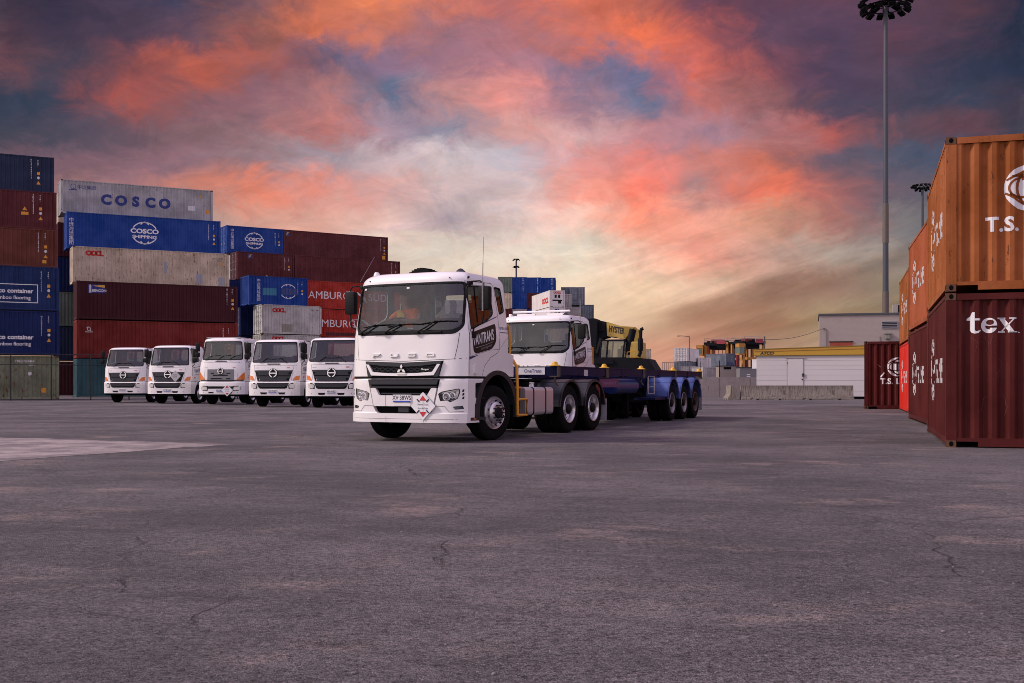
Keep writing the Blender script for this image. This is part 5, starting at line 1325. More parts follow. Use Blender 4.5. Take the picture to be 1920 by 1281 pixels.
    box(g, .02, .13, .30, .36, 2.08, 2.20, bev=.01); box(g, .28, .35, .30, .36, 2.08, 2.20, bev=.01); obj('dashboard', g, simple('dash_grey', (.045, .055, .062), .8, spec=.2), T)
    for xs_ in (-.62, .62):
        g = BM(); box(g, xs_ - .25, xs_ + .25, .95, 1.45, 1.72, 1.88, bev=.05); box(g, xs_ - .25, xs_ + .25, 1.42, 1.58, 1.8, 2.42, bev=.06); box(g, xs_ - .14, xs_ + .14, 1.44, 1.54, 2.40, 2.62, bev=.04); box(g, xs_ - .2, xs_ + .2, 1.0, 1.4, 1.3, 1.72)
        obj('seat', g, simple('seat_grey', (.03, .03, .034), .85), T)
    g = BM(); Mw = Matrix.Translation((-.60, .62, 2.22)) @ Matrix.Rotation(rad(28), 4, 'X')
    ringp = [Mw @ Vector((.235 * math.cos(a), .235 * math.sin(a), 0)) for a in [2 * PI * k / 28 for k in range(29)]]
    tube(g, ringp, .016, 8); tube(g, [Mw @ Vector((-.22, 0, 0)), Mw @ Vector((0, 0, -.05)), Mw @ Vector((.22, 0, 0))], .014, 6)
    tube(g, [Mw @ Vector((0, 0, -.05)), Mw @ Vector((0, -.02, -.45))], .03, 8); obj('steering_wheel', g, BLACKP, T, smooth=True)
    g = BM(); box(g, -.66, -.28, .36, .365, 2.10, 2.25, M=Matrix.Translation((0, .0, 0)) @ Matrix.Rotation(rad(-12), 4, 'X')); obj('paper_sheet', g, PLATEW, T)
    g = BM(); box(g, .42, .72, .8, 1.1, 2.0, 2.3, bev=.06); obj('cab_bag', g, MATS['seat_grey'], T)
    g = BM(); patch(g, [(-.02, 2.85), (.04, 2.85), (.04, 2.82), (-.02, 2.82)], FM, -.008); patch(g, [(-1.02, 2.86), (-.95, 2.86), (-.95, 2.83), (-1.02, 2.83)], FM, -.008); obj('windscreen_sticker', g, PLATEW, T)
    return T
def arch_cut(s):
    return prism([(1.38 + .745 * math.cos(a), .52 + .745 * math.sin(a)) for a in [2 * PI * k / 40 for k in range(40)]], 'x', *sorted((s * .62, s * 1.7)))

HEAD = rad(26.5)
OX, OY = -1.9956, 20.3738
Sx, Sy, Bx, By = math.cos(HEAD), -math.sin(HEAD), math.sin(HEAD), math.cos(HEAD)
def tw(x, y): return (OX + x * Sx + y * Bx, OY + x * Sy + y * By)
pm = make_prime_mover('large white prime mover in front, driver at the wheel, towing the blue trailer')
pm.location = (OX, OY, 0); pm.rotation_euler[2] = -HEAD
pm['group'] = 'white cab-over prime movers of the same model'
pm2 = copy_tree(pm, None, skip=('whip_antenna', 'cab_bag', 'paper_sheet'))
pm2['label'] = 'second white prime mover parked behind the blue trailer, roof bar fitted'
Z2 = 33.0
# windscreen's upper right corner at column 1065
wx, wy = 1.10 * Sx + .22 * Bx, 1.10 * Sy + .22 * By
pm2.location = ((1064 - 960) / FPX * Z2 - wx, Z2 - wy, 0)
g = BM(); tube(g, [(-.95, .75, 3.26), (.95, .75, 3.26)], .035, 10); box(g, -.8, -.2, .70, .80, 3.13, 3.20); box(g, .2, .8, .70, .80, 3.13, 3.20)
obj('roof_bar', g, WHITE, pm2, smooth=True)
g = BM(); tube(g, [(1.46, .36, 2.9), (1.46, .37, 3.55)], .006, 5); obj('whip_antenna', g, MATS['antenna_grey'], pm2)
# spare tyre carried behind the front cab
sp_t = BM(); Ms = Matrix.Translation((-1.02, 2.42, 2.93)) @ Matrix.Rotation(rad(82), 4, 'Z')
lathe(sp_t, [(.30, -.13), (.42, -.15), (.49, -.14), (.515, -.10)] + [q for i in range(4) for q in ((.52, -.09 + .045 * i), (.52, -.06 + .045 * i), (.50, -.055 + .045 * i), (.50, -.05 + .045 * i))] + [(.515, .10), (.49, .14), (.42, .15), (.30, .13), (.30, -.13)], 44, Ms)
for k in range(44):
    a = 2 * PI * k / 44; p = Ms @ Vector((-.12, .518 * math.cos(a), .518 * math.sin(a))); q = Ms @ Vector((.12, .518 * math.cos(a + .12), .518 * math.sin(a + .12)))
    bar(sp_t, p, q, .012, .016, up=(Ms.to_3x3() @ Vector((0, math.cos(a), math.sin(a)))))
sp_o = obj('spare_tyre', sp_t, RUBBER, pm, smooth=30, recalc=True)
g = BM(); box(g, -1.1, -.94, 2.2, 2.3, 1.0, 2.95); obj('tyre_carrier', g, CHASSIS, pm)

# ------------------------------------------------------------------ driver
def skin_body(name, joints, bones, parent, mat, sub=2, smooth=True, loc=None, rz=0):
    me = bpy.data.meshes.new(name); me.from_pydata([j[0] for j in joints], bones, []); me.materials.append(mat)
    o = bpy.data.objects.new(name, me); C.objects.link(o)
    m = o.modifiers.new('s', 'SKIN'); m.use_smooth_shade = True
    for i, j in enumerate(joints):
        r = j[1]; o.data.skin_vertices[0].data[i].radius = (r, r) if isinstance(r, (int, float)) else r
        o.data.skin_vertices[0].data[i].use_root = (i == 0)
    o.modifiers.new('u', 'SUBSURF').levels = sub
    dg = bpy.context.evaluated_depsgraph_get(); dg.update()
    nm = bpy.data.meshes.new_from_object(o.evaluated_get(dg)); o.modifiers.clear(); o.data = nm; bpy.data.meshes.remove(me)
    for p in nm.polygons: p.use_smooth = True
    o.parent = parent
    if loc: o.location = loc; o.rotation_euler[2] = rz
    return o
PX0, PY0 = -.50, 1.12          # hips, in the prime mover's own frame
def hand(joints, bones, wi, wrist, d, side, curl):
    """palm with four unequal fingers and a thumb, appended to a joint list"""
    w = Vector(wrist); d = Vector(d).normalized(); s = Vector(side).normalized(); c = Vector(curl).normalized()
    joints.append((tuple(w + d * .05), (.036, .018))); pi = len(joints) - 1; bones.append((wi, pi))
    for k, ln_ in enumerate((.060, .068, .062, .048)):
        b0 = w + d * .085 + s * (.026 - .0175 * k)
        joints.append((tuple(b0), .0095)); a = len(joints) - 1; bones.append((pi, a))
        joints.append((tuple(b0 + d * ln_ * .55 + c * .012), .0085)); b_ = len(joints) - 1; bones.append((a, b_))
        joints.append((tuple(b0 + d * ln_ * .75 + c * .040), .0075)); bones.append((b_, b_ + 1))
    t0 = w + d * .03 + s * .034
    joints.append((tuple(t0), .011)); a = len(joints) - 1; bones.append((pi, a))
    joints.append((tuple(t0 + d * .035 + s * .020 + c * .012), .010)); bones.append((a, a + 1))
    joints.append((tuple(t0 + d * .055 + s * .018 + c * .030), .008)); bones.append((a + 1, a + 2))
J = [((-.50, 1.14, 1.96), (.17, .13)), ((-.50, 1.12, 2.12), (.165, .125)), ((-.51, 1.06, 2.28), (.18, .125)), ((-.52, 1.00, 2.42), (.185, .115)), ((-.53, .97, 2.50), (.10, .09)), ((-.545, .94, 2.57), .06), ((-.56, .90, 2.66), (.075, .085)), ((-.565, .885, 2.74), (.072, .085)), ((-.565, .89, 2.795), (.045, .05))]
Bn = [(0, 1), (1, 2), (2, 3), (3, 4), (4, 5), (5, 6), (6, 7), (7, 8)]
def arm(sh, el, wr, hd, sd, cu):
    i = len(J); J.append((sh, .07)); J.append((tuple((Vector(sh) + Vector(el)) / 2), .055)); J.append((el, .045)); J.append((tuple((Vector(el) + Vector(wr)) / 2), .038)); J.append((wr, .028))
    Bn.extend([(3, i), (i, i + 1), (i + 1, i + 2), (i + 2, i + 3), (i + 3, i + 4)])
    hand(J, Bn, i + 4, wr, hd, sd, cu)
arm((-.32, .99, 2.44), (-.26, .82, 2.26), (-.44, .60, 2.27), (-.3, -1, .15), (-1, .2, .3), (0, -.3, -1))
arm((-.72, .99, 2.44), (-.84, .82, 2.26), (-.74, .60, 2.27), (.2, -1, .15), (1, .2, .3), (0, -.3, -1))
i0 = len(J)
for s in (-1, 1):
    k = len(J); J.extend([((-.50 + s * .10, 1.08, 1.94), .10), ((-.50 + s * .13, .82, 1.95), .082), ((-.50 + s * .13, .62, 1.93), .065), ((-.50 + s * .13, .58, 1.65), .055), ((-.50 + s * .13, .60, 1.40), .042), ((-.50 + s * .13, .50, 1.36), .040)])
    Bn.extend([(0, k), (k, k + 1), (k + 1, k + 2), (k + 2, k + 3), (k + 3, k + 4), (k + 4, k + 5)])
DW = bpy.data.objects.new('person', None); C.objects.link(DW)
DW.location = (OX, OY, 0); DW.rotation_euler[2] = -HEAD
tag(DW, 'driver in an orange high visibility shirt leaning over the steering wheel', 'person')
skin_body('body', J, Bn, DW, SKIN)
def garment(name, idx_r, mat, pts, bones):
    return skin_body(name, pts, bones, DW, mat)
sh = [((-.50, 1.14, 1.99), (.185, .145)), ((-.50, 1.12, 2.12), (.182, .142)), ((-.51, 1.06, 2.28), (.196, .142)), ((-.52, 1.00, 2.42), (.195, .13)), ((-.53, .975, 2.50), (.095, .09)),
      ((-.32, .99, 2.44), .088), ((-.29, .90, 2.35), .078), ((-.265, .83, 2.27), .062), ((-.72, .99, 2.44), .088), ((-.78, .90, 2.35), .078), ((-.835, .83, 2.27), .062)]
skin_body('work_shirt', sh, [(0, 1), (1, 2), (2, 3), (3, 4), (3, 5), (5, 6), (6, 7), (3, 8), (8, 9), (9, 10)], DW, HIVIS)
g = BM(); patch(g, [(-.66, 2.46), (-.61, 2.50), (-.50, 2.40), (-.52, 2.28), (-.68, 2.28)], lambda x, z, d: (x, .845 + (2.5 - z) * .16 - d, z), .012, -.02); obj('yellow_yoke', g, HIVISY, DW)
g = BM()
for s, x in ((1, -.285), (-1, -.775)):
    ringp = [Vector((x + .082 * math.cos(a), .90 + .05 * math.sin(a), 2.35 + .075 * math.sin(a))) for a in [2 * PI * k / 14 for k in range(15)]]; tube(g, ringp, .014, 5)
obj('reflective_band', g, SILVERT, DW)
hr = skin_body('hair', [((-.562, .93, 2.70), (.07, .06)), ((-.565, .905, 2.775), (.078, .09)), ((-.565, .90, 2.815), (.05, .06))], [(0, 1), (1, 2)], DW, HAIR)
f = BM(); box(f, -.575, -.548, .795, .83, 2.665, 2.705, bev=.006)
for s in (-1, 1): lathe(f, [(0, -.012), (.018, 0), (.018, .01), (0, .012)], 8, Matrix.Translation((-.565 + s * .077, .90, 2.69)))
obj('nose_and_ears', f, SKIN, DW, smooth=True)
f = BM()
for s in (-1, 1): box(f, -.562 + s * .03 - .011, -.562 + s * .03 + .011, .808, .822, 2.716, 2.724)
box(f, -.585, -.54, .808, .822, 2.636, 2.642); obj('eyes_and_mouth', f, HAIR, DW)
g = skin_body('trousers', [((-.50, 1.14, 1.97), (.18, .14)), ((-.40, 1.08, 1.94), .112), ((-.37, .82, 1.95), .095), ((-.37, .62, 1.93), .078), ((-.37, .58, 1.65), .066), ((-.37, .60, 1.44), .055), ((-.60, 1.08, 1.94), .112), ((-.63, .82, 1.95), .095), ((-.63, .62, 1.93), .078), ((-.63, .58, 1.65), .066), ((-.63, .60, 1.44), .055)],
             [(0, 1), (1, 2), (2, 3), (3, 4), (4, 5), (0, 6), (6, 7), (7, 8), (8, 9), (9, 10)], DW, NAVY)

# ------------------------------------------------------------------ skeletal trailer
TA = rad(23); Kx, Ky = .4808, 25.3407
T = thing('skeletal_trailer', 'blue skeletal container trailer with yellow twist locks and six visible mudguards', 'trailer', (Kx, Ky, 0), -TA)
g = BM(); top = 1.43
for s in (1, -1):
    box(g, *sorted((s * .42, s * .50)), -1.5, 1.2, top - .24, top - .02); box(g, *sorted((s * .42, s * .52)), 1.2, 11.35, top - .46, top - .02)
    box(g, *sorted((s * .36, s * .58)), 1.2, 11.35, top - .48, top - .46); box(g, *sorted((s * .36, s * .58)), -1.5, 11.35, top - .02, top)
    box(g, *sorted((s * 1.13, s * 1.19)), -1.5, 4.7, top - .18, top - .01); box(g, *sorted((s * 1.08, s * 1.20)), -1.5, 11.3, top - .010, top + .012)
    box(g, *sorted((s * 1.13, s * 1.19)), 4.9, 11.3, top - .14, top - .01)
for yy in (-1.55, 1.7, 3.0, 4.8, 6.4, 8.05, 9.6, 11.3): box(g, -1.2, 1.2, yy - .06, yy + .06, top - .2, top - .013)
box(g, -1.2, 1.2, -1.64, -1.60, top - .2, top + .005)
obj('frame', g, TRLB, T)
g = BM(); box(g, -.50, .50, -.4, 1.2, top - .30, top - .25); box(g, -.3, .3, -.2, .2, 1.08, top - .30); obj('kingpin_plate', g, CHASSIS, T)
g = BM(); box(g, -1.0, .2, -1.645, -1.642, top - .17, top - .03); obj('bolster_edge', g, BLACKP, T)
g = BM(); box(g, .33, .93, -1.655, -1.645, top - .17, top - .02); sg = obj('maker_plate', g, PLATEW, T)
g = BM(); wrap(g, mv(text2d('OneTrans', .07, .02, 'CENTER'), .66, top - .125), lambda x, z, d: (x, -1.655 - d, z), .002); obj('plate_lettering', g, TXTN, sg)
for s in (1, -1):
    for yy in (-1.55, 1.75, 4.85, 8.1, 11.3):
        g = BM(); x = s * 1.12
        lathe(g, [(0, .10), (.05, .085), (.065, .03), (.12, .012), (.12, 0), (0, 0)], 14, Matrix.Translation((x, yy, top + .012)) @ Matrix.Rotation(-PI / 2, 4, 'Y'))
        tl = obj('twist_lock', g, YELB, T, smooth=True)
        g = BM(); box(g, x - .09, x + .09, yy - .09, yy + .09, top - .22, top + .008); tube(g, [(x, yy, top - .22), (x, yy, top - .34), (x + s * .05, yy + .05, top - .40)], .02, 6); obj('lock_housing', g, simple('rusty_steel', (.09, .065, .04), .8, var=.5), tl)
    for k, yw in enumerate((7.76, 9.13, 10.51)):
        wheel('wheel', T, s * 1.20, yw, .51, R=.51, sgn=s, dual=True, rimmat=simple('dull_trailer_rim', (.26, .25, .26), .45, metal=.6, var=.4) if k < 2 else simple('rusty_rim', (.10, .065, .05), .8, var=.4))
        g = BM()
        A = [rad(6 + 168 * j / 18) for j in range(19)]
        rr_ = .66; ext = [(yw + rr_ * math.cos(a), .56 + rr_ * math.sin(a) * 1.04) for a in A]
        for (ya, za), (yb_, zb) in zip(ext, ext[1:]): g.faces.new([g.verts.new(p) for p in ((s * .58, ya, za), (s * 1.235, ya, za), (s * 1.235, yb_, zb), (s * .58, yb_, zb))])
        inn = [(yw + (y - yw) * .93, .56 + (z - .56) * .93) for y, z in ext]
        patch(g, ext + inn[::-1], lambda y, z, d: (s * (1.235 + d), y, z), .012, -.02)
        for j in (5, 9, 13): tube(g, [(s * .58, ext[j][0], ext[j][1] + .004), (s * 1.235, ext[j][0], ext[j][1] + .004)], .009, 5)
        obj('mudguard', g, GRDB, T, smooth=40)
    g = BM(); box(g, *sorted((s * .58, s * 1.235)), 7.02, 7.10, .64, .70); box(g, *sorted((s * .6, s * 1.2)), 5.9, 7.05, .62, .68); obj('guard_tray', g, TRLB, T)
    g = BM(); box(g, *sorted((s * .7, s * 1.22)), 11.28, 11.30, .22, .95); obj('mud_flap', g, MATS['pale_flap'], T)
    # ladder, tank, landing leg
    g = BM(); tube(g, [(s * 1.2, 5.25, .80), (s * 1.2, 5.25, 1.26), (s * 1.2, 5.85, 1.26), (s * 1.2, 5.85, .80), (s * 1.2, 5.25, .80)], .014, 6); tube(g, [(s * 1.2, 5.25, .98), (s * 1.2, 5.85, .98)], .012, 6); obj('step_ladder', g, simple('pale_steel', (.35, .32, .33), .5, metal=.4), T)
    g = BM(); tube(g, [(s * .95, 2.75, 1.0), (s * .95, 4.6, 1.0)], .19, 20); obj('air_tank', g, simple('trailer_blue_tank', (.008, .022, .12), .4), T, smooth=True)
    g = BM(); box(g, *sorted((s * .80, s * .94)), 4.2, 4.36, .35, 1.1); box(g, *sorted((s * .76, s * .98)), 4.1, 4.46, .28, .34)
    bar(g, (s * .87, 4.3, .9), (s * .6, 6.6, .75), .14, .05); obj('landing_leg', g, CHASSIS, T)
    g = BM(); patch(g, [(1.2, .98), (2.6, .98), (2.6, 1.18), (1.2, 1.18)], lambda y, z, d: (s * (1.19 + d), y, z), .015, 0); sk = obj('side_banner', g, simple('purple_banner', (.075, .020, .095), .4), T)
    g = BM()
    bb = text2d('transport', .07, .01, shear=.3); wd = max(w.co.x for w in bb.verts)
    for w in bb.verts: w.co.x = (1.35 + 1.05 * w.co.x / wd) if s > 0 else (2.4 - 1.05 * w.co.x / wd); w.co.y += 1.05
    wrap(g, bb, lambda y, z, d: (s * (1.19 + d), y, z), .02); obj('banner_lettering', g, simple('mauve_lettering', (.35, .2, .35), .6), sk)
    g = BM(); tube(g, [(s * 1.18, 1.0, .75), (s * 1.18, 1.0, 1.05)], .09, 14); tube(g, [(s * 1.18, 1.0, 1.05), (s * 1.18, 1.0, 1.13)], .035, 8)
    obj('fire_extinguisher', g, simple('extinguisher_red', (.16, .01, .012), .4), T, smooth=True) if s > 0 else g.free()
    g = BM(); box(g, *sorted((s * 1.191, s * 1.197)), .1, .35, top - .19, top - .05); obj('reflector', g, SILVERT, T)
g = BM()
for yw in (7.76, 9.13, 10.51): tube(g, [(-.95, yw, .51), (.95, yw, .51)], .075, 10); box(g, -.62, -.48, yw - .45, yw + .45, .55, .66); box(g, .48, .62, yw - .45, yw + .45, .55, .66)
for s in (1, -1): box(g, *sorted((s * .50, s * .60)), 6.9, 11.2, .66, .98)
box(g, -1.2, 1.2, 11.32, 11.40, .75, .9); box(g, -.5, .5, 3.0, 5.5, .72, .95); box(g, -.9, -.5, 5.2, 6.8, .5, .9)
for x in (-.7, .7): tube(g, [(x, .9, 1.0), (x + .1, 2.2, .7), (x, 3.2, .9)], .03, 6)
obj('running_gear', g, CHASSIS, T)
g = BM()
for s in (1, -1): box(g, *sorted((s * .85, s * 1.15)), 11.405, 11.43, .77, .88)
obj('tail_light', g, REDL, T)

# ------------------------------------------------------------------ row of parked white trucks
def make_row_truck(label, kind):
    """kind 'round': modern cab with slatted V grille; 'square': taller cab with a flat grey grille"""
    T = thing('parked_truck', label, 'truck', group='white trucks parked in a row on the left')
    sq = kind == 'square'
    W2 = 1.2; zb = .52; roof = 3.36 if sq else 3.05
    hw = lambda z: W2 - max(0, z - 1.9) * .13
    lean = lambda z: (0 if z < 1.17 else (z - 1.17) * (.09 if not sq else .05) if z < 1.95 else .07 + (z - 1.95) * (.20 if not sq else .12))
    FB, FE = .24, 5
    def FM(x, z, d): return (x, lean(z) + FB * min(1, abs(x) / hw(z)) ** FE - d, z)
    def SM(s): return lambda y, z, d: (s * (hw(z) + d), y, z)
    wt, wb = (3.17, 2.28) if sq else (2.93, 2.04)
    YB = 2.25 if sq else 1.95
    cab = cab_shell(T, hw, lean, roof, lambda z: YB, 1.163, rr=.17, n=30, bulge=.24, bexp=5, levels=[1.163, 1.35, 1.5, 1.7, 1.9, 2.1, 2.3, 2.5, 2.7])
    wsh = rpoly([(-.95, wt - .03), (.95, wt - .03), (1.05, wb), (-1.05, wb)], [.07, .07, .10, .10])
    wsr = rpoly([(-.985, wt + .01), (.985, wt + .01), (1.09, wb - .04), (-1.09, wb - .04)], [.08, .08, .11, .11])
    sw = rpoly([(.45, wt - .05), (1.25, wt - .05), (1.28, wb + .18), (.42, wb + .05)], .07)
    rw = rpoly([(-.75, wt - .05), (.75, wt - .05), (.75, wb + .25), (-.75, wb + .25)], .08)
    WY, WR = 1.30, .5
    archs = [prism([(WY + .66 * math.cos(a), .5 + .70 * math.sin(a)) for a in [2 * PI * k / 28 for k in range(28)]], 'x', *sorted((s * .6, s * 1.6))) for s in (1, -1)]
    boolean_cut(cab, [prism(wsh, 'y', -.4, .6), prism(sw, 'x', -1.6, 1.6), prism(rw, 'y', YB - .2, YB + .3)] + archs)
    g = BM(); patch(g, wsh, FM, -.012, su=.12); obj('windscreen', g, GLASS, T, smooth=True)
    g = BM(); patch(g, wsr, FM, .004, -.02, holes=[wsh], su=.12); obj('windscreen_seal', g, BLACKP, T)
    for s in (1, -1):
        g = BM(); patch(g, sw, SM(s), -.02, sv=.3); obj('side_window', g, SGLASS, T)
    g = BM(); patch(g, rw, lambda x, z, d: (x, YB - .02, z), 0); obj('rear_window', g, SGLASS, T)
    bump = cab_shell(T, lambda z: W2 + .01, lambda z: -.04, 1.16, lambda z: .98, zb, rr=.06, n=30, mats=[WHITE, CHASSIS], rearr=.03, name='bumper', solid=True, levels=[zb, .7, .9])
    F0 = lambda x, z, d: (x, -.04 + FB * abs(x / (W2 + .01)) ** 6 - d, z)
    archs = [prism([(WY + .66 * math.cos(a), .5 + .70 * math.sin(a)) for a in [2 * PI * k / 28 for k in range(28)]], 'x', *sorted((s * .6, s * 1.6))) for s in (1, -1)]
    boolean_cut(bump, archs)
    g = BM(); box(g, -1.1, 1.1, .1, .9, .42, .53); obj('under_tray', g, CHASSIS, T)
    if not sq:
        G = [(-.90, 1.655), (.90, 1.655), (.72, 1.12), (-.72, 1.12)]
        g = BM(); patch(g, G, FM, .004, -.02, su=.15); gr = obj('grille', g, BLACKP, T)
        g = BM()
        for k in range(2):
            z1_ = 1.65 - k * .265; w1, w2 = .89 - k * .09, .82 - k * .09
            patch(g, [(-w1, z1_), (w1, z1_), (w1 - .03, z1_ - .09), (w1 - .16, z1_ - .09), (w1 - .17, z1_ - .14), (w1 - .16, z1_ - .18), (w1 - .06, z1_ - .19), (w1 - .07, z1_ - .225), (-w1 + .07, z1_ - .225), (-w1 + .06, z1_ - .19), (-w1 + .16, z1_ - .18), (-w1 + .17, z1_ - .14), (-w1 + .16, z1_ - .09), (-w1 + .03, z1_ - .09)], FM, .03, 0, su=.2)
        patch(g, [(-.74, 1.06), (.74, 1.06), (.70, .96), (.60, .96), (.58, .90), (-.58, .90), (-.60, .96), (-.70, .96)], F0, .03, 0, su=.2)
        obj('grille_bar', g, DARKG, gr, recalc=True)
        g = BM(); patch(g, [(-.76, 1.085), (.76, 1.085), (.66, .86), (.58, .83), (-.58, .83), (-.66, .86)], F0, .004, -.01, su=.2); obj('lower_grille', g, BLACKP, T)
        hl = rpoly([(.76, 1.0), (.86, 1.045), (1.10, 1.065), (1.13, .98), (1.05, .87), (.80, .85)], .03); amb = [(.93, 1.27), (1.03, 1.40), (1.175, 1.42), (1.165, 1.22), (.91, 1.19)]
        ec, er = 1.525, .19
        intk = [(.26, .665), (.60, .665), (.56, .575), (.30, .575)]
        zl = .055
    else:
        g = BM(); patch(g, [(-.70, 1.77), (.70, 1.77), (.70, 1.00), (-.70, 1.00)], FM, .02, -.02, su=.2); gr = obj('grille', g, simple('mid_grey_plastic', (.16, .16, .17), .5), T)
        g = BM()
        for zz, ww in ((1.60, .52), (1.50, .40), (1.33, .52), (1.07, .52)): patch(g, [(-ww, zz), (ww, zz), (ww, zz - .055), (-ww, zz - .055)], FM, .023)
        patch(g, [(-1.15, 1.245), (1.15, 1.245), (1.15, 1.20), (-1.15, 1.20)], FM, .022, 0, su=.1)
        patch(g, [(-.98, .92), (.98, .92), (.80, .80), (-.80, .80)], F0, .004, su=.2); obj('grille_slot', g, BLACKP, gr)
        hl = rpoly([(.72, .90), (1.16, .92), (1.16, .74), (.70, .73)], .02); amb = [(.83, 1.25), (1.16, 1.62), (1.19, 1.60), (1.19, 1.25)]
        ec, er = 1.68, .15
        intk = [(.35, .64), (.62, .64), (.62, .57), (.35, .57)]
        zl = .05
    for s in (1, -1):
        g = BM(); patch(g, [(s * x, z) for x, z in hl], F0, .010, -.01, su=.08); hh = obj('headlight', g, simple('lamp_glass', (.62, .62, .66), .18, metal=.5, var=.6, scale=12), T)
        g = BM(); patch(g, [(s * (x * 1.0), z) for x, z in rpoly([(hl[0][0] - .03, .83), (hl[0][0] - .03, 1.0), (.86, 1.085), (1.13, 1.10), (1.16, .98), (1.06, .84)], .03)] if not sq else [(s * x, z) for x, z in [(.66, .70), (.66, .94), (1.18, .96), (1.18, .70)]], F0, .005, su=.08); obj('lamp_surround', g, BLACKP, hh)
        g = BM(); patch(g, [(s * x, z) for x, z in amb], FM, .015, 0, su=.08); obj('indicator', g, AMBER, T)
        g = BM(); patch(g, rpoly([(.56, 1.40), (.70, 1.40), (.70, 1.33), (.56, 1.33)], .02), SM(s), .02, 0); obj('side_marker', g, AMBER, T)
        g = BM(); patch(g, [(s * x, z) for x, z in intk], F0, .004); patch(g, [(s * .86, .66), (s * 1.0, .66), (s * 1.0, .60), (s * .9, .60)], F0, .004); obj('air_slot', g, BLACKP, bump)
        g = BM(); patch(g, ring2d(s * 1.09, .63, .04, .045, n=12), F0, .006); obj('fog_lamp', g, MATS['lamp_glass'], T)
        # door lettering and pinstripe box
        zo = wb - 2.04
        g = BM(); bx = [(.50, 1.50 + zo), (.52, 1.84 + zo), (1.75, 1.98 + zo), (1.75, 1.92 + zo)]
        patch(g, line2d([(.36, 1.46 + zo), (.37, 1.84 + zo), (.44, 1.88 + zo), (1.85, 2.02 + zo)], .022), SM(s), .003, sv=.2); patch(g, line2d([(.5, 1.50 + zo), (1.85, 1.60 + zo)], .016), SM(s), .003)
        obj('pinstripe', g, NAVY, cab)
        g = BM(); bb = text2d('VANTRANS', .20, .03, sx=.8); wd = max(w.co.x for w in bb.verts)
        for w in bb.verts:
            f = w.co.x / wd; y_ = .60 + 1.1 * f if s > 0 else 1.70 - 1.1 * f
            w.co.y = 1.60 + zo + (y_ - .6) * .09 + w.co.y; w.co.x = y_
        wrap(g, bb, SM(s), .004); obj('door_lettering', g, TXTN, cab)
        g = BM(); bb = text2d('0123', .05, .02); 
        for w in bb.verts: w.co.x = (.62 + w.co.x) if s > 0 else (.9 - w.co.x); w.co.y += 1.08 + (.35 if sq else .08)
        wrap(g, bb, SM(s), .004); obj('fleet_number', g, TXTN, cab)
        g = BM()
        tube(g, [(s * 1.1, .40, wt - .05), (s * 1.3, .32, wt - .02), (s * 1.36, .32, wt - .3), (s * 1.36, .32, wb + .05), (s * 1.2, .36, wb - .12)], .016, 6)
        mr = obj('mirror_arm', g, BLACKP, T)
        g = BM(); box(g, *sorted((s * 1.26, s * 1.46)), .26, .42, wt - .50, wt - .08, bev=.04); box(g, *sorted((s * 1.26, s * 1.48)), .24, .42, wt - .78, wt - .54, bev=.05); obj('mirror_housing', g, BLACKP, mr, smooth=True)
        g = BM(); box(g, *sorted((s * 1.0, s * 1.19)), .45, .72, .60, 1.1); obj('step_well', g, DARKG, T)
        wheel('wheel', T, s * 1.17, WY, .5, R=.5, sgn=s, holes=False)
        if s > 0 or True: wheel('wheel', T, s * 1.17, 5.4, .5, R=.5, sgn=s, dual=True, holes=False)
        g = BM(); box(g, *sorted((s * .35, s * .43)), .6, 6.8, .72, .98); box(g, *sorted((s * .6, s * 1.15)), 2.6, 3.7, .5, 1.0, bev=.05); obj('chassis_rail', g, CHASSIS, T)
        g = BM(); lathe(g, [(.62, -.5), (.62, 0)], 16, Matrix.Translation((s * 1.18, 5.4, .5)) @ Matrix.Scale(s, 4, (1, 0, 0)), a0=rad(12), a1=rad(168)); obj('mudguard', g, GUARDK, T)
    g = BM()
    patch(g, ring2d(0, ec, er * 1.12, er * 1.12, n=28), FM, .05, .02); eb = obj('emblem', g, BLACKP, T)
    g = BM()
    patch(g, ring2d(0, ec, er, er, n=32), FM, .056, .05, holes=[ring2d(0, ec, er * .78, er * .78, n=32)])
    patch(g, [(-er * .80, ec + er * .12), (er * .80, ec + er * .12), (er * .80, ec - er * .12), (-er * .80, ec - er * .12)], FM, .056, .05)
    patch(g, [(-er * .5, ec + er * .80), (er * .5, ec + er * .80), (0, ec + er * 1.0)], FM, .0565, .05)
    obj('emblem_ring', g, simple('bright_chrome', (.80, .80, .80), .25, metal=.5), eb)
    g = BM()
    patch(g, [(-er * .32, ec + er * .72), (er * .32, ec + er * .72), (0, ec + er * 1.05)], FM, .060, .05); patch(g, [(-er * .32, ec - er * .72), (er * .32, ec - er * .72), (0, ec - er * 1.05)], FM, .060, .05); obj('emblem_notch', g, BLACKP, eb)
    g = BM(); wrap(g, mv(text2d('500' if not sq else '700', .05, .03, sx=1.5), .62, wb - .29 if not sq else 1.84), FM, .006); obj('series_lettering', g, TXTR, cab)
    g = BM(); wrap(g, mv(text2d('Hybrid' if False else 'Ranger' if False else 'PRORANGE'[:0] + 'series', .04, .0, sx=1.5), -.88, wb - .29 if not sq else 1.84), FM, .006); obj('series_lettering', g, MATS['crease_grey'], cab)
    g = BM(); patch(g, [(-.20, .775), (.20, .775), (.20, .64), (-.20, .64)], F0, .02, 0); lp = obj('licence_plate', g, PLATEW, T)
    g = BM(); patch(g, [(-.19, .665), (.19, .665), (.19, .645), (-.19, .645)], F0, .024); obj('plate_strip', g, BLUES, lp)
    g = BM(); patch(g, line2d([(-1.05, wb - .17), (0, wb - .15), (1.05, wb - .17)], .008), FM, .003, su=.15)
    for s in (1, -1): patch(g, line2d([(s * .94, wb - .16), (s * .86, 1.30), (s * .84, 1.2)], .008), FM, .003, su=.1)
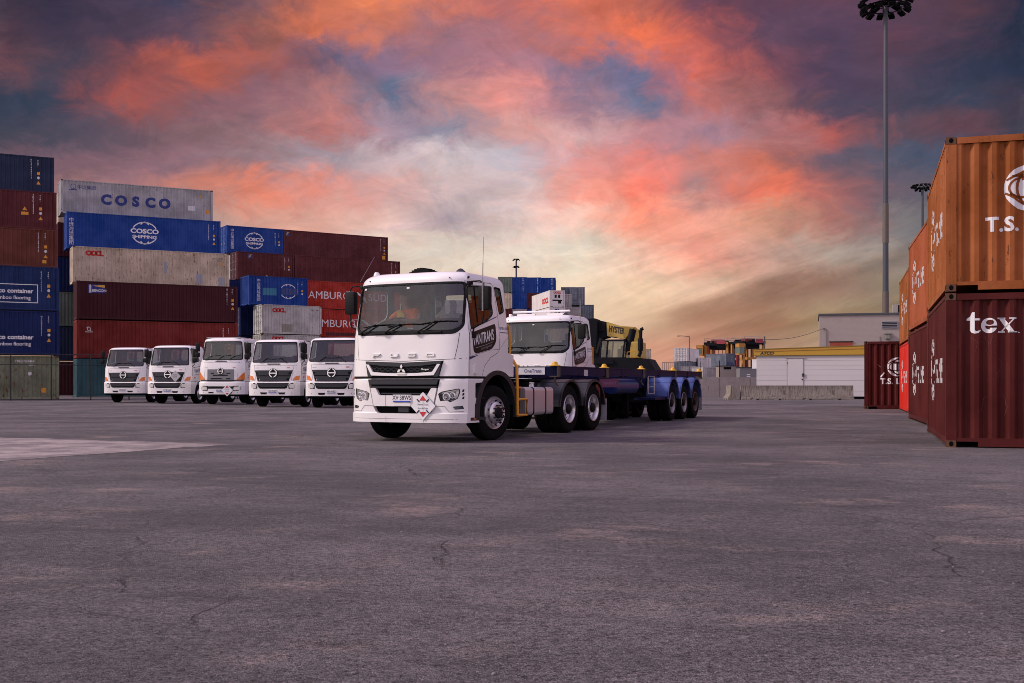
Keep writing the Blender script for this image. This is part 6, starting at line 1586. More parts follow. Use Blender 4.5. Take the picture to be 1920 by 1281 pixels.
    for s in (1, -1): patch(g, line2d([(.34, wt), (.32, 1.25)], .009), SM(s), .003); patch(g, line2d([(1.42, wt), (1.44, 1.75)], .008), SM(s), .003)
    patch(g, rpoly([(-.30, wb - .08), (.30, wb - .08), (.30, wb - .125), (-.30, wb - .125)], .02), FM, .02, 0)
    obj('panel_joint', g, MATS['joint_grey'], cab)
    arms = ((-.62, -.28, .05), (.62, .28, -.10)) if not sq else ((-.85, -.5, -.05), (-.2, .15, .5), (.4, .75, 1.0))
    for a0, a1, a2 in arms:
        g = BM(); q = lambda x, z, d: Vector(FM(x, z, d)); tube(g, [q(a0, wb - .06, .02), q(a0 + (a1 - a0) * .5, wb + .08, .04), q(a1, wb + .17, .03)], .014, 5); tube(g, [q(a1 - (a2 - a1) * .4, wb + .14, .02), q(a2, wb + .12 if not sq else wb + .2, .02)], .011, 5)
        obj('wiper', g, BLACKP, T)
    g = BM(); box(g, -1.05, 1.05, .40, .68, 1.5, wb + .02, bev=.03); box(g, -1.0, 1.0, .4, 1.8, 1.3, 1.34); obj('dashboard', g, MATS['dash_grey'], T)
    for xs_ in (-.6, .6):
        g = BM(); box(g, xs_ - .25, xs_ + .25, 1.0, 1.45, 1.6, 1.8, bev=.05); box(g, xs_ - .25, xs_ + .25, 1.42, 1.56, 1.75, 2.35 + (wb - 2.04), bev=.05); obj('seat', g, MATS['seat_grey'], T)
    g = BM(); Mw = Matrix.Translation((-.60, .66, wb + .10)) @ Matrix.Rotation(rad(35), 4, 'X'); tube(g, [Mw @ Vector((.22 * math.cos(a), .22 * math.sin(a), 0)) for a in [2 * PI * k / 20 for k in range(21)]], .015, 6); obj('steering_wheel', g, BLACKP, T)
    if sq:
        g = BM(); box(g, -.9, .9, .35, 1.7, roof, roof + .015); obj('roof_hatch', g, WHITE, T)
    return T
def plate_text(T, s):
    lp = [c for c in T.children if c.name.startswith('licence_plate')][0]
    F0 = lambda x, z, d: (x, -.04 + .20 * abs(x / 1.21) ** 6 - d, z)
    g = BM(); wrap(g, mv(text2d(s, .085, .01, 'CENTER', .85), 0, .68), F0, .024); obj('plate_lettering', g, TXTB, lp)
def row_diamond(T, cx, cz, R_, red):
    F0 = lambda x, z, d: (x, -.09 - d, z)
    g = BM(); patch(g, rpoly([(cx, cz + R_), (cx + R_, cz), (cx, cz - R_), (cx - R_, cz)], .02), F0, .02, 0); dm = obj('diamond_sign', g, PLATEW if red else simple('dull_silver', (.42, .41, .42), .5), T)
    g = BM()
    if red:
        patch(g, [(cx, cz + R_ * .8), (cx + R_ * .3, cz + R_ * .42), (cx - R_ * .3, cz + R_ * .42)], F0, .024); patch(g, [(cx, cz - R_ * .8), (cx + R_ * .3, cz - R_ * .42), (cx - R_ * .3, cz - R_ * .42)], F0, .024)
        obj('red_triangle', g, TXTC, dm); g = BM()
    for dz in (.06, -.04): wrap(g, mv(text2d('TRUCKS' if dz > 0 else 'STOPS', .05, 0, 'CENTER'), cx, cz + dz - .02), F0, .024)
    obj('lettering', g, TXTB, dm)
rt0 = make_row_truck('white truck at the right end of the row, partly behind the prime mover', 'round')
HR = rad(9)
def place_row(T, px, Zw, rz=HR):
    """front left wheel's foot (local x=-1.02, y=1.3) at column px, depth Zw"""
    x = (px - 960) / FPX * Zw; c, s = math.cos(rz), math.sin(rz); lx, ly = -.78, 1.3
    T.location = (x - (lx * c + ly * s), Zw - (-lx * s + ly * c), 0); T.rotation_euler[2] = -rz
rts = [rt0, copy_tree(rt0), copy_tree(rt0), copy_tree(rt0)]
sqt = make_row_truck('taller white truck with a flat grey grille in the middle of the row', 'square')
place_row(rt0, 606, 49.2, rad(8)); place_row(rts[1], 502, 51.3, rad(9.8)); place_row(rts[2], 310.5, 59.2, rad(10)); place_row(rts[3], 227.5, 62.6, rad(8.2)); place_row(sqt, 406.5, 57.0, rad(9.5))
rts[1]['label'] = 'white truck between the taller middle one and the right end of the row'
rts[2]['label'] = 'white truck with a silver diamond sign on its grille, second in the row'
rts[3]['label'] = 'white truck at the left end of the row beside the wire fence'
plate_text(rt0, 'XN·81EZ'); plate_text(rts[1], 'XN·51EZ'); plate_text(rts[2], 'XV·81WS'); plate_text(rts[3], 'XN·52ET'); plate_text(sqt, 'XQ·96ZO')
row_diamond(rts[2], .48, 1.44, .30, False); row_diamond(sqt, .40, .72, .30, True)

# ------------------------------------------------------------------ reach stacker
RB = simple('stacker_black', (.006, .007, .010), .7, var=.4, spec=.15); SY = simple('stacker_yellow', (.50, .34, .07), .6, var=.15, scale=2)
ZR = 55.0; kR = ZR / FPX
xr = lambda px: (px - 1160) * kR / math.cos(rad(14))
zr = lambda py: CAMZ + (HOR - py) * kR
T = thing('reach_stacker', 'yellow and black reach stacker with lowered boom behind the trailer', 'reach stacker', ((1160 - 960) * kR, ZR, 0), rad(-14))
g = BM(); addprism(g, [(xr(1097), zr(598.5)), (xr(1121), zr(598)), (xr(1126), zr(604)), (xr(1126), zr(650)), (xr(1097), zr(650))], 'y', -.75, .75)
bar(g, (xr(1122), -.76, zr(601)), (xr(1121), -.76, zr(660)), .16, .12, up=(0, 1, 0)); bh = obj('boom_head', g, RB, T)
g = BM(); addprism(g, [(xr(1125), zr(601)), (xr(1143), zr(605)), (xr(1143), zr(633)), (xr(1125), zr(637))], 'y', -.48, .48)
addprism(g, [(xr(1127), zr(607)), (xr(1138), zr(608)), (xr(1138), zr(622)), (xr(1127), zr(622))], 'y', -.54, -.46); obj('inner_boom', g, RB, T)
g = BM(); addprism(g, [(xr(1141), zr(604)), (xr(1165), zr(612)), (xr(1191), zr(614.5)), (xr(1188), zr(622)), (xr(1174), zr(637)), (xr(1142), zr(631))], 'y', -.55, .55)
addprism(g, [(xr(1191), zr(616)), (xr(1199), zr(619.5)), (xr(1197), zr(624)), (xr(1202), zr(641)), (xr(1187), zr(641))], 'y', -.5, .5)
bo = obj('boom', g, SY, T)
g = BM()
for y0 in (-.56, .45): addprism(g, [(xr(1168), zr(613.5)), (xr(1190), zr(616)), (xr(1176), zr(634)), (xr(1172), zr(634))], 'y', y0, y0 + .11)
obj('boom_stiffener', g, simple('stacker_dull_yellow', (.34, .22, .035), .6), bo)
g = BM(); wrap(g, mv(text2d('HYSTER', .30, .05, sx=.52), xr(1145.5), zr(622.5)), lambda x, z, d: (x, -.55 - d, z - (x - xr(1146)) * .18), .01); obj('boom_lettering', g, TXTB, bo)
g = BM(); patch(g, [(xr(1149), zr(631.6)), (xr(1161), zr(633.6)), (xr(1161), zr(635.4)), (xr(1149), zr(633.4))], lambda x, z, d: (x, -.56 - d, z), .01); obj('boom_lettering', g, TXTB, bo)
g = BM()
g.free()
for y in (-.75, .75):
    g = BM(); tube(g, [(xr(1190), y, zr(619)), (xr(1180), y, zr(665))], .17, 12); obj('lift_cylinder', g, RB, T, smooth=True)
    g = BM(); tube(g, [(xr(1134), y, zr(636)), (xr(1126), y, zr(664))], .13, 10); obj('lift_cylinder', g, RB, T, smooth=True)
g = BM()
for x in (1134, 1146, 1176):
    for y in (-.95, .75): bar(g, (xr(x - 3), y, zr(672)), (xr(x), y, zr(640)), .07, .07)
box(g, xr(1133), xr(1178), -1.0, .8, zr(640.5), zr(638)); box(g, xr(1128), xr(1178), -1.0, .8, zr(673), zr(671)); cbx = obj('cab_frame', g, RB, T)
g = BM(); box(g, xr(1132), xr(1177), -.93, .74, zr(671), zr(641)); obj('cab_glass', g, glass_mat('stacker_glass', (.5, .58, .5, 1), .03, .06), T)
g = BM(); box(g, xr(1160), xr(1172), -.4, .2, zr(671), zr(655), bev=.04); box(g, xr(1163), xr(1170), .1, .25, zr(656), zr(648), bev=.03); obj('seat', g, DARKG, T)
g = BM(); box(g, xr(1185), xr(1205), -.9, 1.0, zr(673), zr(642), bev=.05); obj('engine_cover', g, SY, T)
g = BM(); tube(g, [(xr(1201), -1.0, zr(670)), (xr(1204), -1.0, zr(664)), (xr(1205), -1.0, zr(624)), (xr(1206), -1.0, zr(620)), (xr(1209.5), -1.0, zr(618.5))], .085, 10); lathe(g, [(.12, -.3), (.13, -.2), (.13, .2), (.12, .3)], 10, Matrix.Translation((xr(1204.5), -1.0, zr(648))) @ Matrix.Rotation(-PI / 2, 4, 'Y')); obj('exhaust_stack', g, RB, T, smooth=True)
g = BM(); box(g, xr(1098), xr(1128), -.6, .7, .8, zr(648)); box(g, xr(1128), xr(1140), .2, .9, .8, zr(655)); obj('mast_base', g, RB, T)
g = BM(); addprism(g, [(xr(1112), .7), (xr(1112), zr(668)), (xr(1120), zr(672)), (xr(1187), zr(672)), (xr(1190), zr(674)), (xr(1220), zr(674)), (xr(1232), zr(694)), (xr(1232), .7)], 'y', -1.3, 1.5)
addprism(g, [(xr(1126), zr(676)), (xr(1158), zr(676)), (xr(1158), zr(683)), (xr(1126), zr(683))], 'y', -1.36, -1.3); bd = obj('body', g, RB, T)
g = BM(); tube(g, [(xr(1182), -1.25, zr(672)), (xr(1182), -1.25, zr(662)), (xr(1196), -1.25, zr(660)), (xr(1196), -1.25, zr(672))], .02, 5); tube(g, [(xr(1108), -1.25, zr(672)), (xr(1110), -1.25, zr(652)), (xr(1116), -1.25, zr(652)), (xr(1118), -1.25, zr(672))], .03, 6); obj('hand_rail', g, YEL, T)
g = BM(); box(g, xr(1112), xr(1122), -1.31, -1.25, zr(668), zr(652)); obj('warning_panel', g, TXTC, T)
for x in (1126, 1214):
    for s in (1, -1):
        rt = bpy.data.objects.new('wheel', None); C.objects.link(rt); rt.parent = T
        Mx = Matrix.Translation((xr(x), s * 1.45 + .1, .82)) @ Matrix.Rotation(-s * PI / 2, 4, 'Z')
        g = BM(); lathe(g, [(.4, -.35), (.72, -.35), (.80, -.3), (.82, -.1), (.82, .15), (.78, .3), (.42, .3)], 28, Mx); obj('tyre', g, RUBBER, rt, smooth=40, recalc=True)
        g = BM(); lathe(g, [(.42, .28), (.38, .1), (.15, .12), (.14, .25), (0, .25)], 20, Mx); obj('rim', g, SY, rt, recalc=True)

# ------------------------------------------------------------------ straddle carriers
SYW = simple('carrier_amber', (.40, .18, .03), .6); SRD = simple('carrier_dark_red', (.17, .012, .016), .5); SPK = simple('carrier_sign_red', (.28, .03, .05), .6)
def straddle(label, px, Zc, rz, first=False):
    T = thing('straddle_carrier', label, 'straddle carrier', ((px - 960) / FPX * Zc, Zc, 0), rz, 'straddle carriers in the distance')
    for s in (1, -1):
        for k, y in enumerate((-3.6, -1.2, 1.2, 3.6)):
            g = BM(); box(g, s * 2.3 - .25, s * 2.3 + .25, y - .28, y + .28, 1.6, 9.2); obj('leg', g, SYW if k % 2 == 0 else SRD, T)
        g = BM(); box(g, s * 2.3 - .35, s * 2.3 + .35, -4.6, 4.6, 1.0, 1.8); obj('side_beam', g, RB, T)
        for y in (-3.6, -1.2, 1.2, 3.6):
            g = BM(); lathe(g, [(0, -.2), (.6, -.2), (.65, -.1), (.65, .1), (.6, .2), (0, .2)], 14, Matrix.Translation((s * 2.3, y, .65))); obj('wheel', g, RUBBER, T)
        g = BM(); box(g, s * 2.3 - .3, s * 2.3 + .3, -4.2, 4.2, 9.2, 9.7); obj('top_beam', g, SYW if s > 0 else RB, T)
    g = BM()
    for y in (-3.9, -1.2, 1.2, 3.9): box(g, -2.2, 2.2, y - .3, y + .3, 9.0, 9.5)
    box(g, -1.6, 1.6, -3.0, 3.0, 8.2, 9.0)
    for k in range(14): box(g, *(lambda a, b: (a, a + random.uniform(.3, .9), b, b + random.uniform(.3, .9)))(random.uniform(-2.2, 1.6), random.uniform(-4, 3.4)), 9.5, 9.5 + random.uniform(.3, .9))
    obj('hoist_machinery', g, RB, T)
    g = BM(); box(g, -1.4, 1.0, -2.5, -1.0, 9.5, 10.3); obj('winch_housing', g, SRD, T)
    g = BM(); box(g, .2, 1.9, -4.3, -4.1, 9.3, 10.2); obj('sign_board', g, SPK, T)
    g = BM(); box(g, -1.3, 1.3, -3.3, 3.3, 5.9, 6.4)
    for x in (-1.0, 1.0):
        for y in (-2.5, 2.5): tube(g, [(x, y, 6.4), (x, y, 8.4)], .07, 5)
    obj('spreader', g, SYW, T)
    g = BM(); 
    for a, b_ in (((-2.4, -4.3), (2.4, -4.3)), ((-2.4, 4.3), (2.4, 4.3)), ((-2.4, -4.3), (-2.4, 4.3)), ((2.4, -4.3), (2.4, 4.3))):
        for zz in (10.1, 10.6): tube(g, [(a[0], a[1], zz), (b_[0], b_[1], zz)], .03, 4)
        tube(g, [(a[0], a[1], 9.6), (a[0], a[1], 10.6)], .03, 4)
    obj('railing', g, MATS['pale_steel'], T)
    g = BM(); box(g, -3.9, -2.7, -5.0, -3.4, 7.0, 9.0, bev=.15); cb = obj('cab', g, simple('carrier_glass', (.10, .14, .12), .15), T)
    g = BM(); box(g, -3.95, -2.65, -5.05, -3.35, 8.4, 9.15); box(g, -3.95, -2.65, -5.05, -3.35, 6.85, 7.1)
    for x in (-3.93, -2.67):
        for y in (-5.03, -3.4): box(g, x - .06, x + .06, y - .06, y + .06, 7.0, 9.0)
    obj('cab_frame', g, SYW, cb)
    g = BM()
    for k in range(8): box(g, 2.6, 2.9, -1.6 + .35 * k, -1.3 + .35 * k, 1.8 + .85 * k, 1.9 + .85 * k)
    tube(g, [(2.75, -1.6, 1.8), (2.75, 1.2, 8.8)], .05, 4); obj('stairway', g, MATS['pale_steel'], T)
    return T
straddle('left straddle carrier with a hanging glass cab in the distance', 1351, 238, rad(-24))
straddle('right straddle carrier beside the yellow hut fascia in the distance', 1397, 232, rad(16))

# ------------------------------------------------------------------ distant boxes behind the wall
GB = 'boxes and cabins beyond the concrete wall'
def fstack(cs, px, py_top, Zf, rot, L, labs, name='shipping_container', rd=True, flat=False):
    a = rad(-90 + rot); x = (px - 960) / FPX * Zf; zt = CAMZ + (HOR - py_top) / FPX * Zf; n = len(cs); hh = zt / n
    out = []
    for k, c in enumerate(cs):
        out.append(container(labs[k], P_[c], (x - L * math.cos(a), Zf - L * math.sin(a), k * hh), a, L=L, h=hh - .03, rd=rd, group=GB, name=name, flat=flat))
    return out
fstack(['slate', 'paleg', 'cream'], 1196, 654.2, 205, -4, 6.06, ['lowest container behind the exhaust of the reach stacker', 'middle container behind the exhaust of the reach stacker', 'rust spotted cream container end behind the exhaust of the reach stacker'], rd=False)
r = fstack(['paleg', 'slate', 'reefer'], 1264, 652, 208, -20, 12.19, ['lowest box of the pale stack under the lamp pole', 'middle box of the pale stack under the lamp pole', 'pinkish white container with barred doors under the lamp pole'])
fstack(['paleg'], 1276, 686, 190, -14, 12.19, ['low grey box in front of the pale stack under the lamp pole'], rd=False)
fstack(['slate', 'reefer'], 1309, 670.5, 215, -2, 6.06, ['lower of two small boxes left of the straddle carriers', 'upper of two small boxes left of the straddle carriers'])
r = fstack(['paleg', 'slate'], 1361, 662.5, 225, 30, 6.06, ['box under the grey lettered container amid the straddle carriers', 'grey corrugated container with a blue logo amid the straddle carriers'], rd=False)
letter(r[1], mv(text2d('FCO', .7, .08, 'CENTER', .9), 1.22, 1.0), TXTN, end_map(6.06), pitch=EP, x0=EX0, name='box_logo')
fstack(['paleg'], 1318, 688, 140, 4, 6.06, ['pale box with a dark doorway behind the trailer tail'], rd=False)
fstack(['navy'], 1333, 689, 141, 2, 6.06, ['narrow dark box next to the pale one behind the trailer tail'], rd=False)
fstack(['plum'], 1226, 700, 150, 6, 12.19, ['low maroon box low on the skyline right of the reach stacker'], rd=False)
def cabin(label, px0, px1, py_top, Zc, c, vent):
    T = thing('site_cabin', label, 'cabin', ((px0 - 960) / FPX * Zc, Zc, 0), 0, GB); w = (px1 - px0) / FPX * Zc; h = CAMZ + (HOR - py_top) / FPX * Zc
    g = BM(); box(g, 0, w, 0, 2.6, 0, h - .1); obj('wall', g, c, T)
    g = BM(); box(g, -.05, w + .05, -.05, 2.65, h - .1, h); obj('roof', g, DARKG, T)
    g = BM(); 
    if vent: box(g, w * .22, w * .65, -.02, .02, h - .45, h - .18)
    else:
        for k in range(3): box(g, w * .4, w * .6, -.02, .0, h * .55 + k * .2, h * .55 + .1 + k * .2)
    obj('vent', g, CHASSIS if vent else PLATEW, T)
cabin('beige site cabin with a dark vent behind the concrete wall', 1350, 1382, 685.5, 130, simple('beige_panel', (.26, .215, .19), .7), True)
cabin('grey site cabin with pale notices beside the yellow roofed hut', 1387, 1420, 688.5, 128, simple('grey_panel', (.17, .165, .17), .7), False)
T = thing('flat_rack', 'stacked open flat rack beside the pale stack on the skyline', 'flat rack', ((1242 - 960) / FPX * 200, 200, 0), 0)
hh = CAMZ + (HOR - 679.5) / FPX * 200
g = BM()
for k in range(7): box(g, k * .38 - .04, k * .38 + .04, -.04, .04, 0, hh)
for zz in (hh, hh * .62, hh * .3): box(g, 0, 2.4, -.05, .05, zz - .12, zz)
obj('end_frame', g, ROD, T); g = BM(); box(g, 0, 2.4, .06, 6, .1, .5); obj('rack_floor', g, DARKG, T)
def post(label, name, px, Zc, py_top, r, mat, cat='pole', arm=None):
    x = (px - 960) / FPX * Zc; h = CAMZ + (HOR - py_top) / FPX * Zc
    T = thing(name, label, cat, (x, Zc, 0)); g = BM(); tube(g, [(0, 0, 0), (0, 0, h)], r, 8, r1=r * .7); obj('pole', g, mat, T)
    if arm: g = BM(); tube(g, [(0, 0, h), (-arm, 0, h + .1)], r * .6, 6); box(g, -arm - .5, -arm, -.15, .15, h + .0, h + .14); obj('lamp_arm', g, mat, T)
    return T, h
POLE = simple('galvanised_pole', (.13, .13, .15), .55, metal=.3)
post('slim street lamp with one arm above the pale boxes', 'street_lamp', 1292.5, 185, 631, .10, POLE, 'street lamp', 1.5)
post('short dark post in front of the beige cabin', 'post', 1349, 100, 676, .06, BLACKP, 'post')
post('short aerial rising above the trailer tail', 'aerial', 1314, 110, 679, .04, BLACKP, 'aerial')

# ------------------------------------------------------------------ concrete wall, barriers, hut, building
def concrete(name, c, dark, thr=.5):
    m, t, b, out = newmat(name); tcn = t.n('ShaderNodeTexCoord'); o = tcn.outputs['Object']
    sz = t.n('ShaderNodeSeparateXYZ'); t.link(o, sz.inputs[0])
    n_ = t.noise(o, 1.5, 7, .65); runs = t.noise(t.mapping(o, (17, 17, 1.1)), 1.0, 6, .65); sp_ = t.noise(o, 14, 5, .7)
    base = t.mix(n_, tuple(x * .7 for x in c) + (1,), tuple(x * 1.2 for x in c) + (1,))
    f = t.math('MULTIPLY', t.smooth(runs, thr, thr + .16), .85)
    base = t.mix(f, base, (*dark, 1)); base = t.mix(t.math('MULTIPLY', t.smooth(sp_, .58, .68), .55), base, (*dark, 1))
    t.link(base, b.inputs['Base Color']); b.inputs['Roughness'].default_value = .9
    bn = t.n('ShaderNodeBump'); bn.inputs['Strength'].default_value = .6; bn.inputs['Distance'].default_value = .03; t.link(t.noise(o, 6, 6, .65), bn.inputs['Height']); t.link(bn.outputs[0], b.inputs['Normal'])
    return m
CW1 = concrete('pale_stained_concrete', (.33, .285, .26), (.075, .06, .05), .55); CW2 = concrete('mossy_concrete', (.25, .215, .175), (.075, .064, .05), .46)
x0_, x1_ = (1262 - 960) / FPX * 84, (1436 - 960) / FPX * 84
T = thing('concrete_wall', 'pale stained concrete wall behind the trailer tail', 'wall', (x0_, 84, 0))
n_ = 6
for k in range(n_):
    w = (x1_ - x0_) / n_; g = BM(); box(g, k * w + .01, (k + 1) * w - .01, 0, .25, 0, 1.52 + .012 * (k % 2)); obj('wall_panel', g, CW1, T)
def jersey(label, loc, rz, L, group='concrete road barriers in front of the site hut'):
    T = thing('concrete_barrier', label, 'barrier', loc, rz, group)
    sec = [(-.30, 0), (-.30, .10), (-.14, .36), (-.085, .93), (.085, .93), (.14, .36), (.30, .10), (.30, 0)]
    g = BM(); P2 = prism([(y, z) for y, z in sec], 'x', 0, L); bmesh.ops.recalc_face_normals(P2, faces=P2.faces); me = bpy.data.meshes.new('b'); P2.to_mesh(me); P2.free()
    o = bpy.data.objects.new('barrier_block', me); C.objects.link(o); me.materials.append(CW2)
    cuts = []
    if L > 2:
        for xx in (L * .28, L * .74):
            cuts.append(prism([(xx - .25, -.1), (xx - .2, .085), (xx + .2, .095), (xx + .25, -.1)], 'y', -.5, .5))
        cuts.append(prism([(L * .18, -.1), (L * .19, .12), (L * .24, .16), (L * .27, -.1)], 'y', -.5, -.22))
    else: cuts.append(prism([(-.13, -.1), (0, .30), (.13, -.1)], 'x', -.1, L + .1))
    boolean_cut(o, cuts); o.parent = T
    return T
Zj = 70.8; xa, xm, xb = (1388.5 - 960) / FPX * Zj, (1480 - 960) / FPX * Zj, (1599 - 960) / FPX * Zj
jersey('left long concrete barrier before the hut door', (xa, Zj, 0), 0, xm - xa - .02)
jersey('right long concrete barrier reaching the lone red container', (xm, Zj, 0), 0, xb - xm)
jersey('barrier seen end-on left of the long ones', ((1373.5 - 960) / FPX * 70.6, 70.6, 0), rad(84), 3.4)
# site hut
Lx, Ly, Rx, Ry = (1418.5 - 960) / FPX * 77.5, 77.5, 26.5, 73.6
HA = math.atan2(Ry - Ly, Rx - Lx); HL = math.hypot(Rx - Lx, Ry - Ly)
T = thing('site_hut', 'white portable site hut with a yellow roof fascia and one door', 'hut', (Lx, Ly, 0), HA)
HW = simple('hut_white_panel', (.50, .465, .475), .30, var=.05, scale=.8, coat=.2)
g = BM(); box(g, 0, HL, 0, 3.0, .18, 3.0)
hw_ = obj('wall', g, HW, T)
g = BM()
for zz in (.52, .88, 1.25, 1.62, 1.98, 2.28, 2.62): box(g, .02, HL - .02, -.004, .002, zz, zz + (.018 if zz in (1.25, 1.98, 2.62) else .008))
obj('board_joint', g, simple('joint_lilac', (.26, .25, .28), .6), hw_)
g = BM(); box(g, .05, HL - .05, .06, 2.9, 0, .18); obj('base', g, CHASSIS, T)
g = BM(); addprism(g, [(-.18, 3.0), (HL + .3, 3.0), (HL + .3, 3.68), (-.18, 3.42)], 'y', -.12, 3.1)
rf = obj('roof', g, simple('fascia_yellow', (.40, .225, .018), .45, var=.12), T)
g = BM(); box(g, -.16, HL, -.10, -.02, 2.96, 3.0); addprism(g, [(-.2, 3.42), (HL + .3, 3.68), (HL + .3, 3.71), (-.2, 3.45)], 'y', -.16, 3.14); obj('roof_edge', g, simple('roof_flashing', (.24, .15, .03), .5), rf)
g = BM(); addprism(g, [(-.16, 3.27), (HL + .28, 3.46), (HL + .28, 3.50), (-.16, 3.31)], 'y', -.15, -.12); obj('roof_edge', g, SYW, rf)
g = BM(); wrap(g, mv(text2d('ATCO', .20, .055, sx=1.15, shear=.25), .28, 3.06), lambda x, z, d: (x, -.12 - d, z), .012); obj('fascia_lettering', g, TXTB, rf)
kx = lambda px: ((px - 1418.5) / FPX * 76.5) * 1.03
g = BM(); box(g, kx(1474.5), kx(1502), -.03, 0, .2, 2.76); dr = obj('door', g, HW, T)
g = BM(); box(g, kx(1471.5), kx(1507), -.07, 0, 2.80, 2.86); box(g, kx(1473.5), kx(1474.3), -.035, 0, .2, 2.78); box(g, kx(1502.2), kx(1503), -.035, 0, .2, 2.78); obj('door_frame', g, simple('pink_beige_trim', (.30, .25, .25), .5), dr)
g = BM(); box(g, kx(1501), kx(1504.5), -.09, -.03, 1.52, 1.75, bev=.015); box(g, kx(1500.0), kx(1502.0), -.08, -.03, 1.30, 1.38, bev=.01); box(g, kx(1500.5), kx(1502.0), -.06, -.03, 1.62, 1.70); obj('lock', g, DARKG, dr)
g = BM()
for zz in (.6, 2.4): box(g, kx(1473.4), kx(1474.6), -.05, -.03, zz, zz + .14)
obj('hinge', g, DARKG, dr)
g = BM(); box(g, -.42, -.02, .6, 1.4, 2.1, 2.75); obj('window_box', g, PLATEW, T)
# block building
m, t, b, out = newmat('painted_blockwork'); tcn = t.n('ShaderNodeTexCoord')
br = t.n('ShaderNodeTexBrick'); br.inputs['Scale'].default_value = 2.5; br.inputs['Mortar Size'].default_value = .012; t.link(t.mapping(tcn.outputs['Object'], (1, 1, 1), rot=(PI / 2, 0, 0)), br.inputs['Vector'])
br.inputs['Color1'].default_value = (.345, .29, .265, 1); br.inputs['Color2'].default_value = (.325, .27, .25, 1); br.inputs['Mortar'].default_value = (.30, .25, .23, 1)
nzz = t.noise(tcn.outputs['Object'], .8, 6, .65)
t.link(t.mix(t.math('MULTIPLY', t.smooth(nzz, .5, .7), .25), br.outputs[0], (.24, .19, .17, 1)), b.inputs['Base Color']); b.inputs['Roughness'].default_value = .8
bn = t.n('ShaderNodeBump'); bn.inputs['Strength'].default_value = .35; bn.inputs['Distance'].default_value = .02; t.link(br.outputs['Fac'], bn.inputs['Height']); bn.invert = True; t.link(bn.outputs[0], b.inputs['Normal'])
BLK = m
ZB = 95.0; kb = ZB / FPX; bx0 = (1536.5 - 960) * kb; zb_ = lambda py: CAMZ + (HOR - py) * kb; bx = lambda px: (px - 1536.5) * kb
T = thing('block_building', 'cream blockwork building with a dark roof edge behind the site hut', 'building', (bx0, ZB, 0), rad(-15))
g = BM(); box(g, 0, 14, 0, 9, 0, zb_(592)); bw = obj('wall', g, BLK, T)
g = BM(); box(g, -.08, 14.1, -.08, 9.1, zb_(592), zb_(588.5)); obj('roof', g, simple('dark_roof_edge', (.05, .055, .065), .6), T)
g = BM(); box(g, bx(1647), bx(1675), -.06, 0, zb_(617.5), zb_(604)); lv = obj('louvre', g, simple('louvre_grey', (.30, .30, .34), .5), T)
g = BM()
for k in range(4): box(g, bx(1648), bx(1674), -.09, -.055, zb_(615.5) + k * .135, zb_(615.5) + k * .135 + .06)
obj('louvre_slot', g, CHASSIS, lv)
g = BM(); box(g, bx(1652), bx(1664), -.35, 0, zb_(628), zb_(625.5)); box(g, bx(1653), bx(1662.5), -.30, 0, zb_(637.5), zb_(628), bev=.08); wl = obj('wall_lamp', g, simple('lamp_grey', (.20, .19, .17), .5), T)
g = BM(); box(g, bx(1555), bx(1596), -.05, 0, 0.02, zb_(642)); obj('roller_door', g, simple('rust_red_door', (.27, .045, .02), .6), T)
g = BM(); box(g, bx(1554), bx(1597), -.08, 0, zb_(642), zb_(640.5)); obj('door_head', g, BLACKP, T)
g = BM(); tube(g, [(bx(1541), -.05, zb_(617)), (bx(1545), -.05, zb_(615)), (bx(1548), -.05, zb_(617))], .03, 6); tube(g, [(bx(1548), -.05, zb_(616.5)), (bx(1548), -.05, .1)], .035, 6); obj('conduit', g, simple('conduit_grey', (.22, .19, .18), .6), T)
g = BM(); tube(g, [(bx(1644), -.03, zb_(645)), (bx(1644), -.03, zb_(632))], .03, 5); obj('conduit', g, MATS['conduit_grey'], T)
T2 = thing('air_conditioner', 'air conditioner unit on the roof of the cream blockwork building', 'air conditioner', (bx0 + bx(1669) * .966 + .1, ZB - bx(1669) * .259 + .6, zb_(588.5)), rad(-15))
g = BM(); box(g, 0, bx(1692) - bx(1669), 0, .8, 0, .72); obj('casing', g, simple('casing_beige', (.30, .27, .25), .6), T2)
g = BM(); box(g, bx(1678) - bx(1669), bx(1690) - bx(1669), -.03, 0, .06, .66); obj('grille', g, BLACKP, T2)
T, h_ = post('dark wooden post carrying a slack cable beside the hut roof', 'cable_post', 1433.5, 88, 631, .075, simple('timber_dark', (.07, .06, .055), .8), 'post')
g = BM(); xp = (1433.5 - 960) / FPX * 88; xe = (1544 - 960) * kb; pts = []
for k in range(19):
    f = k / 18; pts.append((f * (xe - xp), f * (ZB - .2 - 88), (h_ - .25) + f * (zb_(615.5) - h_ + .25) - math.sin(f * PI) * .30))
tube(g, pts, .022, 5); obj('cable', g, simple('cable_grey', (.16, .13, .12), .7), T)

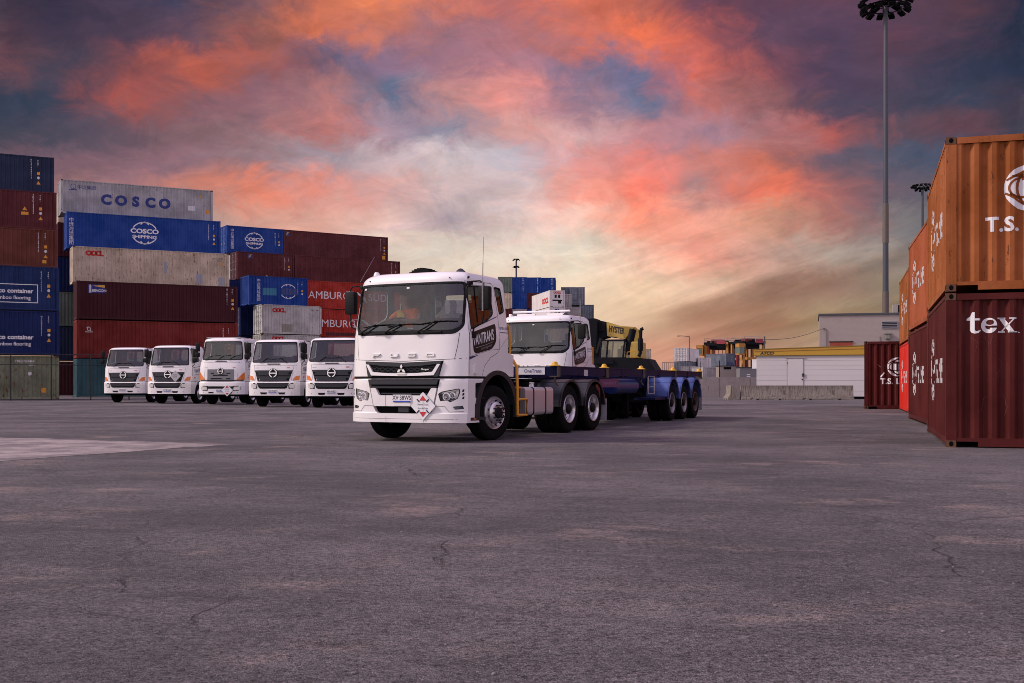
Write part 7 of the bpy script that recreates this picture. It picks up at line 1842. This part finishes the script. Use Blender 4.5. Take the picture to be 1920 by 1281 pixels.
# ------------------------------------------------------------------ floodlight masts
MASTM = simple('mast_steel', (.055, .06, .078), .6, metal=.1, var=.1); MASTB = simple('mast_brown_sleeve', (.105, .082, .07), .6, var=.2)
def mast(label, px, Zm, py_head, r0, r1, R_, n, layers, s=1.0):
    x = (px - 960) / FPX * Zm; h = CAMZ + (HOR - py_head) / FPX * Zm
    T = thing('floodlight_mast', label, 'light mast', (x, Zm, 0), group='tall floodlight masts')
    g = BM(); tube(g, [(0, 0, 0), (0, 0, h)], r0, 16, r1=r1); obj('mast', g, MASTM, T, smooth=True)
    if s > .9:
        for a, b_ in ((382, 456), (547, 700)):
            za, zb2 = CAMZ + (HOR - b_) / FPX * Zm, CAMZ + (HOR - a) / FPX * Zm
            rr0 = r0 + (r1 - r0) * max(0, za) / h; rr1 = r0 + (r1 - r0) * zb2 / h
            g = BM(); tube(g, [(0, 0, max(0, za)), (0, 0, zb2)], rr0 + .03, 16, r1=rr1 + .03); obj('mast_sleeve', g, MASTB, T, smooth=True)
    g = BM()
    for zz, rr in layers:
        ringp = [(rr * R_ * math.cos(a), rr * R_ * math.sin(a), h + zz) for a in [2 * PI * k / 20 for k in range(21)]]; tube(g, ringp, .05 * s, 6)
        for k in range(6): a = 2 * PI * k / 6; tube(g, [(0, 0, h + zz), (rr * R_ * math.cos(a), rr * R_ * math.sin(a), h + zz)], .05 * s, 5)
    obj('lamp_ring', g, CHASSIS, T)
    for li, (zz, rr) in enumerate(layers):
        m_ = n if rr > .7 else max(4, n // 2)
        for k in range(m_):
            a = 2 * PI * (k + .5 * li) / m_ + .2
            M_ = Matrix.Translation((rr * R_ * math.cos(a), rr * R_ * math.sin(a), h + zz)) @ Matrix.Rotation(a, 4, 'Z') @ Matrix.Rotation(rad(28), 4, 'Y')
            g = BM(); box(g, -.08 * s, .62 * s, -.30 * s, .30 * s, -.36 * s, -.10 * s, M=M_, bev=.03); box(g, -.05 * s, .1 * s, -.05 * s, .05 * s, -.12 * s, .1 * s, M=M_)
            obj('floodlight', g, CHASSIS, T)
    return T
mast('tall floodlight mast rising behind the cream building, top cut by the frame', 1660.5, 115, 5, .33, .21, 2.25, 12, ((0.35, 1.0), (-.45, .92), (-.1, .45)))
mast('distant floodlight mast seen past the orange containers', 1729.5, 240, 350, .40, .26, 2.0, 14, ((.3, 1.0), (-.4, .6)), .85)
mast('small distant floodlight mast above the blue container ends', 968, 330, 489, .30, .24, .75, 5, ((.5, 1.0), (-1.6, .9)), .8)

# ------------------------------------------------------------------ wire fence
FX, FY = (20 - 960) / FPX * 68.5, 68.5
T = thing('wire_fence', 'dark chain wire fence in front of the far left containers', 'fence', (FX, FY, 0), TH)
FB_ = simple('fence_black', (.012, .013, .012), .6); Hf = 2.92
for k in range(-3, 12):
    g = BM(); tube(g, [(k * 2.32, 0, 0), (k * 2.32, 0, Hf)], .04, 8); obj('post', g, FB_, T)
g = BM()
for zz in (.06, 2.22, Hf - .04): tube(g, [(-7, 0, zz), (25.5, 0, zz + .0)], .026 if zz > 1 else .02, 6)
obj('rail', g, FB_, T)
g = BM(); st = .30
xx = -7.0
while xx < 25.5:
    for dx in (1, -1):
        a = (xx if dx > 0 else xx + Hf, 0, .05); b_ = (xx + Hf if dx > 0 else xx, 0, Hf - .05)
        bar(g, a, b_, .0035, .0035, up=(0, 1, 0))
    xx += st
obj('chain_mesh', g, FB_, T)

# ------------------------------------------------------------------ loose grit on the asphalt
g = BM(); rs = random.Random(11)
for k in range(420):
    y = 3.2 + 14 * rs.random() ** 1.6; x = (rs.random() - .5) * y * 1.0; r0 = rs.uniform(.003, .008) * (1 + .04 * y)
    M_ = Matrix.Translation((x, y, r0 * .4)) @ Matrix.Rotation(rs.random() * 6, 4, 'Z') @ Matrix.Diagonal((r0 * rs.uniform(.8, 1.6), r0, r0 * .7, 1))
    bmesh.ops.create_icosphere(g, subdivisions=1, radius=1.0, matrix=M_)
obj('loose_grit', g, simple('grit_stone', (.17, .15, .15), .9, var=.6, scale=3), kind='stuff')
